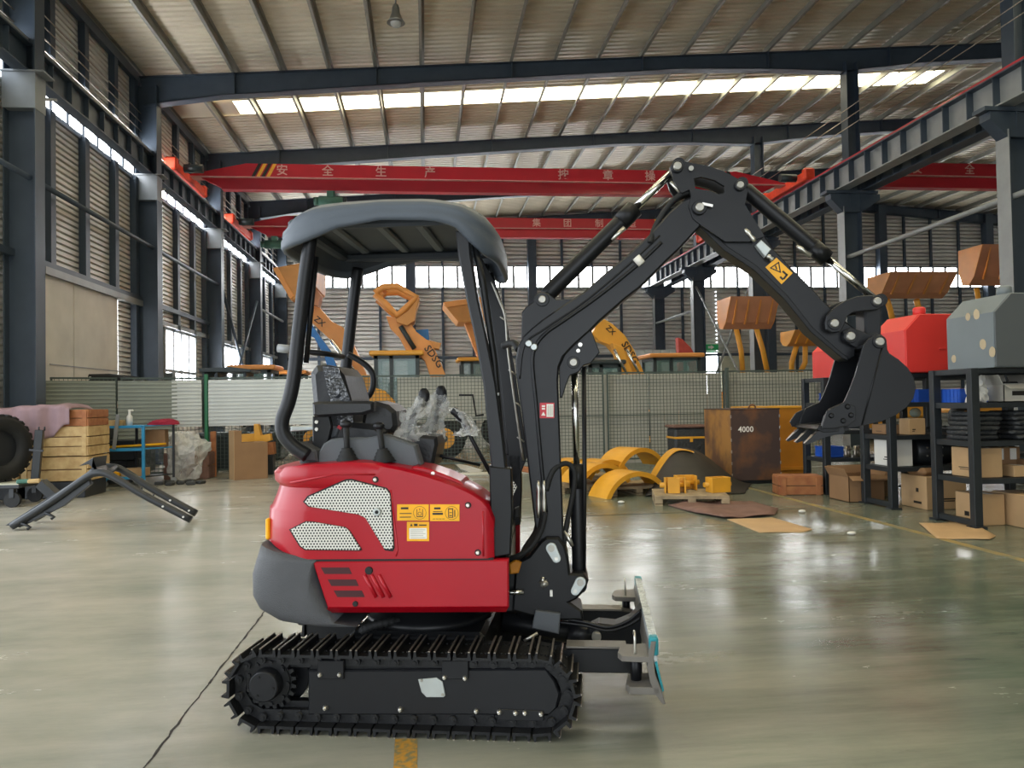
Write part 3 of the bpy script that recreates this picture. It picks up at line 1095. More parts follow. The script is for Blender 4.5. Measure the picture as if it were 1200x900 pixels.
for side in (-1, 1):
    v = side * VN
    ov = -0.505 if side < 0 else 0.505      # outer face
    iv = v + .06 * (1 if side < 0 else -1)
    k = -1 if side < 0 else 1
    pts = [(361, 786), (640, 784), (650, 798), (656, 813), (652, 830), (644, 838), (361, 838)]
    outl = [L(x, y, -.505) for x, y in pts]
    fr = low(MB().prism(outl, XZ, ov, iv, .006).build('track_frame', 'black_satin', EX))
    # upper guide beam of the frame
    up = [L(x, y, -.49) for x, y in ((366, 776), (634, 774), (640, 784), (361, 786))]
    MB().prism(up, XZ, ov - k * .02, iv, .004).build('frame_top', 'black_paint', fr)
    for x0 in (372, 518):
        q = [L(x, y, -.512) for x, y in ((x0, 774), (x0 + 31, 774), (x0 + 31, 796), (x0, 796))]
        br = MB().prism(q, XZ, ov + k * .010, ov - k * .012, .003).build('roller_bracket', 'black_satin', fr)
    bolts = [(375, 791), (398, 791), (521, 794), (545, 795), (381, 830), (469, 832), (558, 834), (585, 835), (604, 836), (615, 836), (634, 837)]
    bolt = MB()
    for x, y in bolts:
        q = L(x, y, -.515)
        one = MB().tube([(q.x, ov + k * .022, q.y), (q.x, ov + k * .012, q.y), (q.x, ov, q.y)], [.005, .011, .0125], 10).build('bolt', 'bolt_steel', fr)
    q = [L(x, y, -.508) for x, y in ((490, 796), (512, 794), (519, 799), (522, 815), (520, 817), (500, 817), (494, 811))]
    MB().prism(q, XZ, ov + k * .006, ov, .002).build('cover_plate', 'zinc_plate', fr)
    for x, y in ((494, 797.5), (518.5, 814)):
        q = L(x, y, -.512)
        MB().cyl((q.x, ov + k * .010, q.y), (q.x, ov, q.y), .006, 8).build('rivet', 'pin_steel', fr)
    q = [L(x, y, -.51) for x, y in ((583, 831), (637, 833), (637, 845), (583, 844))]
    MB().prism(q, XZ, ov + k * .006, ov - k * .01, .002).build('slide_guard', 'black_satin', fr)
    # drive sprocket
    c = L(313, 801, -.5)
    sp = MB()
    RT = .122
    teeth = []
    for t in range(2 * 21):
        a = 2 * math.pi * t / 42
        r = RT if t % 2 else RT - .02
        for da in (-.05, .05):
            teeth.append((c.x + r * math.cos(a + da), c.y + r * math.sin(a + da)))
    sp.prism(teeth, XZ, v + k * .03, v + k * .05)
    spo = low(sp.build('drive_sprocket', 'track_steel', EX))
    MB().cyl((c.x, v, c.y), (c.x, v + k * .062, c.y), .104, 28, r2=.098).build('sprocket_ring', 'black_paint', spo)
    MB().tube([(c.x, v, c.y), (c.x, v + k * .105, c.y), (c.x, v + k * .113, c.y)], [.075, .066, .060], 28).build('hub', 'black_satin', spo)
    for t in range(9):
        a = 2 * math.pi * t / 9
        MB().cyl((c.x + .09 * math.cos(a), v + k * .055, c.y + .09 * math.sin(a)), (c.x + .09 * math.cos(a), v + k * .07, c.y + .09 * math.sin(a)), .009, 6, smooth=False).build('bolt', 'black_satin', spo)
    for t in range(3):
        a = 2 * math.pi * t / 3 + 2
        MB().cyl((c.x + .045 * math.cos(a), v + k * .11, c.y + .045 * math.sin(a)), (c.x + .045 * math.cos(a), v + k * .117, c.y + .045 * math.sin(a)), .006, 6).build('plug', 'black_paint', spo)
    # idler wheel
    idl = low(MB().cyl((cu1, v - .03, RO), (cu1, v + .03, RO), PR - .06, 24).build('idler_wheel', 'track_steel', EX))
    MB().cyl((cu1, v - .05, RO), (cu1, v + .05, RO), .04, 16).build('axle', 'black_paint', idl)
    # inner motor cover
    mcv = low(MB().cyl((cu0, v - k * .06, RO + .01), (cu0, v - k * .1, RO + .01), .14, 28).build('motor_cover', 'black_satin', EX))
    for t in range(6):
        a = t * math.pi / 3 + .4
        MB().cyl((cu0 + .12 * math.cos(a), v - k * .1, RO + .01 + .12 * math.sin(a)), (cu0 + .12 * math.cos(a), v - k * .108, RO + .01 + .12 * math.sin(a)), .008, 6).build('bolt', 'bolt_steel', mcv)

# car body and slewing ring
cb = MB().box((0.02, 0, .27), (.62, .62, .2), b=.02)
for sx in (-.22, .26):
    cb.box((sx, 0, .24), (.12, .8, .12), b=.015)
low(cb.build('car_body', 'black_paint', EX))
low(MB().tube([(0.02, 0, .36), (.02, 0, .40), (.02, 0, .40), (.02, 0, .475)], [.30, .30, .26, .26], 36).build('slewing_ring', 'black_paint', EX))
# corrugated hose under the rear
hp = smooth_path([L3(424, 741, -.28), L3(432, 735, -.29), L3(450, 730, -.28), L3(470, 728, -.22), L3(480, 735, -.15)], 10)
low(MB().tube(hp, [.019 if i % 3 else .023 for i in range(len(hp))], 10).build('corrugated_hose', 'rubber_black', EX))

# ---------------------------------------------------------------- dozer blade with its arms
BV = .56
prof_px = [(763, 752), (760, 768), (759, 784), (762, 800), (768, 814), (777, 826), (780, 825), (774, 806), (768, 790), (766, 772), (769, 752)]
bp = [L(x, y, -BV) for x, y in prof_px]
blade = low(MB().prism(bp, XZ, -BV, BV, .002).build('dozer_blade', 'blade_grey', EX))
zt = L(766, 751, -BV)
zb_ = L(767, 778, -BV)
MB().prism([(zt.x - .016, zt.y + .008), (zt.x + .016, zt.y + .008), (zt.x + .016, zt.y - .05), (zb_.x + .014, zb_.y - .02), (zb_.x + .006, zb_.y - .02), (zt.x - .016, zt.y - .04)], XZ, -BV + .012, BV - .012, .004).build('protective_film', 'film_silver', blade)
for vv in (-BV + .03, BV - .04):
    MB().box((zt.x + .001, vv, zt.y - .026), (.037, .05, .074), b=.006).build('film_tape', 'film_teal', blade)
fl = [L(x, y, -BV + .02) for x, y in ((767, 775), (771, 792), (776, 810), (778, 808), (773, 790), (770, 774))]
MB().prism(fl, XZ, -BV + .01, BV - .01).build('film_lower', 'film_teal', blade)
for sgn, vc in ((-1, -.47), (1, .47)):
    # wing brackets: two horizontal lugs with a pin and a hook
    pu = L(745, 770, -.47).x
    z1, z2 = L(745, 768, -.47).y, L(745, 796, -.47).y
    be = zt.x - .012
    MB().prism([(be, vc - .09), (pu - .06, vc - .08), (pu - .075, vc - .04), (pu - .06, vc + .06), (be, vc + .09)], XY, z1, z1 + .024, .002).build('wing_lug', 'blade_grey', blade)
    MB().prism([(be + .03, vc - .09), (pu - .03, vc - .09), (pu - .045, vc - .05), (pu - .03, vc + .06), (be + .03, vc + .09)], XY, z2 - .03, z2, .002).build('wing_lug', 'blade_grey', blade)
    MB().cyl((pu, vc, z2 - .02), (pu, vc, z1 + .02), .022, 14).build('wing_pin', 'black_paint', blade)
    MB().tube(smooth_path([(pu - .005, vc - .05, z1 + .02), (pu - .005, vc - .05, z1 + .085), (pu - .005, vc - .035, z1 + .1), (pu - .005, vc, z1 + .1), (pu - .005, vc + .01, z1 + .085)], 5), .005, 8).build('pin_hook', 'bolt_steel', blade)
    MB().box((pu + .07, vc - .03, z1 + .04), (.03, .03, .035), b=.004).build('clamp', 'black_paint', blade)
    MB().cyl((pu + .07, vc - .045, z1 + .04), (pu + .07, vc - .06, z1 + .04), .012, 8).build('clamp_bolt', 'bolt_steel', blade)
# arms
for sgn in (-1, 1):
    va = sgn * .30
    pa = [L(x, y, -.30) for x, y in ((610, 762), (672, 757), (736, 757), (752, 760), (752, 790), (735, 786), (672, 785), (610, 790))]
    arm = low(MB().prism(pa, XZ, va - .035, va + .035, .004).build('blade_arm', 'black_paint', EX))
    tp = L(704, 756, -.30)
    MB().box((tp.x - .02, va, tp.y + .003), (.26, .09, .008)).build('arm_cap', 'blade_grey', arm)
pc = [L(x, y, -.06) for x, y in ((690, 737), (702, 731), (722, 733), (738, 727), (748, 718), (752, 712), (752, 757), (700, 757), (688, 750))]
low(MB().prism(pc, XZ, -.05, .05, .004).build('blade_lug', 'black_paint', EX))
pvt = L3(699, 746, -.07)
low(MB().cyl((pvt.x, -.085, pvt.z), (pvt.x, .085, pvt.z), .022, 16).build('blade_pin', 'pin_steel', EX))
a_, b2 = L3(590, 728, 0), L3(692, 745, 0)
bc = low(MB().cyl(a_, b2, .05, 18).build('blade_cylinder', 'black_paint', EX))
MB().cyl(a_ + (b2 - a_) * .75, b2 + (b2 - a_) * .02, .058, 18).build('cylinder_gland', 'black_satin', bc)
cvp = [L(x, y, -.1) for x, y in ((625, 727), (628, 714), (657, 718), (655, 742), (624, 735))]
low(MB().prism(cvp, XZ, -.12, .08, .005).build('valve_cover', 'console_grey', EX))
for k, (x, y) in enumerate(((668, 737), (680, 739))):
    p0, p1 = L3(655, 724 + 5 * k, -.06), L3(750, 716 + 8 * k, -.06)
    mid = L3(712, 735 + 4 * k, -.06)
    low(MB().tube(smooth_path([p0, L3(685, 729 + 4 * k, -.06), mid, L3(735, 728 + 5 * k, -.06), p1], 6), .008, 8).build('hydraulic_pipe', 'black_satin', EX))
low(MB().cyl(L3(614, 751, -.32), L3(630, 742, -.30), .007, 8).build('grease_nipple', 'bolt_steel', EX))

# ---------------------------------------------------------------- upper works: body
HW = .48
# counterweight: rounded in plan at the rear
SV = -.30
ur = {}
cw_rows = [(721, 352), (717, 326), (706, 307), (692, 299.5), (668, 299), (650, 304), (642, 309)]
cw_front = [(721, 377), (717, 380), (712, 384), (692, 375), (668, 364), (657, 355), (645, 332)]
rs = []
for (y, xr), (yf, xf) in zip(cw_rows, cw_front):
    a, f_ = E(xr, y, SV), E(xf, yf, -HW)
    z = a.y if y != 642 else E(320, 645, -HW).y
    ring = []
    Rr = .30
    u0, u1 = a.x, f_.x
    n = 10
    cu = u0 + Rr
    for i in range(n + 1):
        t = math.pi / 2 * i / n
        e = .55
        ring.append((cu - Rr * math.cos(t) ** e, (-HW + Rr) - Rr * math.sin(t) ** e, z))
    ring = ring
    ring.append((max(u1, cu + .01), -HW, z))
    far = [(p[0], -p[1], p[2]) for p in reversed(ring)]
    rs.append(ring + far)
_s0, _s1 = E(312, 639, -.42), E(352, 655.5, -HW)


def zsplit(u):
    t = max(0.0, min(1.0, (u - _s0.x) / (_s1.x - _s0.x)))
    return _s0.y + (_s1.y - _s0.y) * t


rs[-1] = [(p[0], p[1], zsplit(p[0]) - .004) for p in rs[-1]]
rs[-2] = [(p[0], p[1], min(p[2], zsplit(p[0]) - .02)) for p in rs[-2]]
mb = MB()
mb.rings(rs, True, True, True, False)
cwt = mb.build('counterweight', 'counterweight_grey', EX)
for p in cwt.data.polygons:
    p.use_smooth = len(p.vertices) == 4 and abs(p.normal.z) < .9

# red lower panels (near side, far side) and the belly between them
pl = [(366, 658), (596, 656), (596, 712), (384, 713)]
lp_ = plateE('lower_side_panel', pl, -HW, -HW + .05, 'red_paint', EX, .006)
A0, A1, A2, A3 = E3(384, 712.5, -HW), E3(596, 711.5, -HW), E3(595, 720.5, -HW), E3(377, 721.5, -HW)
MB().add([A0, A1, A2 + Vector((-.01, .045, 0)), A3 + Vector((.0, .045, 0)), A0 + Vector((0, .06, 0)), A1 + Vector((-.01, .06, 0))], [[0, 1, 2, 3], [3, 2, 5, 4], [0, 3, 4], [1, 5, 2], [0, 4, 5, 1]]).build('panel_lip', 'red_paint', lp_)
far_pl = [E(x, y, -HW) for x, y in pl]
lpf = MB().prism(far_pl, XZ, HW - .05, HW, .006).build('lower_side_panel', 'red_paint', EX)
fb = [E(x, y, -HW) for x, y in ((372, 660), (590, 660), (590, 716), (386, 718))]
MB().prism(fb, XZ, -HW + .05, HW - .05, .01).build('deck_frame', 'black_paint', EX)
# louvre slots, stamped ribs, plugs on the lower panel
for (x0, y0) in ((376, 665), (384, 679), (391, 692)):
    q = [E(x, y, -HW) for x, y in ((x0, y0), (x0 + 33, y0), (x0 + 36.5, y0 + 7.6), (x0 + 4.5, y0 + 7.6))]
    s_ = MB().prism(q, XZ, -HW - .0015, -HW + .01).build('vent_slot', 'slot_red', lp_)
for k in range(3):
    a, b_ = E(427 + 8.5 * k, 673.5, -HW), E(441 + 8.5 * k, 700, -HW)
    MB().tube([(a.x, -HW, a.y), (b_.x, -HW, b_.y)], .009, 8).build('stamped_rib', 'red_paint', lp_)
for (x, y, r) in ((432.5, 668.5, .017), (416.5, 707.5, .012)):
    q = E(x, y, -HW)
    MB().tube([(q.x, -HW + .005, q.y), (q.x, -HW - .005, q.y), (q.x, -HW - .008, q.y)], [r, r, r * .8], 18).build('rubber_plug', 'rubber_black', lp_)

# engine hood and side tank cover: one moulded red shell, near flank flat, rear corners rounded
TOP = [(312, 552), (318, 548), (345, 545), (380, 543), (410, 541), (440, 542.5), (470, 548), (500, 556), (530, 566), (550, 575), (562, 583), (572, 593), (577, 602), (578.5, 612)]
topuz = [E(x, y, -HW) for x, y in TOP]


def ztop(u):
    if u <= topuz[0].x:
        return topuz[0].y
    for a, b_ in zip(topuz, topuz[1:]):
        if a.x <= u <= b_.x:
            return a.y + (b_.y - a.y) * (u - a.x) / (b_.x - a.x)
    return topuz[-1].y


rows_px = [(656, 309, 0), (640, 307, 0), (622, 307.5, 0), (600, 309, 0), (597, 312, .002), (584, 316.5, .012), (572, 320, .018), (569, 317.5, .010), (566, 315, .004), (556, 314.5, 0), (548, 316.5, .006)]
zrow = [E(400, y, -HW).y for y, _, _ in rows_px]
urr = [E(x, y, SV).x for y, x, _ in rows_px]
u_r0 = min(urr)
u_f = E(578.5, 640, -HW).x
u_mid = E(470, 560, -HW).x
NS = 60
secs = []
Rr = .30
for i in range(NS + 1):
    t = i / NS
    u = u_r0 + (u_f - u_r0) * (t ** 1.6 if t < 1 else 1)
    du = u - u_r0
    vn = -HW if du >= Rr else -(HW - Rr) - Rr * (1 - (1 - du / Rr) ** (1 / .55 + .6)) ** .62
    fr_ = 1.0
    if u > u_f - .03:
        vn += (1 - math.sqrt(max(0, 1 - ((u - u_f + .03) / .03) ** 2))) * .02
    vf = -vn if u < u_mid else -.17
    secs.append((u, vn, vf))
verts = []
for (u, vn, vf) in secs:
    zt_ = ztop(u)
    sec = []
    for k, ((y, x, ins), z, uk) in enumerate(zip(rows_px, zrow, urr)):
        w = max(0.0, 1 - (u - u_r0) / .42)
        side_in = ins * max(0, min(1, 1 - (u - u_r0 - .25) / .35)) if u > u_r0 + .25 else ins
        uu = u + (uk - u_r0) * w
        zz = min(max(z, zsplit(uu) + .004 * k) if k < 4 else z, zt_ - .012)
        sec.append((uu, vn + side_in, zz))
    uu = sec[-1][0]
    sec += [(uu + .004, vn + .012, zt_ - .003), (uu + .006, vn + .03, zt_), (uu + .01, vn * .5 + vf * .5, zt_ + .004), (uu + .006, vf - .03, zt_), (uu, vf, zt_ - .012), (uu, vf, zrow[0])]
    verts.append(sec)
mb = MB()
mb.rings(verts, True, True, False, True)
hood = mb.build('engine_hood', 'red_paint', EX)
try:
    bpy.context.view_layer.objects.active = hood
    es_ = hood.modifiers.new('edges', 'EDGE_SPLIT')
    es_.split_angle = math.radians(38)
except Exception:
    pass
# raised filler lid on the hood, seams, perforated vents
lid = [(480, 549), (486, 546), (500, 548), (520, 555), (540, 563.5), (546, 571), (543, 573), (480, 556)]
lq = [E(x, y, -.42) for x, y in lid]
MB().prism(lq, XZ, -.43, -.2, .006).build('filler_lid', 'red_paint', hood)
q = E(508, 557.5, -.42)
MB().cyl((q.x, -.425, q.y + .012), (q.x, -.437, q.y + .012), .008, 10).build('lid_lock', 'bolt_steel', hood)
vent1 = [(357, 588.5), (362, 582), (405, 563.5), (412, 563), (452, 573), (457, 579), (461, 640), (459, 644), (450, 643), (428, 607), (420, 603), (363, 594)]
vent2 = [(340, 621), (359, 611.5), (368, 612), (404, 618), (409, 622), (423, 643.5), (420, 645), (358, 644), (352, 640)]
for vp in (vent1, vent2):
    cx = sum(p[0] for p in vp) / len(vp); cy = sum(p[1] for p in vp) / len(vp)
    rim = [((x - cx) * 1.035 + cx, (y - cy) * 1.05 + cy) for x, y in vp]
    plateE('vent_gasket', rim, -HW - .002, -HW + .006, 'grille_black', hood, .001)
    plateE('vent_panel', vp, -HW - .006, -HW + .006, 'perforated_silver', hood, .002)
q = E(442.5, 599.5, -HW)
MB().tube([(q.x, -HW, q.y), (q.x, -HW - .012, q.y), (q.x, -HW - .016, q.y)], [.018, .018, .014], 20).build('lock_ring', 'zinc_plate', hood)
MB().cyl((q.x, -HW - .01, q.y), (q.x, -HW - .019, q.y), .008, 12).build('lock_barrel', 'black_paint', hood)
for (x, y) in ((440, 562), (548.5, 592), (560, 647.5)):
    q = E(x, y, -HW)
    MB().tube([(q.x, -HW, q.y), (q.x, -HW - .003, q.y)], [.014, .013], 16).build('bolt_washer', 'black_paint', hood)
    MB().tube([(q.x, -HW, q.y), (q.x, -HW - .008, q.y), (q.x, -HW - .011, q.y)], [.009, .009, .006], 14).build('bolt', 'bolt_steel', hood)
# crease beside the big vent and the front seam
for pts_ in ([(458, 574), (466, 645), (464, 652)], [(566, 599), (566.5, 652)], [(340, 566), (392, 556), (440, 556)]):
    P_s = [E(x, y, -HW) for x, y in pts_]
    MB().tube([(p.x, -HW + .002, p.y) for p in P_s], .005, 6).build('panel_crease', 'red_paint', hood)
sq = [E(x, y, -HW) for x, y in ((366, 655), (578, 654), (578, 657.3), (366, 658.3))]
MB().prism(sq, XZ, -HW + .004, -HW + .05).build('shadow_gap', 'grille_black', EX)
q = E(309.5, 618, SV)
MB().box((q.x + .036, SV - .03, q.y), (.02, .05, .095), b=.006).build('reflector', 'decal_yellow', EX)


# warning stickers with their symbols
def sticker(x0, y0, x1, y1, kind):
    q = [E(x, y, -HW) for x, y in ((x0, y0), (x1, y0), (x1, y1), (x0, y1))]
    o = MB().prism(q, XZ, -HW - .0025, -HW).build('warning_sticker', 'decal_yellow', hood)
    u0, z1 = q[0].x, q[0].y
    u1, z0 = q[2].x, q[2].y
    w, h = u1 - u0, z1 - z0
    vv = -HW - .003

    def rect(a, b_, c_, d_, m='decal_black', nm='print'):
        MB().add([(u0 + a * w, vv, z0 + b_ * h), (u0 + c_ * w, vv, z0 + b_ * h), (u0 + c_ * w, vv, z0 + d_ * h), (u0 + a * w, vv, z0 + d_ * h)], [[0, 1, 2, 3]]).build(nm, m, o)

    def ringp(cx, cz, r, wd):
        n = 20
        vs_, fs_ = [], []
        for i in range(n):
            a = 2 * math.pi * i / n
            for rr in (r, r - wd):
                vs_.append((u0 + cx * w + rr * math.cos(a), vv, z0 + cz * h + rr * math.sin(a)))
        for i in range(n):
            k2 = (i + 1) % n
            fs_.append([2 * i, 2 * k2, 2 * k2 + 1, 2 * i + 1])
        MB().add(vs_, fs_).build('print', 'decal_black', o)
    if kind == 'oil':
        rect(.12, .7, .36, .82); rect(.08, .42, .46, .47); rect(.08, .2, .44, .25)
        ringp(.72, .48, h * .4, h * .02)
        rect(.62, .26, .64, .7); rect(.8, .26, .82, .7); rect(.62, .22, .82, .27)
        ringp(.72, .42, h * .12, h * .03); rect(.71, .62, .73, .74)
    elif kind == 'fuel':
        rect(.14, .7, .36, .82); rect(.08, .38, .44, .5); rect(.1, .56, .42, .6)
        for k in range(4):
            rect(.08 + k * .11, .12, .17 + k * .11, .15)
        ringp(.74, .48, h * .4, h * .02)
        rect(.62, .22, .65, .74); rect(.76, .22, .79, .74); rect(.62, .7, .79, .76); rect(.62, .2, .79, .25); rect(.66, .48, .75, .52)
        rect(.83, .25, .86, .66); rect(.66, .3, .75, .36)
    else:
        rect(.1, .12, .9, .68, 'decal_white')
        rect(.32, .78, .48, .9); rect(.55, .8, .9, .86)
        MB().add([(u0 + .14 * w, vv, z0 + .78 * h), (u0 + .26 * w, vv, z0 + .78 * h), (u0 + .2 * w, vv, z0 + .92 * h)], [[0, 1, 2]]).build('print', 'decal_black', o)
        vv -= .0005
        for k in range(5):
            rect(.15, .17 + k * .1, .84 - .1 * (k % 2), .205 + k * .1, 'card_grey')
    return o


sticker(465.5, 591, 502.5, 610, 'oil')
sticker(504, 591, 538.5, 610.5, 'fuel')
sticker(477, 611.5, 503, 634, 'note')

# operator platform floor and front deck
pf = [E(x, y, -HW) for x, y in ((470, 645), (590, 645), (590, 657), (470, 657))]
MB().prism(pf, XZ, -.17, HW, .006).build('platform_floor', 'black_satin', EX)
fp = [E(x, y, -.4) for x, y in ((580, 610), (590, 606), (594, 650), (580, 652))]
MB().prism(fp, XZ, -.42, -.2, .006).build('front_bracket', 'black_paint', EX)
# ---------------------------------------------------------------- canopy on four posts
CV = .50
uL, uR = E(333, 268, -.25).x, E(588, 285, -.25).x
uc, ua = (uL + uR) / 2, (uR - uL) / 2
NT = 64
top_px = [(330, 262), (345, 248), (370, 240), (400, 236.5), (450, 233), (500, 232.5), (535, 237), (560, 246), (578, 258), (590, 275)]
rim_px = [(330, 287), (350, 283), (375, 274), (400, 264), (425, 258), (470, 256.5), (510, 258), (535, 264), (552, 280), (570, 295), (590, 299)]


def interp(tab, x):
    if x <= tab[0][0]:
        return tab[0][1]
    for (x0, y0), (x1, y1) in zip(tab, tab[1:]):
        if x0 <= x <= x1:
            return y0 + (y1 - y0) * (x - x0) / (x1 - x0)
    return tab[-1][1]


ttab = [tuple(E(x, y, -CV)) for x, y in top_px]
rtab = [tuple(E(x, y, -CV)) for x, y in rim_px]
ex = .42


def plan(th, s):
    c_, s_ = math.cos(th), math.sin(th)
    return uc + ua * s * math.copysign(abs(c_) ** ex, c_), CV * s * math.copysign(abs(s_) ** ex, s_)


rs = []
spec = [(.94, 'u', 0.035), (.95, 'r', .004), (.985, 'r', 0.0), (1.0, 'r', .014), (1.0, 'm', .42), (.985, 'm', .58), (.99, 'm', .66), (.985, 'm', .9), (.955, 't', -.006), (.9, 't', .012), (.7, 't', .03), (.4, 't', .04), (.02, 't', .042)]
for s, kind, off in spec:
    ring = []
    for k in range(NT):
        th = 2 * math.pi * k / NT
        u, v = plan(th, s)
        ue, _ = plan(th, 1.0)
        zr, zt2 = interp(rtab, ue), interp(ttab, uc + (ue - uc) * .96)
        if kind == 'r':
            z = zr + off
        elif kind == 'u':
            z = zr + off
        elif kind == 'm':
            z = zr + (zt2 - zr) * off
        else:
            z = interp(ttab, uc + (u - uc) * .96) + off if s > .5 else interp(ttab, uc + (u - uc) * .96) * .5 + max(t[1] for t in ttab) * .5 + off
        ring.append((u, v, z))
    rs.append(ring)
cano = MB().rings(rs, False, True, True, True).build('canopy', 'canopy_grey', EX)
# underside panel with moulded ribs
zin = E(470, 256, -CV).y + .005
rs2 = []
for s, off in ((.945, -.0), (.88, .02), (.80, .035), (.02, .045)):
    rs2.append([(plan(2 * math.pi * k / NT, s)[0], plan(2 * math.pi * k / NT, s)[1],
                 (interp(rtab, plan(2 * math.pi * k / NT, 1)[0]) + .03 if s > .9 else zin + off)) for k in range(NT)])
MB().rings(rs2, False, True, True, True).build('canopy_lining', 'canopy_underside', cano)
for k in (-.55, -.12, .25, .62):
    MB().box((uc + ua * k, 0, zin + .032), (.05, CV * 1.45, .03), b=.01).build('lining_rib', 'canopy_grey', cano)
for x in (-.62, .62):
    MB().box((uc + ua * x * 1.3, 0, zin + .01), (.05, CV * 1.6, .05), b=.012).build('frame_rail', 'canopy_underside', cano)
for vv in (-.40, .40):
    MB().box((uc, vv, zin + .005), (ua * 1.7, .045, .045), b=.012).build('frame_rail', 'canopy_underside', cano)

VP_ = .40
for sgn in (-1, 1):
    v = sgn * VP_
    # rear post: leans back, kinks forward at the seat, then down to the deck
    pr = [(364, 278), (357, 330), (349, 400), (344, 445), (338, 472), (331, 492), (332, 508), (343, 522), (360, 534)]
    P3 = [Vector((E(x, y, -VP_).x, v, E(x, y, -VP_).y)) for x, y in pr]
    MB().tube(smooth_path(P3, 6), .031, 14).build('rear_post', 'black_satin', EX)
    if sgn < 0:
        MB().tube([Vector((E(x, y, -VP_).x, v + .02, E(x, y, -VP_).y)) for x, y in ((369, 300), (364, 350), (357, 425))], .012, 8).build('wiring_conduit', 'black_paint', EX)
    # front post: slim box leaning forward
    pf = [(535, 272), (551, 272), (553, 300), (561, 350), (572, 400), (582, 450), (590, 510), (596, 567), (598, 640), (581, 650), (578, 567), (573, 510), (567, 450), (558, 400), (547, 350), (538, 300)]
    q = [E(x, y, -VP_) for x, y in pf]
    fp_ = MB().prism(q, XZ, v - .035, v + .03, .008).build('front_post', 'black_satin', EX)
    pg = [E(x, y, -VP_) for x, y in ((556, 285), (566, 330), (579, 420), (588, 520), (594, 600))]
    MB().tube([(p.x, v - .005, p.y) for p in pg], .014, 8).build('hose_conduit', 'black_paint', fp_)
    q = E(580.5, 462, -VP_)
    MB().box((q.x + .006, v - .012, q.y), (.026, .03, .014), b=.003).build('conduit_clamp', 'hall_steel_light', fp_)
    mt_ = [E(x, y, -VP_) for x, y in ((574, 545), (600, 548), (601, 600), (599, 648), (577, 652))]
    MB().prism(mt_, XZ, v - .04, v + .04, .006).build('post_foot', 'black_paint', fp_)
# far front upright guard panel with a notched lower bracket, seen right of the near post
gp = [(563, 300), (580, 330), (592, 365), (601, 420), (610, 480), (618, 535), (613, 548), (608, 560), (600, 565), (596, 540), (586, 440), (574, 360)]
plateE('guard_panel', gp, .36, .39, 'black_satin', EX, .004)
MB().tube(smooth_path([E3(576, 330, .33), E3(585, 352, .33), E3(592, 372, .33), E3(595, 410, .33), E3(603, 470, .33), E3(613, 540, .33)], 5), .006, 8).build('electric_cable', 'pin_steel', EX)
for (x, y) in ((586, 371), (596, 433), (602, 470), (606, 512)):
    MB().cyl(E3(x, y, .33), E3(x + 8, y + 6, .33), .005, 6).build('cable_tie', 'pin_steel', EX)
MB().tube(smooth_path([E3(590, 405, .2), E3(602, 402, .12), E3(608, 410, .05)], 6), .018, 10).build('hydraulic_hose', 'rubber_black', EX)
# arm rail, grab loop, overhead work lamp bar
MB().tube([E3(326, 408, .1), E3(345, 410, .1)], .022, 12).build('rear_lamp_bar', 'hall_steel_light', EX)
MB().tube(smooth_path([E3(358, 412, .05), E3(385, 415, .1), E3(402, 418, .25)], 6), .014, 10).build('head_guard_bar', 'black_satin', EX)
MB().tube(smooth_path([E3(408, 415, .3), E3(425, 425, .3), E3(436, 437, .3), E3(437, 452, .3), E3(432, 464, .3), E3(420, 470, .3), E3(405, 470, .3)], 6), .016, 10).build('grab_rail', 'black_satin', EX)

# ---------------------------------------------------------------- operator's seat and controls
seat = MB()
sb = [(362, 437), (369, 428), (380, 427), (394, 430), (402, 440), (410, 468), (414, 500), (410, 512), (375, 512), (366, 480)]
so = MB().prism([E(x, y, -.2) for x, y in sb], XZ, -.2, .2, .03).build('seat_back', 'vinyl_black', EX)
for vv in (-.1, .1):
    q = [E(x, y, -.2) for x, y in ((383, 432), (394, 434), (407, 470), (411, 500), (400, 505), (388, 465))]
    MB().prism(q, XZ, vv - .07, vv + .07, .02).build('back_bolster', 'vinyl_black', so)
MB().prism([E(x, y, -.205) for x, y in ((378, 429), (396, 431), (411, 470), (414, 495), (398, 500), (386, 466))], XZ, -.206, -.204).build('seat_cover_film', 'seat_film', so)
MB().prism([E(x, y, -.22) for x, y in ((375, 500), (412, 495), (440, 498), (452, 505), (450, 522), (376, 522))], XZ, -.22, .22, .025).build('seat_cushion', 'vinyl_black', EX)
arm_ = [(366, 472), (372, 470.5), (430, 470), (438, 471), (438, 482), (425, 486), (372, 489), (367, 487)]
ao = MB().prism([E(x, y, -.30) for x, y in arm_], XZ, -.31, -.24, .012).build('armrest', 'vinyl_black', EX)
bk = [(366, 488), (386, 487), (389, 500), (384, 520), (372, 530), (366, 520)]
MB().prism([E(x, y, -.29) for x, y in bk], XZ, -.29, -.26, .005).build('armrest_bracket', 'black_paint', ao)
for (x, y) in ((371.5, 494.5), (371.5, 503)):
    q = E(x, y, -.29)
    MB().tube([(q.x, -.29, q.y), (q.x, -.3, q.y)], [.01, .008], 12).build('bolt', 'bolt_steel', ao)
MB().prism([E(x, y, -.2) for x, y in ((424, 476), (436, 470), (452, 474), (461, 482), (463, 500), (458, 508), (440, 508), (420, 500))], XZ, -.16, .14, .02).build('control_pod', 'vinyl_black', EX)
MB().prism([E(x, y, -.22) for x, y in ((384, 508), (392, 499), (399, 501), (395, 512), (388, 514))], XZ, -.235, -.2, .006).build('seat_belt_buckle', 'console_grey', EX)
q = E(398, 501, -.235)
MB().box((q.x, -.237, q.y), (.02, .006, .014), ry=.6).build('belt_button', 'decal_red', EX)
MB().prism([E(x, y, -.3) for x, y in ((336, 500), (366, 500), (366, 504), (336, 506))], XZ, -.25, .25, .003).build('rear_tray', 'zinc_plate', EX)
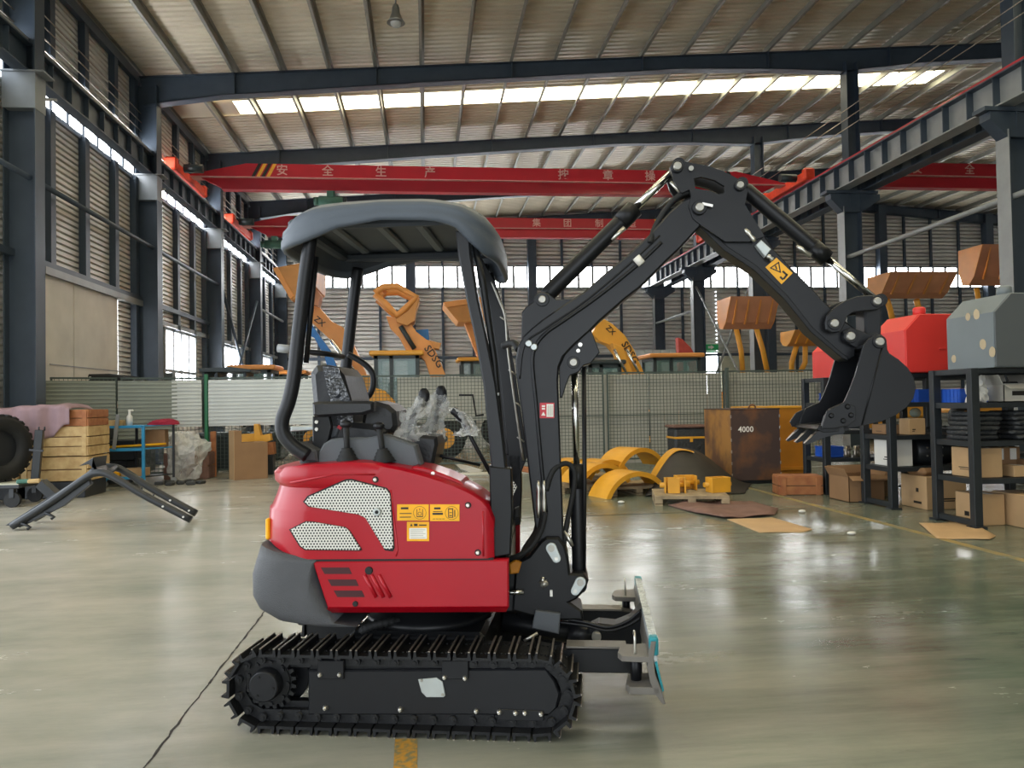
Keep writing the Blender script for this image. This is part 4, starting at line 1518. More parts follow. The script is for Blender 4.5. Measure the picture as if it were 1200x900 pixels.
# grey side console with two levers in rubber boots
con = [(371, 545), (373, 530), (379, 520), (388, 514.5), (400, 513.5), (430, 513), (448, 509), (458, 512), (475, 518), (486, 522), (493, 545), (480, 549), (400, 547)]
MB().prism([E(x, y, -.36) for x, y in con], XZ, -.36, -.26, .008).build('side_console', 'console_grey', EX)
con2 = [(344, 522), (352, 518), (372, 528), (374, 541), (356, 541)]
MB().prism([E(x, y, -.36) for x, y in con2], XZ, -.38, .38, .01).build('seat_base_bracket', 'counterweight_grey', EX)
q = E(361, 540, -.36)
MB().tube([(q.x, -.33, q.y - .03), (q.x, -.33, q.y), (q.x, -.33, q.y + .008)], [.045, .045, .04], 18).build('rubber_mount', 'rubber_black', EX)
for (xb, xt, yt) in ((407, 405.5, 495), (450, 444, 497)):
    base, tip = E3(xb, 542, -.38), E3(xt, yt, -.38)
    lv = MB().cyl(base, tip, .012, 10, r2=.014).build('control_lever', 'rubber_black', EX)
    pts_, rr_ = [], []
    for k in range(9):
        t = k / 8
        pts_.append(base + (tip - base) * (.0 + .36 * t))
        rr_.append(.05 - .032 * t + (.006 if k % 2 == 0 else 0))
    MB().tube(pts_, rr_, 16).build('lever_boot', 'rubber_black', lv)
    MB().ball(tip + Vector((0, 0, -.008)), .022, 8, (1.2, 1, .8)).build('lever_knob', 'black_satin', lv)
# front control column with the two travel levers bagged in film
MB().prism([E(x, y, -.1) for x, y in ((486, 508), (514, 511), (515, 520), (510, 546), (490, 552), (482, 530))], XZ, -.16, .1, .015).build('front_column', 'vinyl_black', EX)


def crumpled(path, radii, seed, n=18, rows=22):
    r2 = random.Random(seed)
    P = smooth_path(path, rows // (len(path) - 1) + 1)
    ph = [r2.uniform(0, 6.28) for _ in range(6)]
    rs_ = []
    for i, p in enumerate(P):
        t = i / (len(P) - 1)
        f = t * (len(radii) - 1)
        a = int(min(f, len(radii) - 2))
        r = radii[a] + (radii[a + 1] - radii[a]) * (f - a)
        ring = []
        for k in range(n):
            th = 2 * math.pi * k / n
            w = 1 + .2 * math.sin(3 * th + ph[0] + 7 * t) + .14 * math.sin(5 * th + ph[1] - 9 * t) + r2.uniform(-.1, .1)
            ring.append(p + Vector((math.cos(th) * r * w, math.sin(th) * r * w * .8, r2.uniform(-.25, .25) * r)))
        rs_.append(ring)
    return MB().rings(rs_, True, True, True, False)


for (bx, by, mx, my, tx, ty, v, sd) in ((480, 515, 483, 490, 497, 466, -.12, 3), (508, 510, 512, 484, 517, 462, .08, 5)):
    lv = MB().tube(smooth_path([E3(bx, by, v), E3(mx, my, v), E3(tx, ty, v)], 5), [.012] * 10 + [.02], 10).build('travel_lever', 'black_satin', EX)
    MB().ball(E3(tx, ty, v), .03, 8, (1, .8, 1.6)).build('lever_grip', 'black_satin', lv)
    crumpled([E3(bx - 4, by + 3, v), E3(bx - 2, by - 6, v), E3(mx, my, v), E3(tx - 4, ty + 12, v), E3(tx, ty - 6, v)], [.075, .08, .035, .06, .05, .012], sd).build('plastic_bag', 'plastic_film', lv)
# blade lever with its own small bag, leaning forward to the deck
bl = MB().tube([E3(593, 588, -.1), E3(553, 515, -.1), E3(545, 498, -.1)], .010, 10).build('blade_lever', 'black_satin', EX)
MB().tube(smooth_path([E3(549, 504, -.1), E3(541, 490, -.1), E3(530, 480, -.1)], 5), [.016] * 5 + [.02] * 5 + [.016], 10).build('lever_grip', 'black_satin', bl)
crumpled([E3(530, 478, -.1), E3(541, 487, -.1), E3(550, 502, -.1), E3(546, 508, -.1)], [.016, .03, .035, .06], 9).build('plastic_bag', 'plastic_film', bl)
MB().tube([E3(512, 533, 0), E3(562, 545, .1)], .008, 8).build('pedal_rod', 'black_satin', EX)
MB().tube([E3(538, 463, .3), E3(554, 463, .3), E3(558, 487, .3), E3(567, 486, .3)], .006, 8).build('mirror_bracket', 'black_paint', EX)
# deck corner: perforated step plate, hose bundle
MB().prism([E(x, y, -.2) for x, y in ((590, 568), (594, 552), (606, 570), (600, 584))], XZ, -.21, -.2, .001).build('perforated_plate', 'perforated_silver', EX)
MB().prism([E(x, y, -.25) for x, y in ((603, 596), (608, 594), (609, 606), (602, 608))], XZ, -.27, -.2, .006).build('rubber_stop', 'rubber_black', EX)
MB().prism([E(x, y, -.1) for x, y in ((597, 660), (604, 655), (612, 658), (608, 671), (598, 672))], XZ, -.12, -.04, .006).build('lift_eye', 'bracket_orange', EX)

# ---------------------------------------------------------------- swing post, boom, stick, bucket
sp_px = [(604, 660), (620, 652), (634, 634), (640, 630), (655, 630), (662, 640), (666, 655), (668, 672), (684, 673), (690, 680), (686, 692), (676, 702), (668, 706), (682, 716), (684, 727), (650, 727), (622, 722), (600, 716)]
spo_ = plateE('swing_post', sp_px, -.115, .115, 'black_paint', EX, .01)
MB().prism([E(x, y, 0) for x, y in ((585, 662), (640, 662), (640, 712), (585, 712))], XZ, -.09, .09, .01).build('swing_casting', 'black_paint', EX)
MB().cyl((E(618, 690, 0).x, 0, E(618, 722, 0).y), (E(618, 690, 0).x, 0, E(618, 660, 0).y), .06, 18).build('king_pin', 'black_paint', EX)
MB().cyl(E3(596, 694, -.13), E3(614, 694, -.13), .012, 10).build('swing_rod', 'chrome', EX)
for (a, b_) in (((646, 642), (652, 654)), ((680, 682), (674, 692))):
    for sgn in (-1, 1):
        vv = sgn * .118
        A, B = E(a[0], a[1], -.118), E(b_[0], b_[1], -.118)
        d_ = (B - A).normalized(); nn = Vector((-d_.y, d_.x)); r = .026
        out = []
        for k in range(9):
            t = math.pi * k / 8
            out.append(A + nn * r * math.cos(t) - d_ * r * math.sin(t))
        for k in range(9):
            t = math.pi * k / 8
            out.append(B - nn * r * .8 * math.cos(t) + d_ * r * .8 * math.sin(t))
        kp = MB().prism(out, XZ, vv, vv + sgn * .012, .002).build('keeper_plate', 'zinc_plate', spo_)
        MB().cyl((A.x, vv, A.y), (A.x, vv + sgn * .02, A.y), .016, 14).build('pin_head', 'pin_steel', spo_)
        MB().cyl((B.x, vv, B.y), (B.x, vv + sgn * .018, B.y), .009, 6).build('bolt', 'bolt_steel', spo_)

for k in range(4):
    MB().tube(smooth_path([E3(639 - 2.5 * k, 600, -.11 + .03 * k), E3(634 - 2 * k, 622, -.12 + .03 * k), E3(622 - 2 * k, 641, -.13 + .03 * k), E3(606, 652 + 2 * k, -.13 + .03 * k), E3(592, 655 + 2 * k, -.1 + .03 * k)], 6), .013, 10).build('hydraulic_hose', 'rubber_black', EX)
MB().tube([E3(634, 686, -.125), E3(642, 682, -.125)], [.02, .014], 12).build('hose_fitting', 'pin_steel', EX)
MB().cyl(E3(636, 676, -.12), E3(636, 684, -.12), .009, 8).build('grease_nipple', 'bolt_steel', EX)
MB().box(E3(646, 695, -.12), (.012, .012, .03)).build('locking_bolt', 'bolt_steel', EX)
BN = .075
boom_px = [(632, 648), (626, 610), (619, 550), (612, 490), (605, 440), (604, 421), (607, 406), (613, 394), (623, 384.5), (636, 374), (665, 354), (684, 342), (710, 319), (735, 299), (760, 276), (785, 248), (800, 235), (812, 229), (824, 230), (832, 239), (831, 250), (820, 266), (797, 291), (783, 304), (750, 337), (734, 349), (703, 376), (690, 389), (672, 405), (660, 418), (655, 430), (654, 445), (656, 500), (659, 580), (661, 640), (655, 652), (643, 656)]
boom = plateE('boom', boom_px, -BN, BN, 'black_satin', EX, .008)
# weld seams and pipes along the boom flank
for off, m_ in ((0, 'black_satin'),):
    ppx = [(640, 600), (634, 540), (628, 470), (624, 425), (628, 405), (640, 390), (660, 376), (700, 348), (745, 312), (775, 284)]
    ppx = [(x + 7 * off, y + 4 * off) for x, y in ppx]
    MB().tube(smooth_path([E3(x, y, -BN - .006) for x, y in ppx], 5), .009, 8).build('boom_pipe', m_, boom)
pp = [(606, 440), (612, 400), (636, 381), (684, 348), (735, 305), (770, 272)]
MB().tube(smooth_path([E3(x + 3, y + 4, -BN) for x, y in pp], 5), .005, 6).build('weld_seam', 'black_paint', boom)
for (x, y) in ((620, 403), (626, 407)):
    q = E(x, y, -BN)
    MB().tube([(q.x, -BN - .02, q.y), (q.x, -BN - .026, q.y)], [.017, .013], 14).build('pipe_clamp', 'zinc_plate', boom)
for k in (0, 1):
    q = [E3(631 + 6.5 * k, y, -BN - .016) for y in (563, 573, 578, 590, 600, 607)]
    MB().tube(q, [.006, .011, .008, .012, .009, .006], 10).build('hose_fitting', 'bolt_steel', boom)
q = [E(x, y, -BN) for x, y in ((645, 309), (0, 0))]
for (x0, y0, x1, y1) in ((745, 302, 752, 310),):
    A, B = E(x0, y0, -BN), E(x1, y1, -BN)
    MB().tube([(A.x, -BN - .014, A.y), (B.x, -BN - .014, B.y)], .02, 12).build('pipe_clamp', 'decal_white', boom)
# cylinder lug on the boom's back, boom-cylinder bracket in its elbow
plateE('stick_cylinder_lug', [(611, 398), (611.5, 366), (616, 360), (625, 354), (626, 347), (631, 343), (637, 342), (644, 345), (652, 351), (672, 350), (650, 368), (625, 386)], -.06, .06, 'black_satin', boom, .004)
plateE('boom_cylinder_bracket', [(692, 385), (703, 413), (692, 426), (684, 428), (678, 436), (668, 440), (664, 450), (659, 466), (656, 466), (655, 430), (662, 415)], -.06, .06, 'black_satin', boom, .004)
for (x, y, r) in ((680, 404, .012), (677.5, 411, .011)):
    q = E(x, y, -.065)
    MB().tube([(q.x, -.06, q.y), (q.x, -.07, q.y)], [r, r * .8], 12).build('bolt', 'bolt_steel', boom)


def pin(x, y, v, r, parent, name='pivot_pin', m='pin_steel'):
    q = E(x, y, -v)
    o = MB().tube([(q.x, -v - .012, q.y), (q.x, -v - .006, q.y), (q.x, v + .006, q.y), (q.x, v + .012, q.y)], [r * .8, r, r, r * .8], 18).build(name, m, parent)
    return o


def boss(x, y, v, r, parent):
    q = E(x, y, -v)
    return MB().tube([(q.x, -v - .004, q.y), (q.x, -v, q.y), (q.x, v, q.y), (q.x, v + .004, q.y)], [r * .92, r, r, r * .92], 22).build('pin_boss', 'black_satin', parent)


boss(635.5, 351, .062, .034, boom); pin(635.5, 351, .066, .019, boom)
boss(672, 424.7, .062, .03, boom); pin(672, 424.7, .066, .02, boom)
# red warning plate on the boom
q = [E(x, y, -BN) for x, y in ((632.5, 472), (649.5, 472), (649.5, 490), (632.5, 490))]
wp = MB().prism(q, XZ, -BN - .003, -BN).build('warning_sticker', 'decal_red', boom)
q = [E(x, y, -BN) for x, y in ((640.5, 473.5), (648.5, 473.5), (648.5, 488.5), (640.5, 488.5))]
MB().prism(q, XZ, -BN - .004, -BN).build('print', 'decal_white', wp)
q = [E(x, y, -BN) for x, y in ((634.2, 487), (636.8, 482.5), (639.4, 487))]
MB().prism(q, XZ, -BN - .004, -BN).build('print', 'decal_white', wp)
for k in range(2):
    q = [E(x, y, -BN) for x, y in ((635, 475 + 3 * k), (638.8, 475 + 3 * k), (638.8, 477 + 3 * k), (635, 477 + 3 * k))]
    MB().prism(q, XZ, -BN - .004, -BN).build('print', 'decal_white', wp)
for k in range(4):
    q = [E(x, y, -BN) for x, y in ((642 + 1.6 * k, 475), (642.7 + 1.6 * k, 475), (642.7 + 1.6 * k, 487), (642 + 1.6 * k, 487))]
    MB().prism(q, XZ, -BN - .0045, -BN).build('print', 'card_grey', wp)

# boom cylinder, stick cylinder, bucket cylinder: barrel, rod, eye


def cylinder(name, A, B, split, rb_, rr_, eyeA, eyeB, v=0.0):
    A3, B3 = E3(A[0], A[1], v), E3(B[0], B[1], v)
    d_ = B3 - A3
    o = MB().tube([A3 + d_ * .02, A3 + d_ * .05, A3 + d_ * (split - .03), A3 + d_ * split], [rb_ * .8, rb_, rb_, rb_ * .85], 20).build(name, 'black_satin', EX)
    MB().tube([A3 + d_ * (split - .11), A3 + d_ * (split - .005)], rb_ * 1.14, 20).build('gland', 'black_paint', o)
    MB().tube([A3 + d_ * split, A3 + d_ * .97], rr_, 16).build('piston_rod', 'chrome', o)
    for P, r in ((A3, eyeA), (B3, eyeB)):
        MB().tube([P + Vector((0, -.045, 0)), P + Vector((0, .045, 0))], r, 18).build('rod_eye', 'black_satin', o)
    return o


bcy = cylinder('boom_cylinder', (679, 684), (673, 425), .54, .034, .016, .036, .034)
MB().tube([E3(684, 690, -.02), E3(685, 560, -.02), E3(684.5, 430, -.02)], .011, 10).build('cylinder_pipe', 'black_paint', bcy)
MB().tube(smooth_path([E3(640, 575, -.09), E3(648, 552, -.08), E3(663, 543, -.05), E3(673, 552, -.04), E3(672, 575, -.04), E3(665, 610, -.04), E3(660, 640, -.05)], 6), .013, 10).build('hydraulic_hose', 'rubber_black', bcy)
MB().tube([E3(661, 622, -.05), E3(667, 632, -.05), E3(671, 640, -.05)], [.008, .012, .008], 10).build('hose_fitting', 'bolt_steel', bcy)
scy = cylinder('stick_cylinder', (635.5, 351), (794, 195), .69, .040, .019, .034, .03)
q0, q1 = E3(717, 281, -.045), E3(732, 267, -.045)
MB().tube([q0, (q0 + q1) / 2, q1], [.006, .010, .012], 10).build('pipe_fitting', 'bolt_steel', scy)
bky = cylinder('bucket_cylinder', (867.5, 217), (1028, 353), .64, .036, .017, .028, .03)
q0, q1 = E3(934, 288, -.04), E3(950, 300, -.04)
MB().tube([q0, q0 + (q1 - q0) * .3, q0 + (q1 - q0) * .5, q1], [.006, .012, .008, .013], 10).build('pipe_fitting', 'bolt_steel', bky)

SNV = .085
stick_plate = [(785, 196), (788, 190), (795, 187.5), (808, 190.5), (830, 194.5), (848, 200.5), (862, 208), (872, 213), (875, 222), (872, 240), (887, 262), (870, 275), (840, 272), (822, 264), (812, 256), (808, 240), (812, 226), (808, 222), (799, 226), (790, 213)]
slot = None
# side plates straddle the boom head: each built round the long see-through slot
slot_px = [(813, 209), (822, 207), (838, 211), (849, 218), (849, 226), (842, 228), (830, 223), (815, 221)]


def plate_with_slot(v0, v1):
    upper = [(785, 196), (788, 190), (795, 187.5), (808, 190.5), (830, 194.5), (848, 200.5), (862, 208), (872, 213), (876, 224)]
    mb = MB()
    up = upper + [(866, 226), (849, 226), (849, 218), (838, 211), (822, 207), (813, 209), (815, 221), (808, 222), (799, 226), (790, 213)]
    dn = [(815, 221), (830, 223), (842, 228), (849, 226), (866, 226), (876, 224), (873, 240), (887, 262), (896, 277), (878, 283), (850, 283), (822, 264), (812, 256), (807, 242), (810, 230), (808, 222)]
    mb.prism([E(x, y, -SNV) for x, y in up], XZ, v0, v1, 0)
    mb.prism([E(x, y, -SNV) for x, y in dn], XZ, v0, v1, 0)
    return mb


stick_px = [(824, 262), (845, 240), (874, 243), (887, 262), (907, 292), (928, 314), (950, 336), (962, 349), (985, 372), (1004, 386), (1008, 396), (1003, 408), (1003, 418), (994, 422.5), (987, 418), (953, 388), (923, 350), (887, 315), (853, 292), (832, 273)]
stick = plateE('stick', stick_px, -.055, .055, 'black_satin', EX, .007)
for v0, v1 in ((-SNV, -SNV + .022), (SNV - .022, SNV)):
    plate_with_slot(v0, v1).build('stick_head_plate', 'black_satin', stick)
plateE('stick_edge', [(824, 262), (853, 289), (887, 311), (923, 346), (953, 384), (987, 414), (994, 418), (994, 423), (987, 420), (950, 389), (920, 352), (884, 317), (848, 293), (820, 266)], -.06, .06, 'black_paint', stick, .003)
boss(794, 195, .102, .028, stick); pin(794, 195, .108, .02, stick)
boss(820, 243, .104, .034, stick); pin(820, 243, .112, .021, stick)
boss(867.5, 217, .102, .026, stick); pin(867.5, 217, .108, .017, stick)
q = E3(829, 240, -.112)
MB().box(q, (.05, .008, .012), ry=.25).build('pin_keeper', 'bolt_steel', stick)
MB().cyl(E3(810, 192 + 5, -.104), E3(810, 197, -.09), .012, 12).build('bolt', 'pin_steel', stick)
# hoses over the elbow
for k in range(3):
    dv = -.05 + .04 * k
    MB().tube(smooth_path([E3(762, 285 + 2 * k, dv - .03), E3(768, 266, dv), E3(782, 243, dv), E3(797, 229 + k, dv), (E3(812, 225 + k, dv)), E3(835, 228, dv), E3(848, 238 + k, dv)], 6), .014, 10).build('hydraulic_hose', 'rubber_black', boom)
MB().tube([E3(786, 213, -.05), E3(799, 228, -.05)], .008, 8).build('hose_clip', 'bolt_steel', boom)
# valve block and yellow sticker on the stick
blk = [(886, 287), (892, 281), (904, 292), (897, 301)]
vb = plateE('valve_block', blk, -.09, -.05, 'zinc_plate', stick, .003)
for (x0, y0, x1, y1) in ((873, 268, 885, 283), (899, 299, 906, 305)):
    a, b_ = E3(x0, y0, -.09), E3(x1, y1, -.09)
    MB().tube([a, a + (b_ - a) * .3, a + (b_ - a) * .5, a + (b_ - a) * .8, b_], [.007, .012, .008, .012, .008], 10).build('valve_fitting', 'bolt_steel', vb)
yq = [(897, 313), (910, 302), (929, 320), (916, 333)]
ys = plateE('warning_sticker', yq, -.0585, -.055, 'decal_yellow', stick, 0)
tr_o = [(904, 317), (915, 310), (916.5, 320)]


def line_px(pts_, w, m, parent, v=-.0595, close=False):
    P = [E(x, y, v) for x, y in pts_]
    if close:
        P.append(P[0])
    mb_ = MB()
    for a, b_ in zip(P, P[1:]):
        d_ = (b_ - a).normalized() * w / 2
        n_ = Vector((-d_.y, d_.x))
        mb_.add([(p.x, v, p.y) for p in (a - n_ - d_, b_ - n_ + d_, b_ + n_ + d_, a + n_ - d_)], [[0, 1, 2, 3]])
    return mb_.build('print', m, parent)


line_px([(903, 314), (912.5, 307.5), (914.5, 319)], .005, 'decal_black', ys, close=True)
line_px([(909, 312), (910, 315)], .006, 'decal_black', ys)
line_px([(918, 318.5), (922, 322), (919, 326)], .009, 'decal_black', ys)
line_px([(915, 325), (917, 327)], .009, 'decal_black', ys)

# bucket linkage
plateE('bucket_link', [(967, 378), (969, 370), (974, 364), (982, 357.5), (992, 351.5), (1004, 347), (1018, 345.5), (1030, 346), (1036, 351), (1035, 359), (1028, 363), (1012, 364.5), (1000, 366), (993, 371), (989, 382), (985, 389), (975, 390), (968, 386)], -.105, -.085, 'black_satin', EX, .004)
q = [E(x, y, -.105) for x, y in [(967, 378), (969, 370), (974, 364), (982, 357.5), (992, 351.5), (1004, 347), (1018, 345.5), (1030, 346), (1036, 351), (1035, 359), (1028, 363), (1012, 364.5), (1000, 366), (993, 371), (989, 382), (985, 389), (975, 390), (968, 386)]]
MB().prism(q, XZ, .085, .105, .004).build('bucket_link', 'black_satin', EX)
hl = plateE('tipping_link', [(1013, 356), (1020, 350), (1032, 352), (1034, 362), (1033, 395), (1036, 403), (1026, 406), (1018, 400), (1014, 392)], -.06, .06, 'black_satin', EX, .01)
boss(978, 379, .108, .03, hl); pin(978, 379, .114, .019, hl)
boss(1028, 353, .108, .028, hl); pin(1028, 353, .114, .018, hl)

BKV = .17
side_px = [(1012, 404), (1018, 397), (1026, 392), (1033, 392), (1039, 398), (1040, 410), (1043, 415), (1053, 421), (1064, 431), (1071, 442), (1073.5, 454), (1070.5, 467), (1063, 477), (1051, 486), (1033, 494), (1011, 499), (990, 503), (968, 503), (963, 499), (966, 488), (972, 479), (989, 471.5), (996, 456.5), (1002.5, 439), (1008, 419)]
bucket = None
sq_ = [E(x, y, -BKV) for x, y in side_px]
bucket = MB().prism(sq_, XZ, -BKV, -BKV + .014, .002).build('bucket', 'black_satin', EX)
MB().prism(sq_, XZ, BKV - .014, BKV, .002).build('side_plate', 'black_satin', bucket)
# curved shell (back and floor)
shell_px = [(1012, 404), (1026, 398), (1038, 411), (1053, 421), (1064, 431), (1071, 442), (1073.5, 454), (1070.5, 467), (1063, 477), (1051, 486), (1033, 494), (1011, 499), (990, 503), (966, 503)]
S = [E(x, y, -BKV) for x, y in shell_px]
cxm = E(1020, 455, -BKV)
outer = S
inner = [p + (cxm - p).normalized() * .014 for p in S]
rs = [[(o_.x, -BKV + .004, o_.y), (o_.x, BKV - .004, o_.y), (i_.x, BKV - .004, i_.y), (i_.x, -BKV + .004, i_.y)] for o_, i_ in zip(outer, inner)]
MB().rings(rs).build('bucket_shell', 'black_satin', bucket)
# cutting lip, teeth, side cutters
lip = [E(x, y, -BKV) for x, y in ((995, 499), (960, 499), (957, 503), (965, 507), (995, 505))]
MB().prism(lip, XZ, -BKV, BKV, .002).build('cutting_lip', 'black_paint', bucket)
for k, vv in enumerate((-BKV + .03, 0, BKV - .03)):
    t_px = [(982, 496), (962, 499), (950, 510), (941, 518.5), (942, 521), (950, 518), (963, 512), (985, 507)]
    tq = [E(x + 2, y, -BKV + .03) for x, y in t_px]
    rs = []
    mb = MB()
    n_ = len(tq)
    # taper: the tip is narrower than the root
    ring0, ring1 = [], []
    for p in tq:
        f = max(0, min(1, (p.x - tq[3].x) / (tq[0].x - tq[3].x)))
        w_ = .012 + .02 * f
        ring0.append((p.x, vv - w_, p.y)); ring1.append((p.x, vv + w_, p.y))
    mb.rings([ring0, ring1])
    to = mb.build('bucket_tooth', 'black_paint', bucket)
    a, b_ = tq[3], tq[2]
    rr2 = [(tq[3].x - .004, vv - .011, tq[3].y - .004), (tq[3].x - .004, vv + .011, tq[3].y - .004), (tq[2].x, vv + .018, tq[2].y + .003), (tq[2].x, vv - .018, tq[2].y + .003)]
    MB().add(rr2, [[0, 1, 2, 3]]).build('worn_tip', 'worn_steel', to)
for sgn in (-1, 1):
    sc = [(968, 481.5), (988, 471.5), (1001, 476), (1002, 492), (992, 499), (975, 502), (962, 502)] if sgn < 0 else [(960, 485), (968, 481.5), (988, 471.5), (992, 499), (975, 502), (955, 503), (952, 497)]
    q = [E(x, y, -BKV) for x, y in sc]
    s0 = MB().prism(q, XZ, sgn * (BKV + .012), sgn * BKV, .002).build('side_cutter', 'black_satin', bucket)
    for (x, y) in ((992, 476.5), (996, 486.5), (987, 493), (973, 487)):
        p = E(x, y, -BKV)
        MB().tube([(p.x, sgn * (BKV + .022), p.y), (p.x, sgn * (BKV + .012), p.y)], [.007, .013], 8).build('bolt', 'black_paint', s0)
# weld line down the side, ear lugs, pins
for a, b_ in (((1034, 405), (1010, 498)),):
    A, B = E(*a, -BKV), E(*b_, -BKV)
    MB().tube([(A.x, -BKV - .001, A.y), (B.x, -BKV - .001, B.y)], .004, 6).build('weld_seam', 'black_paint', bucket)
for vv in (-.085, .085):
    ear = [E(x, y, -.085) for x, y in ((988, 388), (996, 384), (1008, 388), (1016, 392), (1026, 390), (1036, 396), (1038, 408), (1012, 412), (996, 404), (988, 398))]
    MB().prism(ear, XZ, vv - .009, vv + .009, .002).build('bucket_ear', 'black_satin', bucket)
boss(997, 394, .1, .032, bucket); pin(997, 394, .112, .02, bucket)
boss(1031, 400.5, .178, .03, bucket); pin(1031, 400.5, .184, .019, bucket)
# ================================================================ FENCE
def rz_between(a, b):
    return math.atan2(b[1] - a[1], b[0] - a[0])


FTOP = 1.98
fence_pts = [(-6.95, 15.1), (-5.95, 15.75), (-4.45, 16.35), (-1.6, 16.45), (1.7, 16.5), (3.9, 16.45), (6.62, 16.4), (8.9, 16.35)]
fl_names = ['leftmost narrow wire fence panel by the left wall', 'second wire fence panel behind the blue trolley', 'wire fence panel behind the tan carton', 'wire fence panel behind the excavator seat',
            'wire fence panel left of the boom', 'wide wire fence panel behind the yellow fenders', 'short wire fence panel behind the rusty box']
for i in range(len(fence_pts) - 1):
    a, b_ = fence_pts[i], fence_pts[i + 1]
    Lf = math.hypot(b_[0] - a[0], b_[1] - a[1])
    f = empty('wire_fence', (a[0], a[1], 0), rz_between(a, b_))
    fr = MB()
    for z in (.1, FTOP):
        fr.box((Lf / 2, 0, z), (Lf - .06, .035, .035))
    for x in (.05, Lf - .05):
        fr.box((x, 0, FTOP / 2 + .05), (.035, .035, FTOP - .1))
    fr.build('panel_frame', 'fence_wire', f)
    wm = MB()
    x = .1
    while x < Lf - .08:
        wm.box((x, 0, FTOP / 2 + .05), (.009, .009, FTOP - .14))
        x += .075
    z = .18
    while z < FTOP - .05:
        wm.box((Lf / 2, .006, z), (Lf - .1, .009, .009))
        z += .075
    w_ = wm.build('wire_mesh', 'fence_wire', f)
    w_['kind'] = 'stuff'
    MB().box((Lf / 2, 0, 1.05), (Lf - .1, .014, .02)).build('mid_rail', 'fence_wire', f)
    tag(f, fl_names[i], 'fence panel', 'wire fence panels')
for i, (x, y) in enumerate(((-4.45, 16.30), (1.7, 16.45), (6.62, 16.35))):
    p = empty('fence_post', (x, y, 0))
    MB().box((0, -.02, 1.03), (.07, .07, 2.06), b=.008).build('post_tube', 'fence_green' if i < 2 else 'fence_wire', p)
    MB().box((0, -.02, .01), (.18, .18, .02)).build('base_plate', 'fence_green' if i < 2 else 'fence_wire', p)
    tag(p, ['green fence post beside the tan carton', 'green fence post behind the boom cylinder', 'dark green fence post above the rusty box'][i], 'post', 'green fence posts')

# pale backing sheets tied to the far side of the fence
for i, (xa_, xb_, z0_, z1_, lab_) in enumerate(((1.75, 3.2, 0, 1.95, 'pale backing sheet behind the fence right of the boom'), (3.22, 4.9, 0, 1.95, 'pale backing sheet behind the fence above the yellow fenders'), (4.92, 6.58, 0, 1.95, 'pale backing sheet behind the fence left of the rusty box'), (6.66, 8.8, 0, 1.95, 'pale backing sheet behind the fence above the orange box'), (-.6, 1.65, 1.0, 1.95, 'pale backing sheet behind the fence above the loader wheel'))):
    o = MB()
    n_ = 5
    for k in range(n_):
        o.box((xa_ + (xb_ - xa_) * (k + .5) / n_, 16.56 + .004 * (k % 2), (z0_ + z1_) / 2), ((xb_ - xa_) / n_ - .006, .01, z1_ - z0_))
    o.box(((xa_ + xb_) / 2, 16.575, z1_ - .03), (xb_ - xa_, .02, .05))
    tag(o.build('backing_sheet', 'fence_sheet'), lab_, 'metal sheet', 'pale backing sheets on the fence')


def rib_panel(name, a, b_, z0, z1, m, label, grp):
    Lf = math.hypot(b_[0] - a[0], b_[1] - a[1])
    mb = MB()
    pr = corrugated(0, z0, z1, .075, .016)
    vs, fs = [], []
    for dy, z in pr:
        vs += [(0, -dy, z), (Lf, -dy, z)]
    for i in range(len(pr) - 1):
        fs.append([2 * i, 2 * i + 1, 2 * i + 3, 2 * i + 2])
    mb.add(vs, fs)
    o = mb.build(name, m, recalc=False)
    sol = o.modifiers.new('thickness', 'SOLIDIFY')
    sol.thickness = .003
    o.location = (a[0], a[1] - .06, 0)
    o.rotation_euler = (0, 0, rz_between(a, b_))
    tag(o, label, 'metal sheet', grp)
    return o


G_ = 'ribbed metal sheets hung on the fence'
rib_panel('ribbed_sheet', (-6.95, 15.05), (-5.97, 15.7), .55, 1.93, 'sheet_dull', 'dull grey ribbed sheet at the left wall end of the fence', G_)
rib_panel('ribbed_sheet', (-5.93, 15.7), (-4.95, 16.1), .75, 1.93, 'sheet_dull', 'dull grey ribbed sheet second from the left wall', G_)
rib_panel('ribbed_sheet', (-5.04, 16.06), (-4.52, 16.25), 1.0, 1.94, 'sheet_light', 'narrow bright ribbed sheet left of the green post', G_)
rib_panel('ribbed_sheet', (-4.4, 16.3), (-1.7, 16.4), 1.0, 1.94, 'sheet_light', 'long bright ribbed sheet behind the tan carton', G_)


# ================================================================ MACHINES BEHIND THE FENCE
def ppY(pts, Y):
    return [(at_y(x, y, Y).x, at_y(x, y, Y).z) for x, y in pts]


def root_at(name, px, Y):
    p = at_y(px, 470, Y)
    return empty(name, (p.x, Y, 0))


def partY(name, pts, Y, t, m, root, b=.01, dy=0.0):
    q = [(x - root.location.x, z) for x, z in ppY(pts, Y)]
    return MB().prism(q, XZ, dy - t / 2, dy + t / 2, b).build(name, m, root)


def txtY(body, px, py, Y, size, ang, m, root, dy):
    p = at_y(px, py, Y)
    return text_mesh('lettering', body, size, m, root, Matrix.Translation((p.x - root.location.x, dy, p.z)) @ FACE_CAM @ Matrix.Rotation(math.radians(ang), 4, 'Z'), .004)


def wheel(name, root, x, y, r, w, rim='loader_yellow'):
    o = MB().tube([(x, y - w / 2, r), (x, y - w / 2 + .05, r), (x, y + w / 2 - .05, r), (x, y + w / 2, r)], [r * .86, r, r, r * .86], 28).build(name, 'rubber_black', root)
    MB().tube([(x, y - w / 2 - .02, r), (x, y - w / 2 + .03, r)], [r * .45, r * .55], 20).build('rim', rim, o)
    MB().cyl((x, y - w / 2 - .05, r), (x, y - w / 2, r), r * .16, 12).build('hub', 'cab_dark', o)
    return o


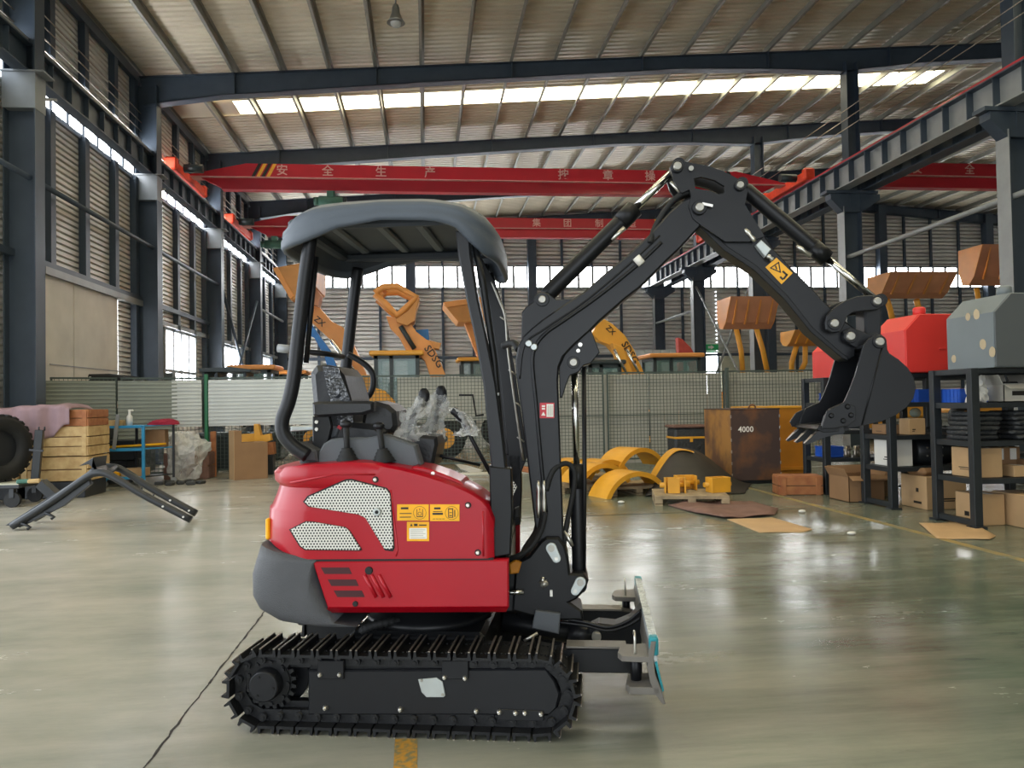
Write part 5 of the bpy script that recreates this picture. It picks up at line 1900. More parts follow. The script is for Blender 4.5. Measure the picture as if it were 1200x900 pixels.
def cab(root, pts_body, Y, t, roofpts, roofm, panes):
    q = [(x - root.location.x, z) for x, z in ppY(pts_body, Y)]
    x0, x1 = min(p[0] for p in q), max(p[0] for p in q)
    z0, z1 = min(p[1] for p in q), max(p[1] for p in q)
    fr = MB()
    for x in (x0 + .04, (x0 * .62 + x1 * .38), x1 - .04):
        for yy in (-t / 2 + .04, t / 2 - .04):
            fr.box((x, yy, (z0 + z1) / 2), (.09, .09, z1 - z0))
    for z in (z0 + .04, z1 - .04):
        fr.box(((x0 + x1) / 2, -t / 2 + .04, z), (x1 - x0, .09, .1)).box(((x0 + x1) / 2, t / 2 - .04, z), (x1 - x0, .09, .1))
        fr.box((x0 + .04, 0, z), (.09, t, .1)).box((x1 - .04, 0, z), (.09, t, .1))
    c_ = fr.build('cab_frame', 'cab_dark', root)
    xm = x0 * .62 + x1 * .38
    for xa, xb in ((x0 + .08, xm - .05), (xm + .05, x1 - .08)):
        MB().box(((xa + xb) / 2, -t / 2 + .04, (z0 + z1) / 2), (xb - xa, .012, z1 - z0 - .16)).build('cab_window', 'cab_glass', c_)
    MB().box((x0 + .04, 0, (z0 + z1) / 2), (.012, t - .16, z1 - z0 - .16)).build('cab_window', 'cab_glass', c_)
    MB().box(((x0 + x1) / 2, .2, z0 + .35), (.5, .5, .7), b=.08).build('driver_seat', 'cab_dark', c_)
    MB().box(((x0 + x1) / 2, 0, z1 + .05), (x1 - x0 + .24, t + .16, .12), b=.03).build('cab_roof', roofm, root)
    return c_


def open_bucket(root, pts, Y, w, m, m2, tilt=0.0, nteeth=6):
    """loader bucket seen from the front: shell profile swept along x; pts = left,right,top,bottom in px"""
    xl, xr, yt, yb = pts
    p0, p1 = at_y(xl, yt, Y), at_y(xr, yb, Y)
    x0, x1, z1, z0 = p0.x - root.location.x, p1.x - root.location.x, p0.z, p1.z
    h = z1 - z0
    prof_ = [(-.55, z1), (-.30, z0 + h * .55), (-.1, z0 + h * .2), (.15, z0), (.45, z0 + .05), (.62, z0 + h * .4), (.6, z1 + .02),
             (.56, z1), (.57, z0 + h * .42), (.42, z0 + .1), (.15, z0 + .05), (-.05, z0 + h * .24), (-.26, z0 + h * .58), (-.5, z1)]
    bkt = MB().prism([(a * w, b_) for a, b_ in prof_], YZ, x0, x1).build('bucket', m, root)
    side = [(-.55 * w, z1), (-.30 * w, z0 + h * .55), (-.1 * w, z0 + h * .2), (.15 * w, z0), (.45 * w, z0 + .05), (.62 * w, z0 + h * .4), (.6 * w, z1)]
    for xx in (x0, x1):
        MB().prism(side, YZ, xx - .02, xx + .02).build('bucket_side', m2, bkt)
    for k in range(nteeth):
        xx = x0 + (x1 - x0) * (k + .5) / nteeth
        MB().prism([(-.62 * w, z1 + .1), (-.5 * w, z1 + .02), (-.42 * w, z1 - .12), (-.5 * w, z1 - .1)], YZ, xx - .05, xx + .05).build('bucket_tooth', m2, bkt)
    for k in range(4):
        xx = x0 + (x1 - x0) * (k + .5) / 4
        MB().prism([(-.52 * w, z1 - .1), (-.30 * w, z0 + h * .5), (-.1 * w, z0 + h * .15), (-.16 * w, z0 + h * .12), (-.36 * w, z0 + h * .5)], YZ, xx - .02, xx + .02).build('stiffener', m2, bkt)
    return bkt


# 1 loader with a tilted orange bucket and a blue strut, behind the rear post
Y = 21.0
r = root_at('wheel_loader', 400, Y)
partY('bucket', [(330, 321), (374, 313), (377, 316), (376, 342), (362, 350), (350, 358), (343, 347)], Y, 1.9, 'bucket_tan', r)
partY('bucket_lip', [(328, 322), (333, 320), (352, 352), (348, 357)], Y, 1.96, 'loader_orange', r)
partY('tilt_link', [(366, 340), (374, 342), (379, 349), (376, 362), (368, 360), (364, 350)], Y, .5, 'bucket_brown', r, dy=-.3)
arm = partY('lift_arm', [(362, 356), (376, 362), (390, 378), (402, 384), (412, 398), (424, 425), (438, 460), (424, 462), (408, 425), (392, 402), (374, 386), (364, 376)], Y, .5, 'loader_orange', r)
txtY('ZX', 376, 378, Y, .22, -40, 'decal_black', r, -.27)
partY('blue_strut', [(363, 382), (370, 384), (378, 396), (390, 412), (398, 432), (402, 462), (394, 462), (384, 420), (372, 398), (363, 394)], Y, .2, 'arm_blue', r, dy=-.5)
a_, b_ = at_y(390, 400, Y), at_y(420, 440, Y)
MB().cyl((a_.x - r.location.x, -.45, a_.z), (b_.x - r.location.x, -.45, b_.z), .05, 10).build('tilt_cylinder', 'chrome', r)
partY('body', [(380, 440), (440, 440), (446, 500), (376, 500)], Y, 1.3, 'loader_yellow', r, dy=.3)
wheel('wheel', r, -.7, -.3, .5, .35); wheel('wheel', r, 1.0, -.3, .5, .35)
tag(r, 'orange wheel loader with a blue strut seen between the rear canopy posts', 'loader')

# 2 loader with the open ring-shaped grapple bucket and dark cab
Y = 19.6
r = root_at('wheel_loader', 480, Y)
ring_o = [(438, 347), (444, 341), (457, 337), (468, 338), (478, 342), (493, 351), (486, 356), (476, 366), (468, 374), (464, 371), (455, 360), (441, 352)]
cb = partY('bucket_base', [(462, 368), (474, 366), (487, 353), (492, 352), (488, 366), (486, 378), (478, 384), (466, 380)], Y, 1.0, 'bucket_tan', r)
loopp = [(441, 347), (450, 340), (466, 339), (488, 351), (476, 364), (466, 372), (455, 361), (441, 348)]
for yy in (-.5, .5):
    MB().tube([(at_y(x, y, Y).x - r.location.x, yy, at_y(x, y, Y).z) for x, y in loopp], .085, 8).build('bucket_arm', 'loader_orange', r)
for k in (1, 3, 5):
    p = at_y(*loopp[k], Y)
    MB().cyl((p.x - r.location.x, -.5, p.z), (p.x - r.location.x, .5, p.z), .05, 8).build('cross_bar', 'loader_orange', r)
partY('blue_cover', [(486, 386), (502, 385), (503, 398), (490, 396)], Y, .5, 'arm_blue', r, dy=.4)
la = partY('lift_arm', [(453, 372), (466, 374), (480, 378), (488, 390), (497, 397), (505, 403), (514, 420), (522, 441), (505, 444), (498, 424), (488, 414), (476, 411), (468, 396), (458, 386)], Y, .45, 'loader_orange', r, dy=-.1)
partY('fork_guard', [(496, 398), (517, 403), (515, 410), (500, 408)], Y, .5, 'bucket_tan', r)
txtY('SDSG', 508, 419, Y, .26, -55, 'decal_black', r, -.34)
a_, b_ = at_y(470, 384, Y), at_y(486, 410, Y)
MB().cyl((a_.x - r.location.x, -.4, a_.z), (b_.x - r.location.x, -.4, b_.z), .06, 10).build('tilt_cylinder', 'cab_dark', r)
cab(r, [(441, 418), (491, 418), (491, 478), (441, 478)], Y, 1.2, None, 'loader_yellow', None)
partY('engine_cover', [(433, 470), (441, 455), (452, 458), (464, 470), (465, 500), (433, 500)], Y, 1.2, 'loader_yellow', r, b=.05, dy=-.1)
partY('chassis', [(433, 500), (530, 500), (530, 520), (433, 520)], Y, 1.0, 'cab_dark', r)
p = at_y(520, 512, Y)
wheel('wheel', r, p.x - r.location.x, -.65, .52, .34)
p = at_y(446, 512, Y)
wheel('wheel', r, p.x - r.location.x, -.65, .52, .34)
tag(r, 'orange wheel loader with dark glazed cab and lettered arm left of the front post', 'loader')

# 3 loader bucket raised left of the front post
Y = 24.5
r = root_at('wheel_loader', 548, Y)
partY('bucket', [(519, 360), (556, 352), (575, 352), (575, 376), (560, 380), (536, 380)], Y, 1.5, 'bucket_tan', r)
partY('bucket_lip', [(519, 358), (575, 350), (575, 356), (523, 364)], Y, 1.6, 'loader_orange', r)
partY('lift_arm', [(544, 380), (560, 380), (575, 410), (580, 440), (568, 440), (556, 410)], Y, .4, 'loader_orange', r)
cab(r, [(540, 424), (572, 424), (572, 470), (540, 470)], Y, 1.1, None, 'loader_yellow', None)
partY('body', [(530, 470), (585, 470), (585, 492), (530, 492)], Y, 1.3, 'loader_yellow', r, b=.05)
wheel('wheel', r, -.5, -.3, .5, .4); wheel('wheel', r, .9, -.3, .5, .4)
tag(r, 'wheel loader with toothed bucket raised beside the front canopy post', 'loader')

# 4 loader with curved lettered arm right of the boom
Y = 20.3
r = root_at('wheel_loader', 725, Y)
partY('lift_arm', [(692, 392), (698, 379), (706, 375), (716, 381), (730, 394), (740, 410), (753, 440), (756, 470), (740, 470), (724, 420), (712, 405), (700, 400)], Y, .45, 'loader_yellow', r)
partY('lift_arm', [(712, 404), (724, 408), (738, 445), (744, 470), (728, 470), (722, 440)], Y, .3, 'loader_yellow', r, dy=-.4)
txtY('SDSG', 735.5, 414, Y, .27, -58, 'decal_black', r, -.24)
txtY('ZX', 713, 388, Y, .2, -45, 'decal_black', r, -.24)
for dx in (0, 14):
    a_, b_ = at_y(713 + dx, 411, Y), at_y(728 + dx, 440, Y)
    MB().cyl((a_.x - r.location.x, -.62, a_.z), (b_.x - r.location.x, -.62, b_.z), .04, 10).build('tilt_cylinder', 'chrome', r)
cab(r, [(686, 428), (722, 428), (722, 480), (686, 480)], Y, 1.1, None, 'cab_dark', None)
partY('body', [(690, 482), (762, 482), (762, 510), (690, 510)], Y, 1.2, 'cab_dark', r, b=.05)
wheel('wheel', r, -.6, -.3, .5, .4); wheel('wheel', r, .7, -.3, .5, .4)
tag(r, 'yellow wheel loader with curved lettered arm just right of the excavator boom', 'loader')

# 5 loader cab with orange roof, red boom beside it
Y = 21.5
r = root_at('wheel_loader', 785, Y)
cab(r, [(760, 420), (812, 420), (812, 480), (760, 480)], Y, 1.2, None, 'loader_orange', None)
partY('body', [(752, 480), (820, 480), (820, 505), (752, 505)], Y, 1.2, 'loader_yellow', r, b=.05)
wheel('wheel', r, -.6, -.3, .48, .4); wheel('wheel', r, .6, -.3, .48, .4)
tag(r, 'wheel loader with glazed cab and orange roof right of the lettered arm', 'loader')
Y = 23.5
r = root_at('lifting_arm', 808, Y)
partY('arm', [(793, 396), (798, 398), (808, 408), (815, 420), (818, 440), (818, 475), (810, 475), (809, 430), (800, 416), (794, 414)], Y, .3, 'rose_red', r)
partY('brace', [(793, 398), (797, 398), (801, 440), (801, 475), (797, 475)], Y, .2, 'rose_red', r)
partY('foot', [(788, 475), (825, 475), (825, 532), (788, 532)], Y, .9, 'rose_red', r)
tag(r, 'red lifting arm standing behind the orange-roofed cab', 'lifting arm')


# 6-9 loaders with raised front buckets on the right
def raised(px, Y, bk, arms, label, mA, mB_, w=1.0, body=True):
    r_ = root_at('wheel_loader', px, Y)
    open_bucket(r_, bk, Y, w, mA, mB_, nteeth=0)
    for pts_ in arms:
        q = [(x - r_.location.x, z) for x, z in ppY(pts_, Y)]
        MB().tube([(x, .25 + .12 * i, z) for i, (x, z) in enumerate(q)], .09, 8).build('lift_arm', 'loader_yellow', r_)
    xs_ = [at_y(p_, 430, Y).x - r_.location.x for p_ in (bk[0] + 6, bk[1] - 6)]
    if body:
        MB().box((sum(xs_) / 2, 1.5, 1.1), ((xs_[1] - xs_[0]) * .8, 2.2, .9), b=.08).build('body', 'loader_yellow', r_)
        MB().box((sum(xs_) / 2, 1.5, 1.56), ((xs_[1] - xs_[0]) * .9, 1.0, .06), b=.02).build('deck', 'loader_orange', r_)
        for sx in xs_:
            wheel('wheel', r_, sx, .8, .5, .4)
    tag(r_, label, 'loader')
    return r_


raised(875, 23.6, (849, 905, 350, 385), [[(866, 383), (874, 410), (878, 440)], [(890, 383), (900, 410), (908, 440)]], 'wheel loader with orange bucket raised behind the third column', 'bucket_brown', 'loader_orange')
raised(942, 24.0, (924, 972, 388, 405), [[(938, 403), (934, 424), (936, 436)], [(948, 403), (950, 424), (946, 436)]], 'small yellow loader with raised bucket beside the red box on the far rack', 'bucket_tan', 'loader_yellow', .9)
raised(1062, 22.0, (1031, 1107, 322, 349), [[(1045, 350), (1052, 362), (1058, 376), (1052, 420)], [(1080, 350), (1086, 362), (1090, 372), (1086, 420)]], 'wheel loader with wide brown bucket raised above the bright red box', 'bucket_brown', 'bucket_tan', 1.1)
raised(1180, 26.0, (1138, 1215, 290, 334), [[(1150, 336), (1160, 380), (1165, 420)], [(1195, 336), (1200, 380), (1200, 420)]], 'wheel loader with brown bucket raised behind the nearest column', 'bucket_brown', 'loader_orange', 1.1)
# 10 two cab roofs behind the bright ribbed sheets
for (x0, x1, y0, Y, lab) in ((275, 326, 428, 20.8, 'low machine cab with orange roof behind the bright ribbed sheet'), (328, 362, 433, 24.5, 'machine cab with flat orange roof next to the rear canopy post')):
    r = root_at('machine_cab', (x0 + x1) / 2, Y)
    cab(r, [(x0 + 4, y0 + 6), (x1 - 4, y0 + 6), (x1 - 4, y0 + 60), (x0 + 4, y0 + 60)], Y, 1.1, None, 'loader_orange', None)
    MB().box((0, 0, .35), (1.4, 1.2, .7), b=.05).build('base', 'cab_dark', r)
    tag(r, lab, 'cab')
Y = 18.0
r = root_at('machine_cab', 262, Y)
partY('roof', [(240, 433), (276, 431), (300, 434), (300, 437), (241, 437)], Y, 1.0, 'cab_dark', r)
for x in (243, 258, 290):
    partY('pillar', [(x, 436), (x + 3, 436), (x + 3, 500), (x, 500)], Y, .8, 'cab_dark', r)
MB().box((.05, 0, .4), (1.3, 1.0, .82), b=.05).build('base', 'cab_dark', r)
tag(r, 'dark canopy roof of a low machine behind the green post', 'cab')
# dark car-like moulding behind the dull sheets
Y = 17.6
r = root_at('dark_hood', 130, Y)
partY('hood', [(86, 448), (90, 443), (100, 440), (140, 439), (152, 441), (168, 446), (170, 470), (86, 470)], Y, 1.2, 'frame_black', r, b=.04)
for k in range(6):
    partY('louvre', [(91 + 5 * k, 447), (93 + 5 * k, 447), (96 + 5 * k, 442.5), (94 + 5 * k, 442.5)], Y, .02, 'card_white', r, 0, -.61)
MB().box((0, 0, .7), (1.5, 1.0, 1.4)).build('pedestal', 'cab_dark', r)
tag(r, 'dark moulded machine hood with slanted louvres behind the dull sheets', 'machine hood')

# ================================================================ LEFT FLOOR: crates, cloth, trolley, tyre, frame, rack, bag, carton
def plank_crate(name, loc, dims, m, label, rz=0.0, slats=4, grp=None, slat_m=None):
    o = empty(name, loc, rz)
    w, d, h = dims
    MB().box((0, 0, h / 2), (w - .04, d - .04, h - .02)).build('core', 'card_brown', o)
    for k in range(slats):
        hh_ = h / slats
        for yy in (-d / 2, d / 2):
            MB().box((0, yy, hh_ * (k + .5)), (w, .02, hh_ * .9), b=.003).build('plank', m, o)
        for xx in (-w / 2, w / 2):
            MB().box((xx, 0, hh_ * (k + .5)), (.02, d - .02, hh_ * .9), b=.003).build('plank', m, o)
    for sx in (-1, 1):
        for yy in (-d / 2 - .015, d / 2 + .015):
            MB().box((sx * (w / 2 - .06), yy, h / 2), (.07, .015, h), b=.003).build('batten', slat_m or m, o)
    MB().box((0, 0, h), (w, d, .02), b=.003).build('lid', m, o)
    tag(o, label, 'crate', grp)
    return o


CY = 12.75
cz = lambda px, py: at_y(px, py, CY)
xr = cz(102, 520).x
for k in range(2):      # dark base blocks
    tag(MB().box((xr - .5 - .8 * k, CY + .45, .13), (.9 - .4 * k, .8, .26), b=.01).build('dark_skid', 'frame_black'), ['dark skid under the right end of the crate stack', 'dark skid under the left end of the crate stack'][k], 'skid')
zb1, zb2, zb3 = .26, cz(80, 535).z, cz(80, 500).z
plank_crate('wooden_crate', (xr - .5, CY + .45, .26), (1.0, .8, zb2 - .28), 'wood_light', 'low pale wooden crate at the bottom of the cloth-covered stack', slats=2)
plank_crate('wooden_crate', (xr - .5, CY + .45, zb2), (1.0, .8, zb3 - zb2 - .01), 'wood_light', 'pale wooden crate in the middle of the cloth-covered stack', slats=3)
plank_crate('wooden_crate', (xr - .43, CY + .45, zb3), (.85, .75, cz(80, 481).z - zb3), 'wood_red', 'brown wooden crate with its end showing under the mauve cloth', slats=2)
plank_crate('wooden_crate', (xr - 1.28, CY + .4, .26), (.5, .8, zb3 - .27), 'wood_light', 'pale wooden crate behind the tyre at the frame edge', slats=3)


def cloth(name, f, nx, ny, m, label, cat):
    vs = [f(i / nx, j_ / ny) for j_ in range(ny + 1) for i in range(nx + 1)]
    fs = [[a + j_ * (nx + 1), a + 1 + j_ * (nx + 1), a + 1 + (j_ + 1) * (nx + 1), a + (j_ + 1) * (nx + 1)] for j_ in range(ny) for a in range(nx)]
    mb = MB().add(vs, fs, True)
    o = mb.build(name, m, recalc=False)
    so_ = o.modifiers.new('thickness', 'SOLIDIFY')
    so_.thickness = .006
    tag(o, label, cat)
    return o


ztop_c = cz(80, 478).z + .03


def fcl(s, t):
    x = xr - 1.55 + s * 1.3
    wob = .03 * math.sin(9 * s + 2 * t) + .02 * math.sin(23 * s + 5)
    drop = .5 + .1 * math.sin(3.3 * s + .6) - (.0 if s < .8 else (s - .8) * .9)
    y0, y1 = CY + .04, CY + .86
    u = t * (drop + .82)
    if u < drop:
        y = y0 - .05 - .03 * math.sin(14 * s) - .02 * math.sin(31 * s)
        z = ztop_c - (drop - u) + .01
    else:
        y = y0 + (u - drop)
        z = ztop_c + .02 + .015 * math.sin(11 * s + 6 * t)
    if s > .93:
        z -= (s - .93) * .8
    if s < .5:
        z -= .05 * (0.5 - s) * 2
    return (x, y, z + wob * .5)


cloth('mauve_cloth', fcl, 60, 30, 'cloth_mauve', 'dusty mauve cloth draped over the wooden crates', 'cloth')
# flat trolley with a tyre on it
tr = empty('flat_trolley', tuple(Vector((at_z(35, 590).x - .55, at_z(35, 590).y - .1, 0))))
MB().box((0, 0, .3), (1.3, .8, .05), b=.01).build('platform', 'frame_black', tr)
MB().box((0, 0, .33), (1.24, .74, .015), b=.005).build('top_board', 'pale_wall', tr)
for sx in (-.52, .52):
    for sy in (-.32, .32):
        w_ = MB().cyl((sx, sy - .03, .11), (sx, sy + .03, .11), .11, 16).build('caster_wheel', 'rubber_black', tr)
        MB().box((sx, sy, .21), (.06, .08, .14)).build('caster_fork', 'frame_black', w_)
tag(tr, 'low black flat trolley under the big tyre at the frame edge', 'trolley')
tz = .338
for (px, m_, nm, lab) in ((27, 'motor_green', 'rag', 'small green rag on the edge of the flat trolley'), (40, 'wood_light', 'wood_block', 'small wood block on the end of the flat trolley')):
    x_ = at_y(px, 566, tr.location.y - .3).x
    tag(MB().box((x_, tr.location.y - .3, tz + .03), (.16, .1, .06), rz=.3, b=.015).build(nm, m_), lab, 'block' if 'wood' in nm else 'rag')
ty = empty('big_tyre', (at_y(-6, 540, 12.15).x, 12.15, tz + .5), math.radians(62))
n = 48
prof_t = [(.26, -.16), (.42, -.19), (.47, -.16), (.48, 0), (.47, .16), (.42, .19), (.26, .16)]
rs = [[(r_ * math.cos(2 * math.pi * k / n), w_, r_ * math.sin(2 * math.pi * k / n)) for r_, w_ in prof_t] for k in range(n)]
rs.append(rs[0])
MB().rings(rs, False, False, True, True).build('carcass', 'rubber_black', ty)
lug = None
for k in range(26):
    for row, yy in enumerate((-.12, -.03, .06, .13)):
        a = 2 * math.pi * (k + .5 * (row % 2)) / 26
        M = Matrix.Rotation(a, 4, 'Y') @ Matrix.Translation((0, yy, .485))
        if lug is None:
            lug = MB().box((0, 0, 0), (.085, .075, .035), rz=.25, b=.006).build('tread_lug', 'rubber_black', ty)
            lug.matrix_local = M
        else:
            link(lug, 'tread_lug', ty, M)
MB().cyl((0, -.1, 0), (0, .1, 0), .26, 24).build('rim', 'frame_black', ty)
tag(ty, 'big black off-road tyre on the flat trolley at the left frame edge', 'tyre')
# the bent black canopy frame lying on the floor
FY = 9.55
fr_ = empty('canopy_frame', (at_z(20, 625).x, FY, 0))


def fpt(px, py, dy):
    p = at_y(px, py, FY + dy)
    return Vector((p.x - fr_.location.x, dy, max(.05, p.z)))


near = [fpt(14, 621, 0), fpt(60, 588, 0), fpt(100, 560, 0), fpt(112, 554.5, 0), fpt(124, 555, 0), fpt(140, 563, 0), fpt(170, 581, 0), fpt(224, 609, 0)]
far = [fpt(40, 615, .6), fpt(72, 588, .6), fpt(104, 557, .6), fpt(118, 548, .6), fpt(136, 548, .6), fpt(152, 556, .6), fpt(180, 574, .6), fpt(230, 602, .6)]
for nm, P_ in (('bent_post', near), ('bent_post', far)):
    po = MB()
    sp_ = smooth_path(P_, 5)
    po.tube(sp_, .044, 10)
    o = po.build(nm, 'frame_black', fr_)
    for q_ in (.9, .96):
        p = sp_[int(len(sp_) * q_)]
        MB().cyl(p + Vector((0, -.06, 0)), p + Vector((0, -.045, 0)), .012, 8).build('bolt_hole', 'bolt_steel', o)
MB().prism([(fpt(5, 624, 0).x, .06), (fpt(22, 625, 0).x, .03), (near[1].x + .12, near[1].z - .06), (near[2].x + .05, near[2].z - .08), (near[2].x, near[2].z + .04), (near[1].x - .05, near[1].z + .04)], XZ, .02, .1, .004).build('gusset', 'frame_black', fr_)
for a, b_ in ((2, 2), (4, 4)):
    MB().cyl(near[a], far[b_], .035, 10).build('cross_tube', 'frame_black', fr_)
MB().prism([(near[3].x - .02, near[3].z), (far[3].x + .1, far[3].z + .02), (far[3].x + .12, far[3].z + .16), (far[3].x - .05, far[3].z + .06), (near[3].x - .12, near[3].z + .1)], XZ, .1, .5, .006).build('cross_plate', 'frame_black', fr_)
for px, py in ((30, 615), (58, 603)):
    p = fpt(px, py, -.02)
    MB().tube([p + Vector((-.05, 0, .02)), p, p + Vector((.05, 0, -.03)), p + Vector((.02, 0, -.05))], .018, 8).build('stud', 'frame_black', fr_)
hh_ = [fpt(166, 571, .55), fpt(167, 577, .55), fpt(176, 583, .55), fpt(181, 579, .55)]
MB().tube(smooth_path(hh_, 5), .01, 8).build('grab_handle', 'frame_black', fr_)
tag(fr_, 'bent black canopy frame lying upside down on the pale floor', 'frame')
# upright black bracket and slanted beam in front of the crates
b1 = partb = empty('upright_bracket', (at_y(44, 520, 12.3).x, 12.3, .34))
MB().box((0, 0, .38), (.11, .1, .75), rz=.2, ry=.08, b=.006).build('channel', 'frame_black', b1)
MB().box((.01, -.06, .45), (.2, .02, .03), ry=.1).build('lug', 'frame_black', b1)
for k in (-.03, .05):
    MB().cyl((k + .05, 0, .74), (k + .05, 0, .8), .012, 8).build('stud', 'frame_black', b1)
tag(b1, 'upright black steel channel in front of the wooden crates', 'bracket')
tag(MB().tube([Vector((at_y(48, 552, 11.6).x, 11.6, .36)), Vector((at_y(72, 570, 11.6).x, 11.6, .09))], .09, 4, smooth=False).build('slanted_beam', 'frame_black'), 'short black beam slanting to the floor beside the trolley', 'beam')
# dark crates behind the blue rack
for k, (x0, x1, y0, z0, z1) in enumerate(((104, 150, 15.0, 0, .42), (106, 158, 15.0, .43, .8), (104, 122, 14.9, .81, 1.08))):
    a, b_ = at_y(x0, 520, y0).x, at_y(x1, 520, y0).x
    o = empty('dark_crate', ((a + b_) / 2, y0 + .2, z0))
    MB().box((0, 0, (z1 - z0) / 2), (b_ - a, .5, z1 - z0), b=.01).build('body', 'shelf_black', o)
    MB().box((0, -.255, (z1 - z0) * .8), (b_ - a, .02, .03)).build('edge_rail', 'frame_black', o)
    tag(o, ['dark crate on the floor behind the blue trolley', 'dark crate stacked second behind the blue trolley', 'small dark crate topmost behind the blue trolley'][k], 'crate')
# blue rack trolley
RY = 14.4
xa, xb = at_y(123, 520, RY).x, at_y(168, 520, RY).x
rk = empty('rack_trolley', ((xa + xb) / 2, RY, 0))
w = (xb - xa)
zt1, zt2, zt3 = at_y(145, 499, RY).z, at_y(145, 526, RY).z, at_y(145, 559, RY).z
for sx in (-1, 1):
    MB().box((sx * w / 2, 0, (zt1 + .1) / 2), (.05, .05, zt1 - .1), b=.004).build('post', 'trolley_blue', rk)
    MB().box((sx * w / 2 + .36, .5, (zt1 + .1) / 2), (.04, .04, zt1 - .1), b=.004).build('post', 'frame_black', rk)
for z in (zt1, zt2, max(.16, zt3)):
    MB().box((0, 0, z - .02), (w, .05, .045), b=.004).build('front_rail', 'trolley_blue', rk)
    q = [(-w / 2, 0), (w / 2, 0), (w / 2 + .36, .5), (-w / 2 + .36, .5)]
    MB().prism(q, XY, z - .02, z, .001).build('shelf', 'trolley_blue' if z > .3 else 'frame_black', rk)
for sx in (-1, 1):
    for (ox, oy) in ((0, 0), (.36, .5)):
        MB().cyl((sx * w / 2 + ox, oy - .02, .05), (sx * w / 2 + ox, oy + .02, .05), .05, 12).build('caster', 'hall_steel_light', rk)
tag(rk, 'blue steel rack trolley with three shelves left of the plastic bag', 'rack')
zz = zt1
rx = rk.location.x


def small_box(name, x, y, z, d, m, lab, cat, rz=0.0, tape=None):
    o = empty(name, (x, y, z), rz)
    MB().box((0, 0, d[2] / 2), d, b=.006).build('carton_body', m, o)
    MB().box((0, 0, d[2] + .001), (.05, d[1], .003)).build('tape', tape or 'card_tan', o)
    tag(o, lab, cat)
    return o


small_box('small_carton', rx - .2, RY + .1, zz, (.32, .18, .1), 'wood_light', 'small tan carton on top of the blue rack', 'carton')
small_box('small_carton', rx + .42, RY + .4, zt2, (.36, .2, .32), 'card_brown', 'brown carton on the middle shelf of the blue rack', 'carton')
bt = empty('spray_bottle', (rx + .05, RY + .12, zz))
MB().tube([(0, 0, 0), (0, 0, .16), (0, 0, .2), (0, 0, .26)], [.05, .05, .02, .02], 12).build('bottle_body', 'card_white', bt)
MB().box((.02, 0, .27), (.09, .04, .04), b=.01).build('trigger_head', 'card_white', bt)
tag(bt, 'small white bottle standing on top of the blue rack', 'bottle')


def rag(name, c, r_, m, lab, seed, sq=(1, .8, .4)):
    q = random.Random(seed)
    vs, fs = [], []
    n1, n2 = 12, 20
    for i in range(n1 + 1):
        t = math.pi / 2 * i / n1
        for k in range(n2):
            a = 2 * math.pi * k / n2
            w_ = 1 + .22 * math.sin(3 * a + seed) * math.sin(t) + q.uniform(-.1, .1)
            vs.append((c[0] + math.sin(t) * math.cos(a) * r_ * sq[0] * w_, c[1] + math.sin(t) * math.sin(a) * r_ * sq[1] * w_, c[2] + max(0, math.cos(t)) * r_ * sq[2] * w_))
    for i in range(n1):
        for k in range(n2):
            fs.append([i * n2 + k, i * n2 + (k + 1) % n2, (i + 1) * n2 + (k + 1) % n2, (i + 1) * n2 + k])
    o = MB().add(vs, fs, True).build(name, m)
    tag(o, lab, 'cloth')
    return o


rag('red_cloth', (rx + .62, RY + .32, zz), .26, 'cloth_maroon', 'crumpled red cloth on the right end of the blue rack', 4)
tag(MB().cyl((rx - .3, RY + .1, zt2 + .03), (rx + .62, RY + .3, zt2 + .06), .022, 10).build('yellow_pole', 'decal_yellow'), 'yellow pole lying on the middle shelf of the blue rack', 'pole')
tag(MB().box((rx - .12, RY - .05, (zt1 + zt2) / 2 + .1), (.06, .03, .62), ry=.12, b=.004).build('grey_strap', 'hall_steel_light'), 'grey flat strap hanging down the front of the blue rack', 'strap')
small_box('small_carton', rx + .12, RY + .2, max(.16, zt3), (.4, .3, .14), 'card_tan', 'flat tan carton on the bottom shelf of the blue rack', 'carton')
tag(MB().box((rx - .22, RY + .1, max(.16, zt3) + .05), (.24, .16, .1), b=.02).build('yellow_tray', 'decal_yellow'), 'yellow tray on the bottom shelf of the blue rack', 'tray')
# brown bin with the clear plastic bag
px0, px1 = at_y(194, 545, 15.6).x, at_y(246, 545, 15.6).x
plank_crate('brown_bin', ((px0 + px1) / 2, 15.75, 0), (px1 - px0, .5, .5), 'rug_brown', 'brown low bin under the clear plastic bag', slats=2)
bg_c = at_y(219, 533, 15.3)
bag = crumpled([Vector((bg_c.x - .05, 15.35, .05)), Vector((bg_c.x, 15.3, .35)), Vector((bg_c.x + .02, 15.3, .65)), Vector((bg_c.x - .12, 15.35, .86)), Vector((bg_c.x - .1, 15.4, .93))], [.22, .30, .33, .26, .05], 11, 24, 26).build('plastic_bag', 'bag_film')
tag(bag, 'large clear plastic bag slumped against the brown bin', 'bag')
for k in range(7):
    x_ = at_y(188 + 8 * k, 560, 14.6).x
    tag(MB().box((x_, 14.55 + .2 * math.sin(k * 2.1), .03), (.16, .12, .06), rz=k * .7, b=.015).build('dark_scrap', 'tarp_dark'), 'dark piece of scrap on the floor in front of the brown bin', 'scrap', 'dark scraps on the floor by the bin')
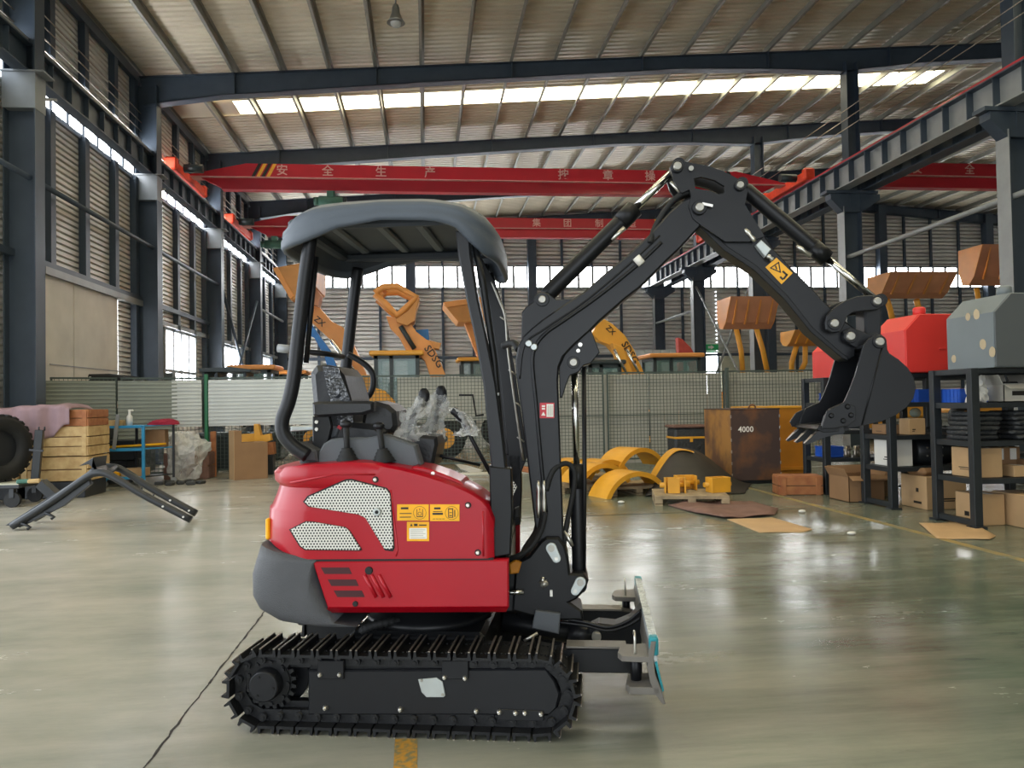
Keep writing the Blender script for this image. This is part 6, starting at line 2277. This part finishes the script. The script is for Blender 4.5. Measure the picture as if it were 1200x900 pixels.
# L-shaped tan carton
cp = at_z(275, 563)
co = empty('tall_carton', (cp.x, cp.y, 0), math.radians(26))
hA, hB = 0.93, .70
lw, rw = .42, .62
MB().prism([(0, 0), (rw, 0), (rw, hB), (rw * .22, hB), (rw * .22, hA), (0, hA)], XZ, 0, lw, .004).build('carton_body', 'card_brown', co)
MB().box((-.004, lw / 2, hA / 2), (.008, lw, hA)).build('lit_end', 'card_tan', co)  # paler sheet over the left face, its daylight painted into the colour
tag(co, 'tall stepped cardboard carton on the floor left of the excavator', 'carton')
tag(MB().box((at_y(251, 530, 16.0).x, 15.95, .45), (.1, .06, .9), b=.005).build('wood_board', 'wood_red'), 'reddish upright board beside the tall stepped carton', 'board')
# yellow frame parts behind the carton
yf = empty('yellow_part', (at_y(300, 530, 16.1).x, 16.15, 0))


def yfp(px, py):
    p = at_y(px, py, 16.1)
    return (p.x - yf.location.x, p.z)


MB().prism([yfp(281, 509), (yfp(300, 508)), yfp(300, 522), yfp(281, 522)], XZ, -.05, .1, .005).build('panel', 'fender_yellow', yf)
MB().prism([yfp(298, 497), yfp(303, 497), yfp(306, 510), yfp(317, 508), yfp(318, 516), yfp(305, 520), yfp(306, 534), yfp(299, 533)], XZ, -.1, .1, .005).build('hook', 'fender_yellow', yf)
MB().prism([yfp(306, 519), yfp(321, 518), yfp(322, 532), yfp(306, 534)], XZ, -.12, .12, .005).build('block', 'wood_red', yf)
MB().box((0, 0, yfp(300, 534)[1] / 2), (.7, .3, yfp(300, 534)[1]), b=.01).build('stand', 'shelf_black', yf)
tag(yf, 'yellow machined part on a dark stand behind the tall carton', 'machine part')
# ================================================================ RIGHT FLOOR: racks, boxes, fenders, pallets
RXX = 5.62
ZS = [.08, .51, .90, 1.30, 1.66]
ROWS = [(7.37, 8.05, 'nearest'), (8.80, 9.46, 'middle'), (10.35, 11.0, 'farthest')]
rack_len = 3.3
for y0, y1, nm in ROWS:
    o = empty('steel_rack', (RXX, y0, 0))
    d_ = y1 - y0
    for x in (0.04, 1.6, rack_len):
        for yy in (.04, d_ - .04):
            MB().box((x, yy, .83), (.09, .08, 1.66), b=.004).build('post', 'shelf_black', o)
            MB().box((x, yy, .01), (.14, .13, .02)).build('foot_plate', 'shelf_black', o)
    for z in ZS:
        for x in (0.04, rack_len):
            MB().box((x, d_ / 2, z - .03), (.05, d_ - .1, .06), b=.003).build('side_rail', 'shelf_black', o)
        if z > .1:
            MB().box((rack_len / 2, d_ / 2, z - .012), (rack_len - .1, d_ - .06, .02)).build('shelf_board', 'shelf_black', o)
        for yy in (.03, d_ - .03):
            if z > .1:
                MB().box((rack_len / 2, yy, z - .03), (rack_len - .1, .03, .05)).build('front_rail', 'shelf_black', o)
    tag(o, '%s black steel rack of the row by the yellow floor line' % nm, 'rack', 'black steel racks')


def carton(x, y, z, d, m, lab, rz=0.0, prints=(), flaps=False, name='carton', txt=None):
    o = empty(name, (x, y, z), rz)
    w, dd, h = d
    if flaps:
        t = .008
        mb = MB()
        mb.box((0, 0, t / 2), (w, dd, t))
        for sy in (-1, 1):
            mb.box((0, sy * (dd / 2 - t / 2), h / 2), (w, t, h))
        for sx in (-1, 1):
            mb.box((sx * (w / 2 - t / 2), 0, h / 2), (t, dd, h))
        mb.build('carton_body', m, o)
        MB().box((0, -dd / 2 - .05, h - .025), (w, .11, t), rx=.5).build('flap', m, o)
        MB().box((0, dd / 2 + .02, h + .05), (w, .11, t), rx=1.2).build('flap', m, o)
        for sx in (-1, 1):
            MB().box((sx * (w / 2 + .03), 0, h + .045), (.12, dd, t), ry=-sx * 1.1).build('flap', m, o)
    else:
        MB().box((0, 0, h / 2), (w, dd, h), b=.006).build('carton_body', m, o)
        MB().box((0, 0, h + .0005), (.05, dd - .01, .002)).build('tape', 'card_grey' if 'white' not in m else 'card_white', o)
    for (face, a, b_, c_, e_) in prints:
        if face == 'f':
            MB().box((-w / 2 + (a + c_) / 2 * w, -dd / 2 - .001, (b_ + e_) / 2 * h), ((c_ - a) * w, .002, (e_ - b_) * h)).build('print', 'decal_black' if 'p' not in str(txt) else 'card_white', o)
        else:
            MB().box((-w / 2 - .001, -dd / 2 + (a + c_) / 2 * dd, (b_ + e_) / 2 * h), (.002, (c_ - a) * dd, (e_ - b_) * h)).build('print', 'decal_black', o)
    tag(o, lab, 'carton' if name == 'carton' else name.replace('_', ' '))
    return o


PR = [('f', .2, .3, .4, .36), ('f', .2, .2, .34, .24)]
PRL = [('l', .3, .3, .7, .33), ('l', .3, .24, .65, .26)]


def blue_bin(x, y, z, lab, w=.3, d_=.3, h=.15):
    o = empty('blue_bin', (x, y, z))
    mb = MB()
    t = .012
    mb.box((0, 0, t / 2), (w, d_, t))
    for s in (-1, 1):
        mb.box((0, s * d_ / 2, h / 2), (w, t, h)).box((s * w / 2, 0, h / 2), (t, d_, h))
    mb.build('bin_body', 'bin_blue', o)
    for z_ in (.05, .14):
        for s in (-1, 1):
            MB().box((0, s * (d_ / 2 + .008), z_ * h / .15), (w + .02, .01, .012)).build('bin_rib', 'bin_blue', o)
            MB().box((s * (w / 2 + .008), 0, z_ * h / .15), (.01, d_ + .02, .012)).build('bin_rib', 'bin_blue', o)
    for k in range(5):
        MB().box((-w / 2 - .008, -d_ / 2 + (k + .5) * d_ / 5, h / 2), (.01, .012, h)).build('bin_rib', 'bin_blue', o)
    tag(o, lab, 'bin')
    return o


def folded(x, y, z, n, lab, m='tarp_dark', w=.5, d_=.5):
    """a pile of folded sheets: every sheet a thing"""
    q = random.Random(int(x * 100 + z * 10))
    for k in range(n):
        h = .05
        rs_ = []
        for zz_, s in ((0, .93), (.012, 1), (.035, 1), (.048, .92)):
            ring = []
            for i in range(24):
                a = 2 * math.pi * i / 24
                cx, cy = math.cos(a), math.sin(a)
                px_ = math.copysign(abs(cx) ** .22, cx) * w / 2 * s * (1 + q.uniform(-.05, .05))
                py_ = math.copysign(abs(cy) ** .22, cy) * d_ / 2 * s * (1 + q.uniform(-.05, .05))
                ring.append((px_, py_, zz_ + q.uniform(-.004, .004)))
            rs_.append(ring)
        o = MB().rings(rs_, True, True, True, True).build('folded_sheet', m)
        o.location = (x + q.uniform(-.03, .03), y + q.uniform(-.02, .02), z + k * h + .004)
        o.rotation_euler = (0, 0, q.uniform(-.08, .08))
        tag(o, '%s %s' % (['lowest', 'second lowest', 'third lowest', 'third highest', 'second highest', 'topmost'][k], lab), 'folded sheet', lab.replace('sheet', 'sheets'))


# nearest rack contents
Y1 = 7.37
blue_bin(RXX + .28, Y1 + .48, 1.302, 'blue plastic bin on the upper shelf of the nearest rack', .34, .3, .15)
wb_ = crumpled([Vector((RXX + .2, Y1 + .2, 1.305)), Vector((RXX + .2, Y1 + .2, 1.42)), Vector((RXX + .22, Y1 + .2, 1.58))], [.09, .1, .09, .07], 21, 16, 14).build('white_sack', 'card_white')
tag(wb_, 'white sack standing beside the blue bin on the nearest rack', 'sack')
carton(RXX + .62, Y1 + .3, 1.302, (.38, .42, .19), 'card_grey', 'open pale carton first from the post on the nearest rack', flaps=True, prints=[('f', .25, .35, .75, .6)])
carton(RXX + 1.06, Y1 + .3, 1.302, (.38, .42, .19), 'card_grey', 'open pale carton second from the post on the nearest rack', flaps=True, prints=[('f', .25, .35, .75, .6)])
for k, xx in enumerate((.62, 1.06)):
    o = MB()
    for i in range(3):
        o.tube([(RXX + xx + .1 * math.cos(a), Y1 + .3 + .1 * math.sin(a), 1.44 + .03 * i) for a in [2 * math.pi * q_ / 20 for q_ in range(20)]], .02, 6)
    tag(o.build('coiled_hose', 'rubber_black'), 'black hose coil inside the %s open pale carton' % ('first' if k == 0 else 'second'), 'hose')
folded(RXX + .25, Y1 + .32, .902, 6, 'dark folded sheet in the pile by the end post of the nearest rack', w=.34, d_=.4)
folded(RXX + .78, Y1 + .3, .902, 6, 'dark folded sheet in the wide pile on the nearest rack', w=.5, d_=.45)
carton(RXX + 1.2, Y1 + .25, .902, (.24, .3, .2), 'card_white', 'white carton beside the dark folded sheets on the nearest rack')
carton(RXX + .24, Y1 + .28, .512, (.3, .38, .31), 'card_tan', 'tan carton on the third shelf by the end post of the nearest rack', prints=PRL)
k = 0
for (dx, dy, dz, d_, lab) in ((.62, .45, 0, (.3, .3, .3), 'brown carton at the back of the third shelf of the nearest rack'), (.6, .16, 0, (.2, .18, .12), 'small tan carton at the front of the third shelf of the nearest rack'), (.82, .2, 0, (.2, .2, .17), 'small brown carton right of the small tan one on the nearest rack'), (1.2, .3, 0, (.32, .34, .26), 'brown open carton farther along the third shelf of the nearest rack')):
    carton(RXX + dx, Y1 + dy, .512 + dz, d_, 'card_tan' if k == 1 else 'card_brown', lab, prints=[('f', .1, .55, .35, .95), ('f', .6, .55, .85, .95)] if k == 0 else (), txt='p' if k == 0 else None)
    k += 1
tag(crumpled([Vector((RXX + .86, Y1 + .1, .545)), Vector((RXX + 1.0, Y1 + .1, .55)), Vector((RXX + 1.15, Y1 + .12, .545))], [.03, .035, .03], 31, 12, 12).build('wrapped_part', 'plastic_film'), 'film-wrapped part lying on the third shelf of the nearest rack', 'wrapped part')
carton(RXX + .3, Y1 + .33, .001, (.3, .36, .33), 'card_tan', 'tan carton on the floor inside the end of the nearest rack', prints=[('l', .4, .25, .6, .4)])
carton(RXX + .95, Y1 + .12, .001, (.95, .5, .34), 'card_tan', 'long tan carton on the floor under the nearest rack', prints=[('f', .22, .2, .32, .42), ('f', .36, .2, .46, .42)])
# middle rack contents
Y2 = 8.80
blue_bin(RXX + .55, Y2 + .25, 1.302, 'blue bin on the upper shelf of the middle rack', .2, .3, .16)
carton(RXX + .75, Y2 + .2, 1.302, (.16, .2, .13), 'card_white', 'small white carton beside the blue bin on the middle rack')
carton(RXX + .22, Y2 + .42, .902, (.22, .3, .12), 'card_brown', 'low brown carton by the end post of the middle rack', prints=PRL)
carton(RXX + .38, Y2 + .14, .902, (.22, .2, .2), 'card_tan', 'small tan carton at the front of the middle rack', prints=PR)
tag(MB().ball((RXX + .44, Y2 + .16, 1.17), .07, 8, (1, .8, .9)).build('glass_jar', 'cab_glass'), 'clear jar standing on the small tan carton of the middle rack', 'jar')
tag(crumpled([Vector((RXX + .62, Y2 + .2, .97)), Vector((RXX + .8, Y2 + .2, .99)), Vector((RXX + .98, Y2 + .2, .97))], [.05, .07, .06], 41, 12, 12).build('black_bundle', 'tarp_dark'), 'black wrapped bundle right of the tan carton on the middle rack', 'bundle')
carton(RXX + .22, Y2 + .3, .512, (.26, .4, .34), 'card_white', 'tall white carton on the third shelf of the middle rack', prints=[('l', .15, .3, .45, .34), ('l', .15, .22, .5, .25)])
drum = empty('black_drum', (RXX + .72, Y2 + .3, .512 + .17))
MB().tube([(-.26, 0, 0), (-.24, 0, 0), (.24, 0, 0), (.26, 0, 0)], [.13, .17, .17, .13], 24).build('drum_shell', 'frame_black', drum)
for k in range(6):
    MB().cyl((-.15 + .1 * (k % 3), -.17, .05 - .1 * (k // 3)), (-.15 + .1 * (k % 3), -.155, .05 - .1 * (k // 3)), .012, 8).build('bolt', 'pin_steel', drum)
MB().box((0, 0, -.165), (.3, .2, .01)).build('cradle', 'frame_black', drum)
tag(drum, 'round black drum lying on the third shelf of the middle rack', 'drum')
carton(RXX + .62, Y2 + .12, .001, (.52, .5, .40), 'card_tan', 'large printed tan carton on the floor under the middle rack', prints=[('f', .3, .3, .8, .34), ('f', .3, .24, .7, .27), ('l', .2, .15, .5, .22), ('l', .3, .5, .4, .62)])
tag(MB().box((RXX + .5, Y2 + .1, .45), (.32, .3, .09), rz=.2, b=.035).build('paper_sack', 'card_brown'), 'brown paper sack on top of the large printed carton', 'sack')
carton(RXX + .1, Y2 + .95, .001, (.5, .5, .34), 'card_brown', 'open brown carton on the floor behind the middle rack', flaps=True)
# farthest rack contents
Y3 = 10.35
blue_bin(RXX + .3, Y3 + .3, 1.302, 'blue bin on the upper shelf of the farthest rack', .24, .3, .14)
blue_bin(RXX + .25, Y3 + .35, .512, 'blue bin on the third shelf of the farthest rack', .26, .3, .15)
for k in range(6):
    o = empty('metal_fitting', (RXX + .38 + .07 * k, Y3 + .12 + .05 * (k % 2), .512))
    MB().tube([(0, 0, 0), (0, 0, .05), (0, 0, .09), (0, 0, .16)], [.028, .028, .016, .022], 10).build('fitting_body', 'worn_steel', o)
    MB().cyl((-.035, 0, .1), (.035, 0, .1), .014, 8).build('fitting_arm', 'pin_steel', o)
    tag(o, '%s small upright metal fitting from the rack end on the farthest rack' % ['first', 'second', 'third', 'fourth', 'fifth', 'sixth'][k], 'fitting', 'metal fittings on the farthest rack')
cxz = at_z(952, 580)
plank_crate('red_wood_crate', (cxz.x - .12, cxz.y + .2, 0), (.6, .36, .26), 'wood_red', 'reddish open plank crate on the floor by the farthest rack', rz=-.2, slats=2)
carton(cxz.x + .72, cxz.y - .22, .001, (.34, .4, .28), 'card_brown', 'open brown carton beside the reddish plank crate', rz=.3, flaps=True)


# painted steel boxes on top of the racks
def steel_box(x, y0, y1, z0, z1, w, m, m2, lab, cap_m, patches=()):
    o = empty('steel_tank_box', (x, y0, z0))
    h = z1 - z0
    MB().prism([(0, 0), (w, 0), (w, h), (.2, h), (0, h - .2)], XZ, 0.02, y1 - y0, .006).build('tank_body', m, o)
    MB().prism([(.01, 0.01), (w - .01, .01), (w - .01, h - .01), (.2, h - .01), (.01, h - .2)], XZ, 0, .02, .002).build('front_plate', m2, o)
    MB().tube([(.42, (y1 - y0) / 2, h), (.42, (y1 - y0) / 2, h + .1), (.42, (y1 - y0) / 2, h + .12)], [.075, .075, .055], 18).build('filler_cap', cap_m, o)
    MB().box((w / 2, -.005, h * .4), (.09, .012, .02), b=.004).build('latch', m2, o)
    for (yy, zz, r_) in patches:
        mb = MB()
        q = random.Random(int(yy * 100))
        pts_ = [(-.003, yy + r_ * math.cos(a) * q.uniform(.85, 1), zz + r_ * 1.2 * math.sin(a) * q.uniform(.85, 1)) for a in [2 * math.pi * k_ / 12 for k_ in range(12)]]
        mb.add(pts_, [list(range(12))]).build('filler_patch', 'patch_cream', o)
    tag(o, lab, 'box')
    return o


steel_box(5.8, 7.25, 7.98, 1.662, 2.43, 1.1, 'box_grey', 'box_grey_dark', 'grey painted steel box with cream patches on the nearest rack', 'box_grey', ((.38, .56, .04), (.25, .57, .05), (.17, .25, .05), (.04, .16, .05), (.62, .12, .04)))
steel_box(5.8, 8.72, 9.4, 1.662, 2.38, .95, 'box_red', 'box_red', 'bright red steel box with round cap on the middle rack', 'box_red')
steel_box(5.75, 10.2, 10.9, 1.662, 2.25, .9, 'box_red', 'box_red', 'red steel box on the farthest rack behind the bucket', 'box_red')

# ---- rusty box with painted figures, orange box behind it
p_m = at_z(858, 568)
rzb = math.radians(0)
rb_ = empty('rusty_box', (p_m.x, p_m.y, 0), rzb)
hb_ = at_y(858, 480, p_m.y).z
wR, dL = .82, 1.15
t = .02
MB().box((wR / 2, dL / 2, hb_ / 2 + .03), (wR - .02, dL - .02, hb_ - .06)).build('core', 'rust_dark', rb_)
MB().box((wR / 2, 0, hb_ / 2 + .03), (wR, t, hb_ - .06), b=.003).build('front_sheet', 'rust_dark', rb_)
MB().box((0, dL / 2, hb_ / 2 + .03), (t, dL, hb_ - .06), b=.003).build('side_sheet', 'rust_sheet', rb_)
MB().box((wR / 2, dL / 2, hb_), (wR + .02, dL + .02, .02)).build('top_sheet', 'rust_dark', rb_)
MB().box((wR / 2, dL / 2, .03), (wR - .06, dL - .06, .06)).build('plinth', 'frame_black', rb_)
mb = MB()
mb.tube([(wR * .5 + .06 * math.cos(a), .1, hb_ + .01 + .06 * math.sin(a)) for a in [math.pi * k / 10 for k in range(11)]], .014, 8)
mb.build('lifting_eye', 'rust_dark', rb_)
text_mesh('painted_number', '4000', .13, 'text_white', rb_, Matrix.Translation((wR * .3, -t / 2 - .002, hb_ * .73)) @ FACE_CAM, .0015)
for k in range(6):
    for x_ in (.0, wR):
        MB().box((x_, -.012, .15 + k * hb_ / 6.4), (.02, .008, .05), b=.003).build('weld_bead', 'worn_steel', rb_)
tag(rb_, 'rusty steel box with white painted 4000 right of the fenders', 'box')
ob = empty('orange_box', (at_y(882, 500, p_m.y + 1.4).x, p_m.y + 1.4, 0), math.radians(-2))
ho = at_y(930, 477, p_m.y + 1.4).z
MB().box((.5, .5, ho / 2), (1.0, 1.0, ho), b=.01).build('box_body', 'crate_orange', ob)
MB().box((.5, .5, ho), (1.04, 1.04, .04), b=.006).build('rim', 'fender_yellow', ob)
MB().box((.5, -.01, .1), (1.0, .03, .06)).build('base_rail', 'crate_orange', ob)
text_mesh('painted_number', '5', .12, 'text_pale', ob, Matrix.Translation((.78, -.004, ho * .62)) @ FACE_CAM, .0015)
tag(ob, 'orange painted steel box behind the rusty box', 'box')
# dark wrapped machine with a yellow strap, left of the rusty box
dm = empty('strapped_pack', (at_y(806, 520, 14.2).x, 14.2, 0))
MB().box((0, 0, .1), (.75, .6, .1), b=.01).build('skid', 'pallet_wood', dm)
for sx in (-.3, .3):
    MB().box((sx, 0, .025), (.1, .6, .05)).build('skid_foot', 'pallet_wood', dm)
MB().box((0, 0, .5), (.66, .5, .7), b=.04).build('pack_body', 'tarp_dark', dm)
MB().box((0, 0, .87), (.72, .56, .05), b=.015).build('pack_lid', 'rug_brown', dm)
MB().box((0, 0, .66), (.68, .52, .04), b=.004).build('strap', 'fender_yellow', dm)
MB().box((-.02, -.27, .63), (.05, .02, .1)).build('buckle', 'fender_yellow', dm)
tag(dm, 'dark wrapped pack with a yellow strap against the fence', 'pack')


# ---- pallets: deck boards, blocks and skids are pieces of their own
def pallet(x, y, rz, lab, w=1.0, d_=.9, h=.13):
    o = empty('wooden_pallet', (x, y, 0), rz)
    for k in range(6):
        MB().box((0, -d_ / 2 + (k + .5) * d_ / 6, h - .01), (w, d_ / 6 * .82, .02), b=.002).build('deck_board', 'pallet_wood', o)
    for xx in (-w / 2 + .05, 0, w / 2 - .05):
        for yy in (-d_ / 2 + .06, 0, d_ / 2 - .06):
            MB().box((xx, yy, h / 2), (.1, .12, h - .06), b=.002).build('block', 'pallet_wood', o)
        MB().box((xx, 0, .0105), (.1, d_, .02), b=.002).build('skid_board', 'pallet_wood', o)
    for yy in (-d_ / 2 + .06, d_ / 2 - .06):
        MB().box((0, yy, h - .03), (w, .1, .02)).build('stringer', 'pallet_wood', o)
    tag(o, lab, 'pallet')
    return o


pc_ = at_z(820, 592)
pallet(pc_.x - .02, pc_.y + .35, math.radians(-14), 'pale wooden pallet carrying the yellow brackets', .95, .85)
PZ = .132
for k, (dx, dy, lab) in enumerate(((-.22, -.02, 'yellow square bracket at the left end of the pallet'), (.02, .25, 'yellow square bracket in the middle of the pallet'), (.36, -.08, 'yellow square bracket at the right end of the pallet'))):
    o = empty('yellow_bracket', (pc_.x + dx, pc_.y + .35 + dy, PZ), math.radians(-14 + 12 * k))
    for sx in (-1, 1):
        MB().box((sx * .13, 0, .1), (.02, .18, .2), b=.003).build('cheek', 'fender_yellow', o)
    MB().box((0, .08, .1), (.26, .02, .2), b=.003).build('web', 'fender_yellow', o)
    if k != 1:
        MB().box((-.02 if k == 0 else 0, -.08, .1), (.16 if k == 0 else .26, .02, .2), b=.003).build('front_plate', 'fender_yellow', o)
    MB().cyl((-.2, .02, .1), (.2, .02, .1), .035, 12).build('tube', 'fender_yellow', o)
    tag(o, lab, 'bracket')


def fender(loc, rz, r_, w, a0, a1, lab, m='fender_yellow', lip=True):
    """curved sheet fender: arc profile extruded"""
    o = empty('curved_fender', loc, rz)
    rs_ = []
    n_ = 16
    for k in range(n_ + 1):
        a = math.radians(a0 + (a1 - a0) * k / n_)
        c_, s_ = math.cos(a), math.sin(a)
        rs_.append([(r_ * c_, -w / 2, r_ * s_), (r_ * c_, w / 2, r_ * s_), ((r_ - .012) * c_, w / 2, (r_ - .012) * s_), ((r_ - .012) * c_, -w / 2, (r_ - .012) * s_)])
    MB().rings(rs_).build('arched_sheet', m, o)
    if lip:
        rs_ = []
        for k in range(n_ + 1):
            a = math.radians(a0 + (a1 - a0) * k / n_)
            c_, s_ = math.cos(a), math.sin(a)
            rs_.append([(r_ * c_, -w / 2, r_ * s_), (r_ * c_, -w / 2 - .012, r_ * s_), ((r_ - .07) * c_, -w / 2 - .012, (r_ - .07) * s_), ((r_ - .07) * c_, -w / 2, (r_ - .07) * s_)])
        MB().rings(rs_).build('edge_flange', m, o)
    tag(o, lab, 'fender')
    return o


f0 = at_z(720, 582)
pallet(f0.x + .35, f0.y + .5, math.radians(8), 'wooden pallet under the arched yellow fender', .9, .8)
pallet(f0.x - .35, f0.y + .9, math.radians(8), 'wooden pallet at the left under the yellow fenders', .9, .8)
fender((f0.x + .25, f0.y + .15, -.22), math.radians(18), .58, .5, 20, 162, 'arched yellow fender nearest the camera on the pallet')
fender((f0.x - .15, f0.y + .62, -.1), math.radians(24), .55, .5, 28, 150, 'flat yellow fender left of the arched one')
fender((f0.x + .02, f0.y + 1.0, -.05), math.radians(30), .52, .45, 30, 150, 'yellow fender behind the arched one')
fender((f0.x + .62, f0.y + 1.35, .0), math.radians(30), .62, .5, 30, 150, 'yellow fender leaning on the dark sheet')
fender((f0.x - .3, f0.y + 1.55, .0), math.radians(20), .45, .4, 30, 150, 'small yellow fender at the back of the pile')
tag(MB().box((f0.x - .75, f0.y + 1.95, .2), (.8, .12, .09), rz=-.35, ry=.15, b=.01).build('wood_beam', 'wood_red'), 'reddish timber lying behind the yellow fenders', 'timber')
tag(MB().box((f0.x - .1, f0.y + 1.95, .08), (.9, .8, .15), rz=.1, b=.01).build('timber_skid', 'pallet_wood'), 'low timber skid under the reddish timber', 'skid')
# dark curved sheet lying like a hump


def hump(s, t):
    px = 755 + s * (872 - 755)
    yb = 10.75 + t * 1.2
    prof_z = max(0, math.sin(min(1, s / .3) * math.pi / 2) if s < .3 else (math.cos((s - .3) / .7 * math.pi) * .5 + .5))
    p = at_y(px, 570, yb)
    return (p.x + .12 * t, yb - .15 * math.sin(s * 3), .012 + .6 * prof_z * min(1, .04 + 1.5 * t) ** .7)


hm = cloth('dark_sheet', hump, 40, 10, 'dark_sheet', 'dark curved steel sheet humped beside the rusty box', 'sheet')
fy = []
rim = MB()
pr_ = [hump(.02 + k / 14 * .4, .62) for k in range(15)]
rim.rings([[(x, y - .03, z + .01), (x, y + .25, z + .01), (x, y + .25, z + .03), (x, y - .03, z + .03)] for x, y, z in pr_])
tag(rim.build('yellow_edge_sheet', 'fender_yellow'), 'yellow curved strip along the edge of the dark humped sheet', 'sheet')


# ---- flat things on the floor
def flat(name, pts, m, lab, cat, t_=.006, seed=1, lift=.02):
    q = random.Random(seed)
    P_ = [at_z(x, y) for x, y in pts]
    c = sum(P_, Vector()) / len(P_)
    n_ = 14
    vs, fs = [], []
    rings_ = 6
    per = []
    for i in range(len(P_)):
        for k in range(n_):
            per.append(P_[i].lerp(P_[(i + 1) % len(P_)], k / n_))
    N = len(per)
    for r_ in range(rings_):
        f = 1 - r_ / rings_
        for p in per:
            w_ = c + (p - c) * f
            z = .004 + (lift * abs(math.sin(w_.x * 5.1 + seed) * math.sin(w_.y * 4.3)) if 0 < r_ else (lift * .4 * abs(math.sin(w_.x * 7 + seed))))
            vs.append((w_.x, w_.y, z))
    vs.append((c.x, c.y, .006 + lift * .4))
    for r_ in range(rings_ - 1):
        for k in range(N):
            a = r_ * N + k
            b_ = r_ * N + (k + 1) % N
            fs.append([a, b_, b_ + N, a + N])
    for k in range(N):
        fs.append([(rings_ - 1) * N + k, (rings_ - 1) * N + (k + 1) % N, len(vs) - 1])
    o = MB().add(vs, fs, True).build(name, m)
    so_ = o.modifiers.new('thickness', 'SOLIDIFY')
    so_.thickness = t_
    so_.offset = 1
    tag(o, lab, cat)
    return o


flat('brown_mat', [(783, 593), (800, 590.5), (880, 590), (912, 599), (908, 604), (895, 606), (848, 608.5), (815, 602)], 'rug_brown', 'crumpled brown mat on the floor in front of the bracket pallet', 'mat', .012, 3, .05)
flat('cardboard_sheet', [(852, 609), (905, 607), (952, 621), (942, 624), (890, 624.5)], 'card_tan', 'flat cardboard sheet beside the brown mat', 'cardboard', .005, 5, .012)
flat('cardboard_sheet', [(1077, 614), (1138, 613), (1167, 629), (1160, 633), (1098, 632)], 'card_tan', 'flat cardboard sheet in front of the nearest rack', 'cardboard', .005, 9, .012)
flat('white_paper', [(532, 543), (548, 546), (566, 551), (560, 557), (540, 550)], 'cone_white', 'white sheet of paper on the floor seen past the excavator levers', 'paper', .002, 2, .01)
for i, (x, y) in enumerate(((940, 601), (998, 627), (728, 590))):
    p = at_z(x, y)
    o = MB().ball((p.x, p.y, .02), .03, 6, (1.6, 1, .6)).build('paper_scrap', 'card_white')
    tag(o, ['white paper scrap on the floor right of the brown mat', 'white paper scrap on the yellow floor line', 'white paper scrap in front of the yellow fenders'][i], 'scrap')
tag(MB().box((.95 + .4, 14.9, .012), (1.9, .35, .024), b=.004).build('floor_board', 'card_grey'), 'pale board lying on the floor beyond the excavator deck', 'board')
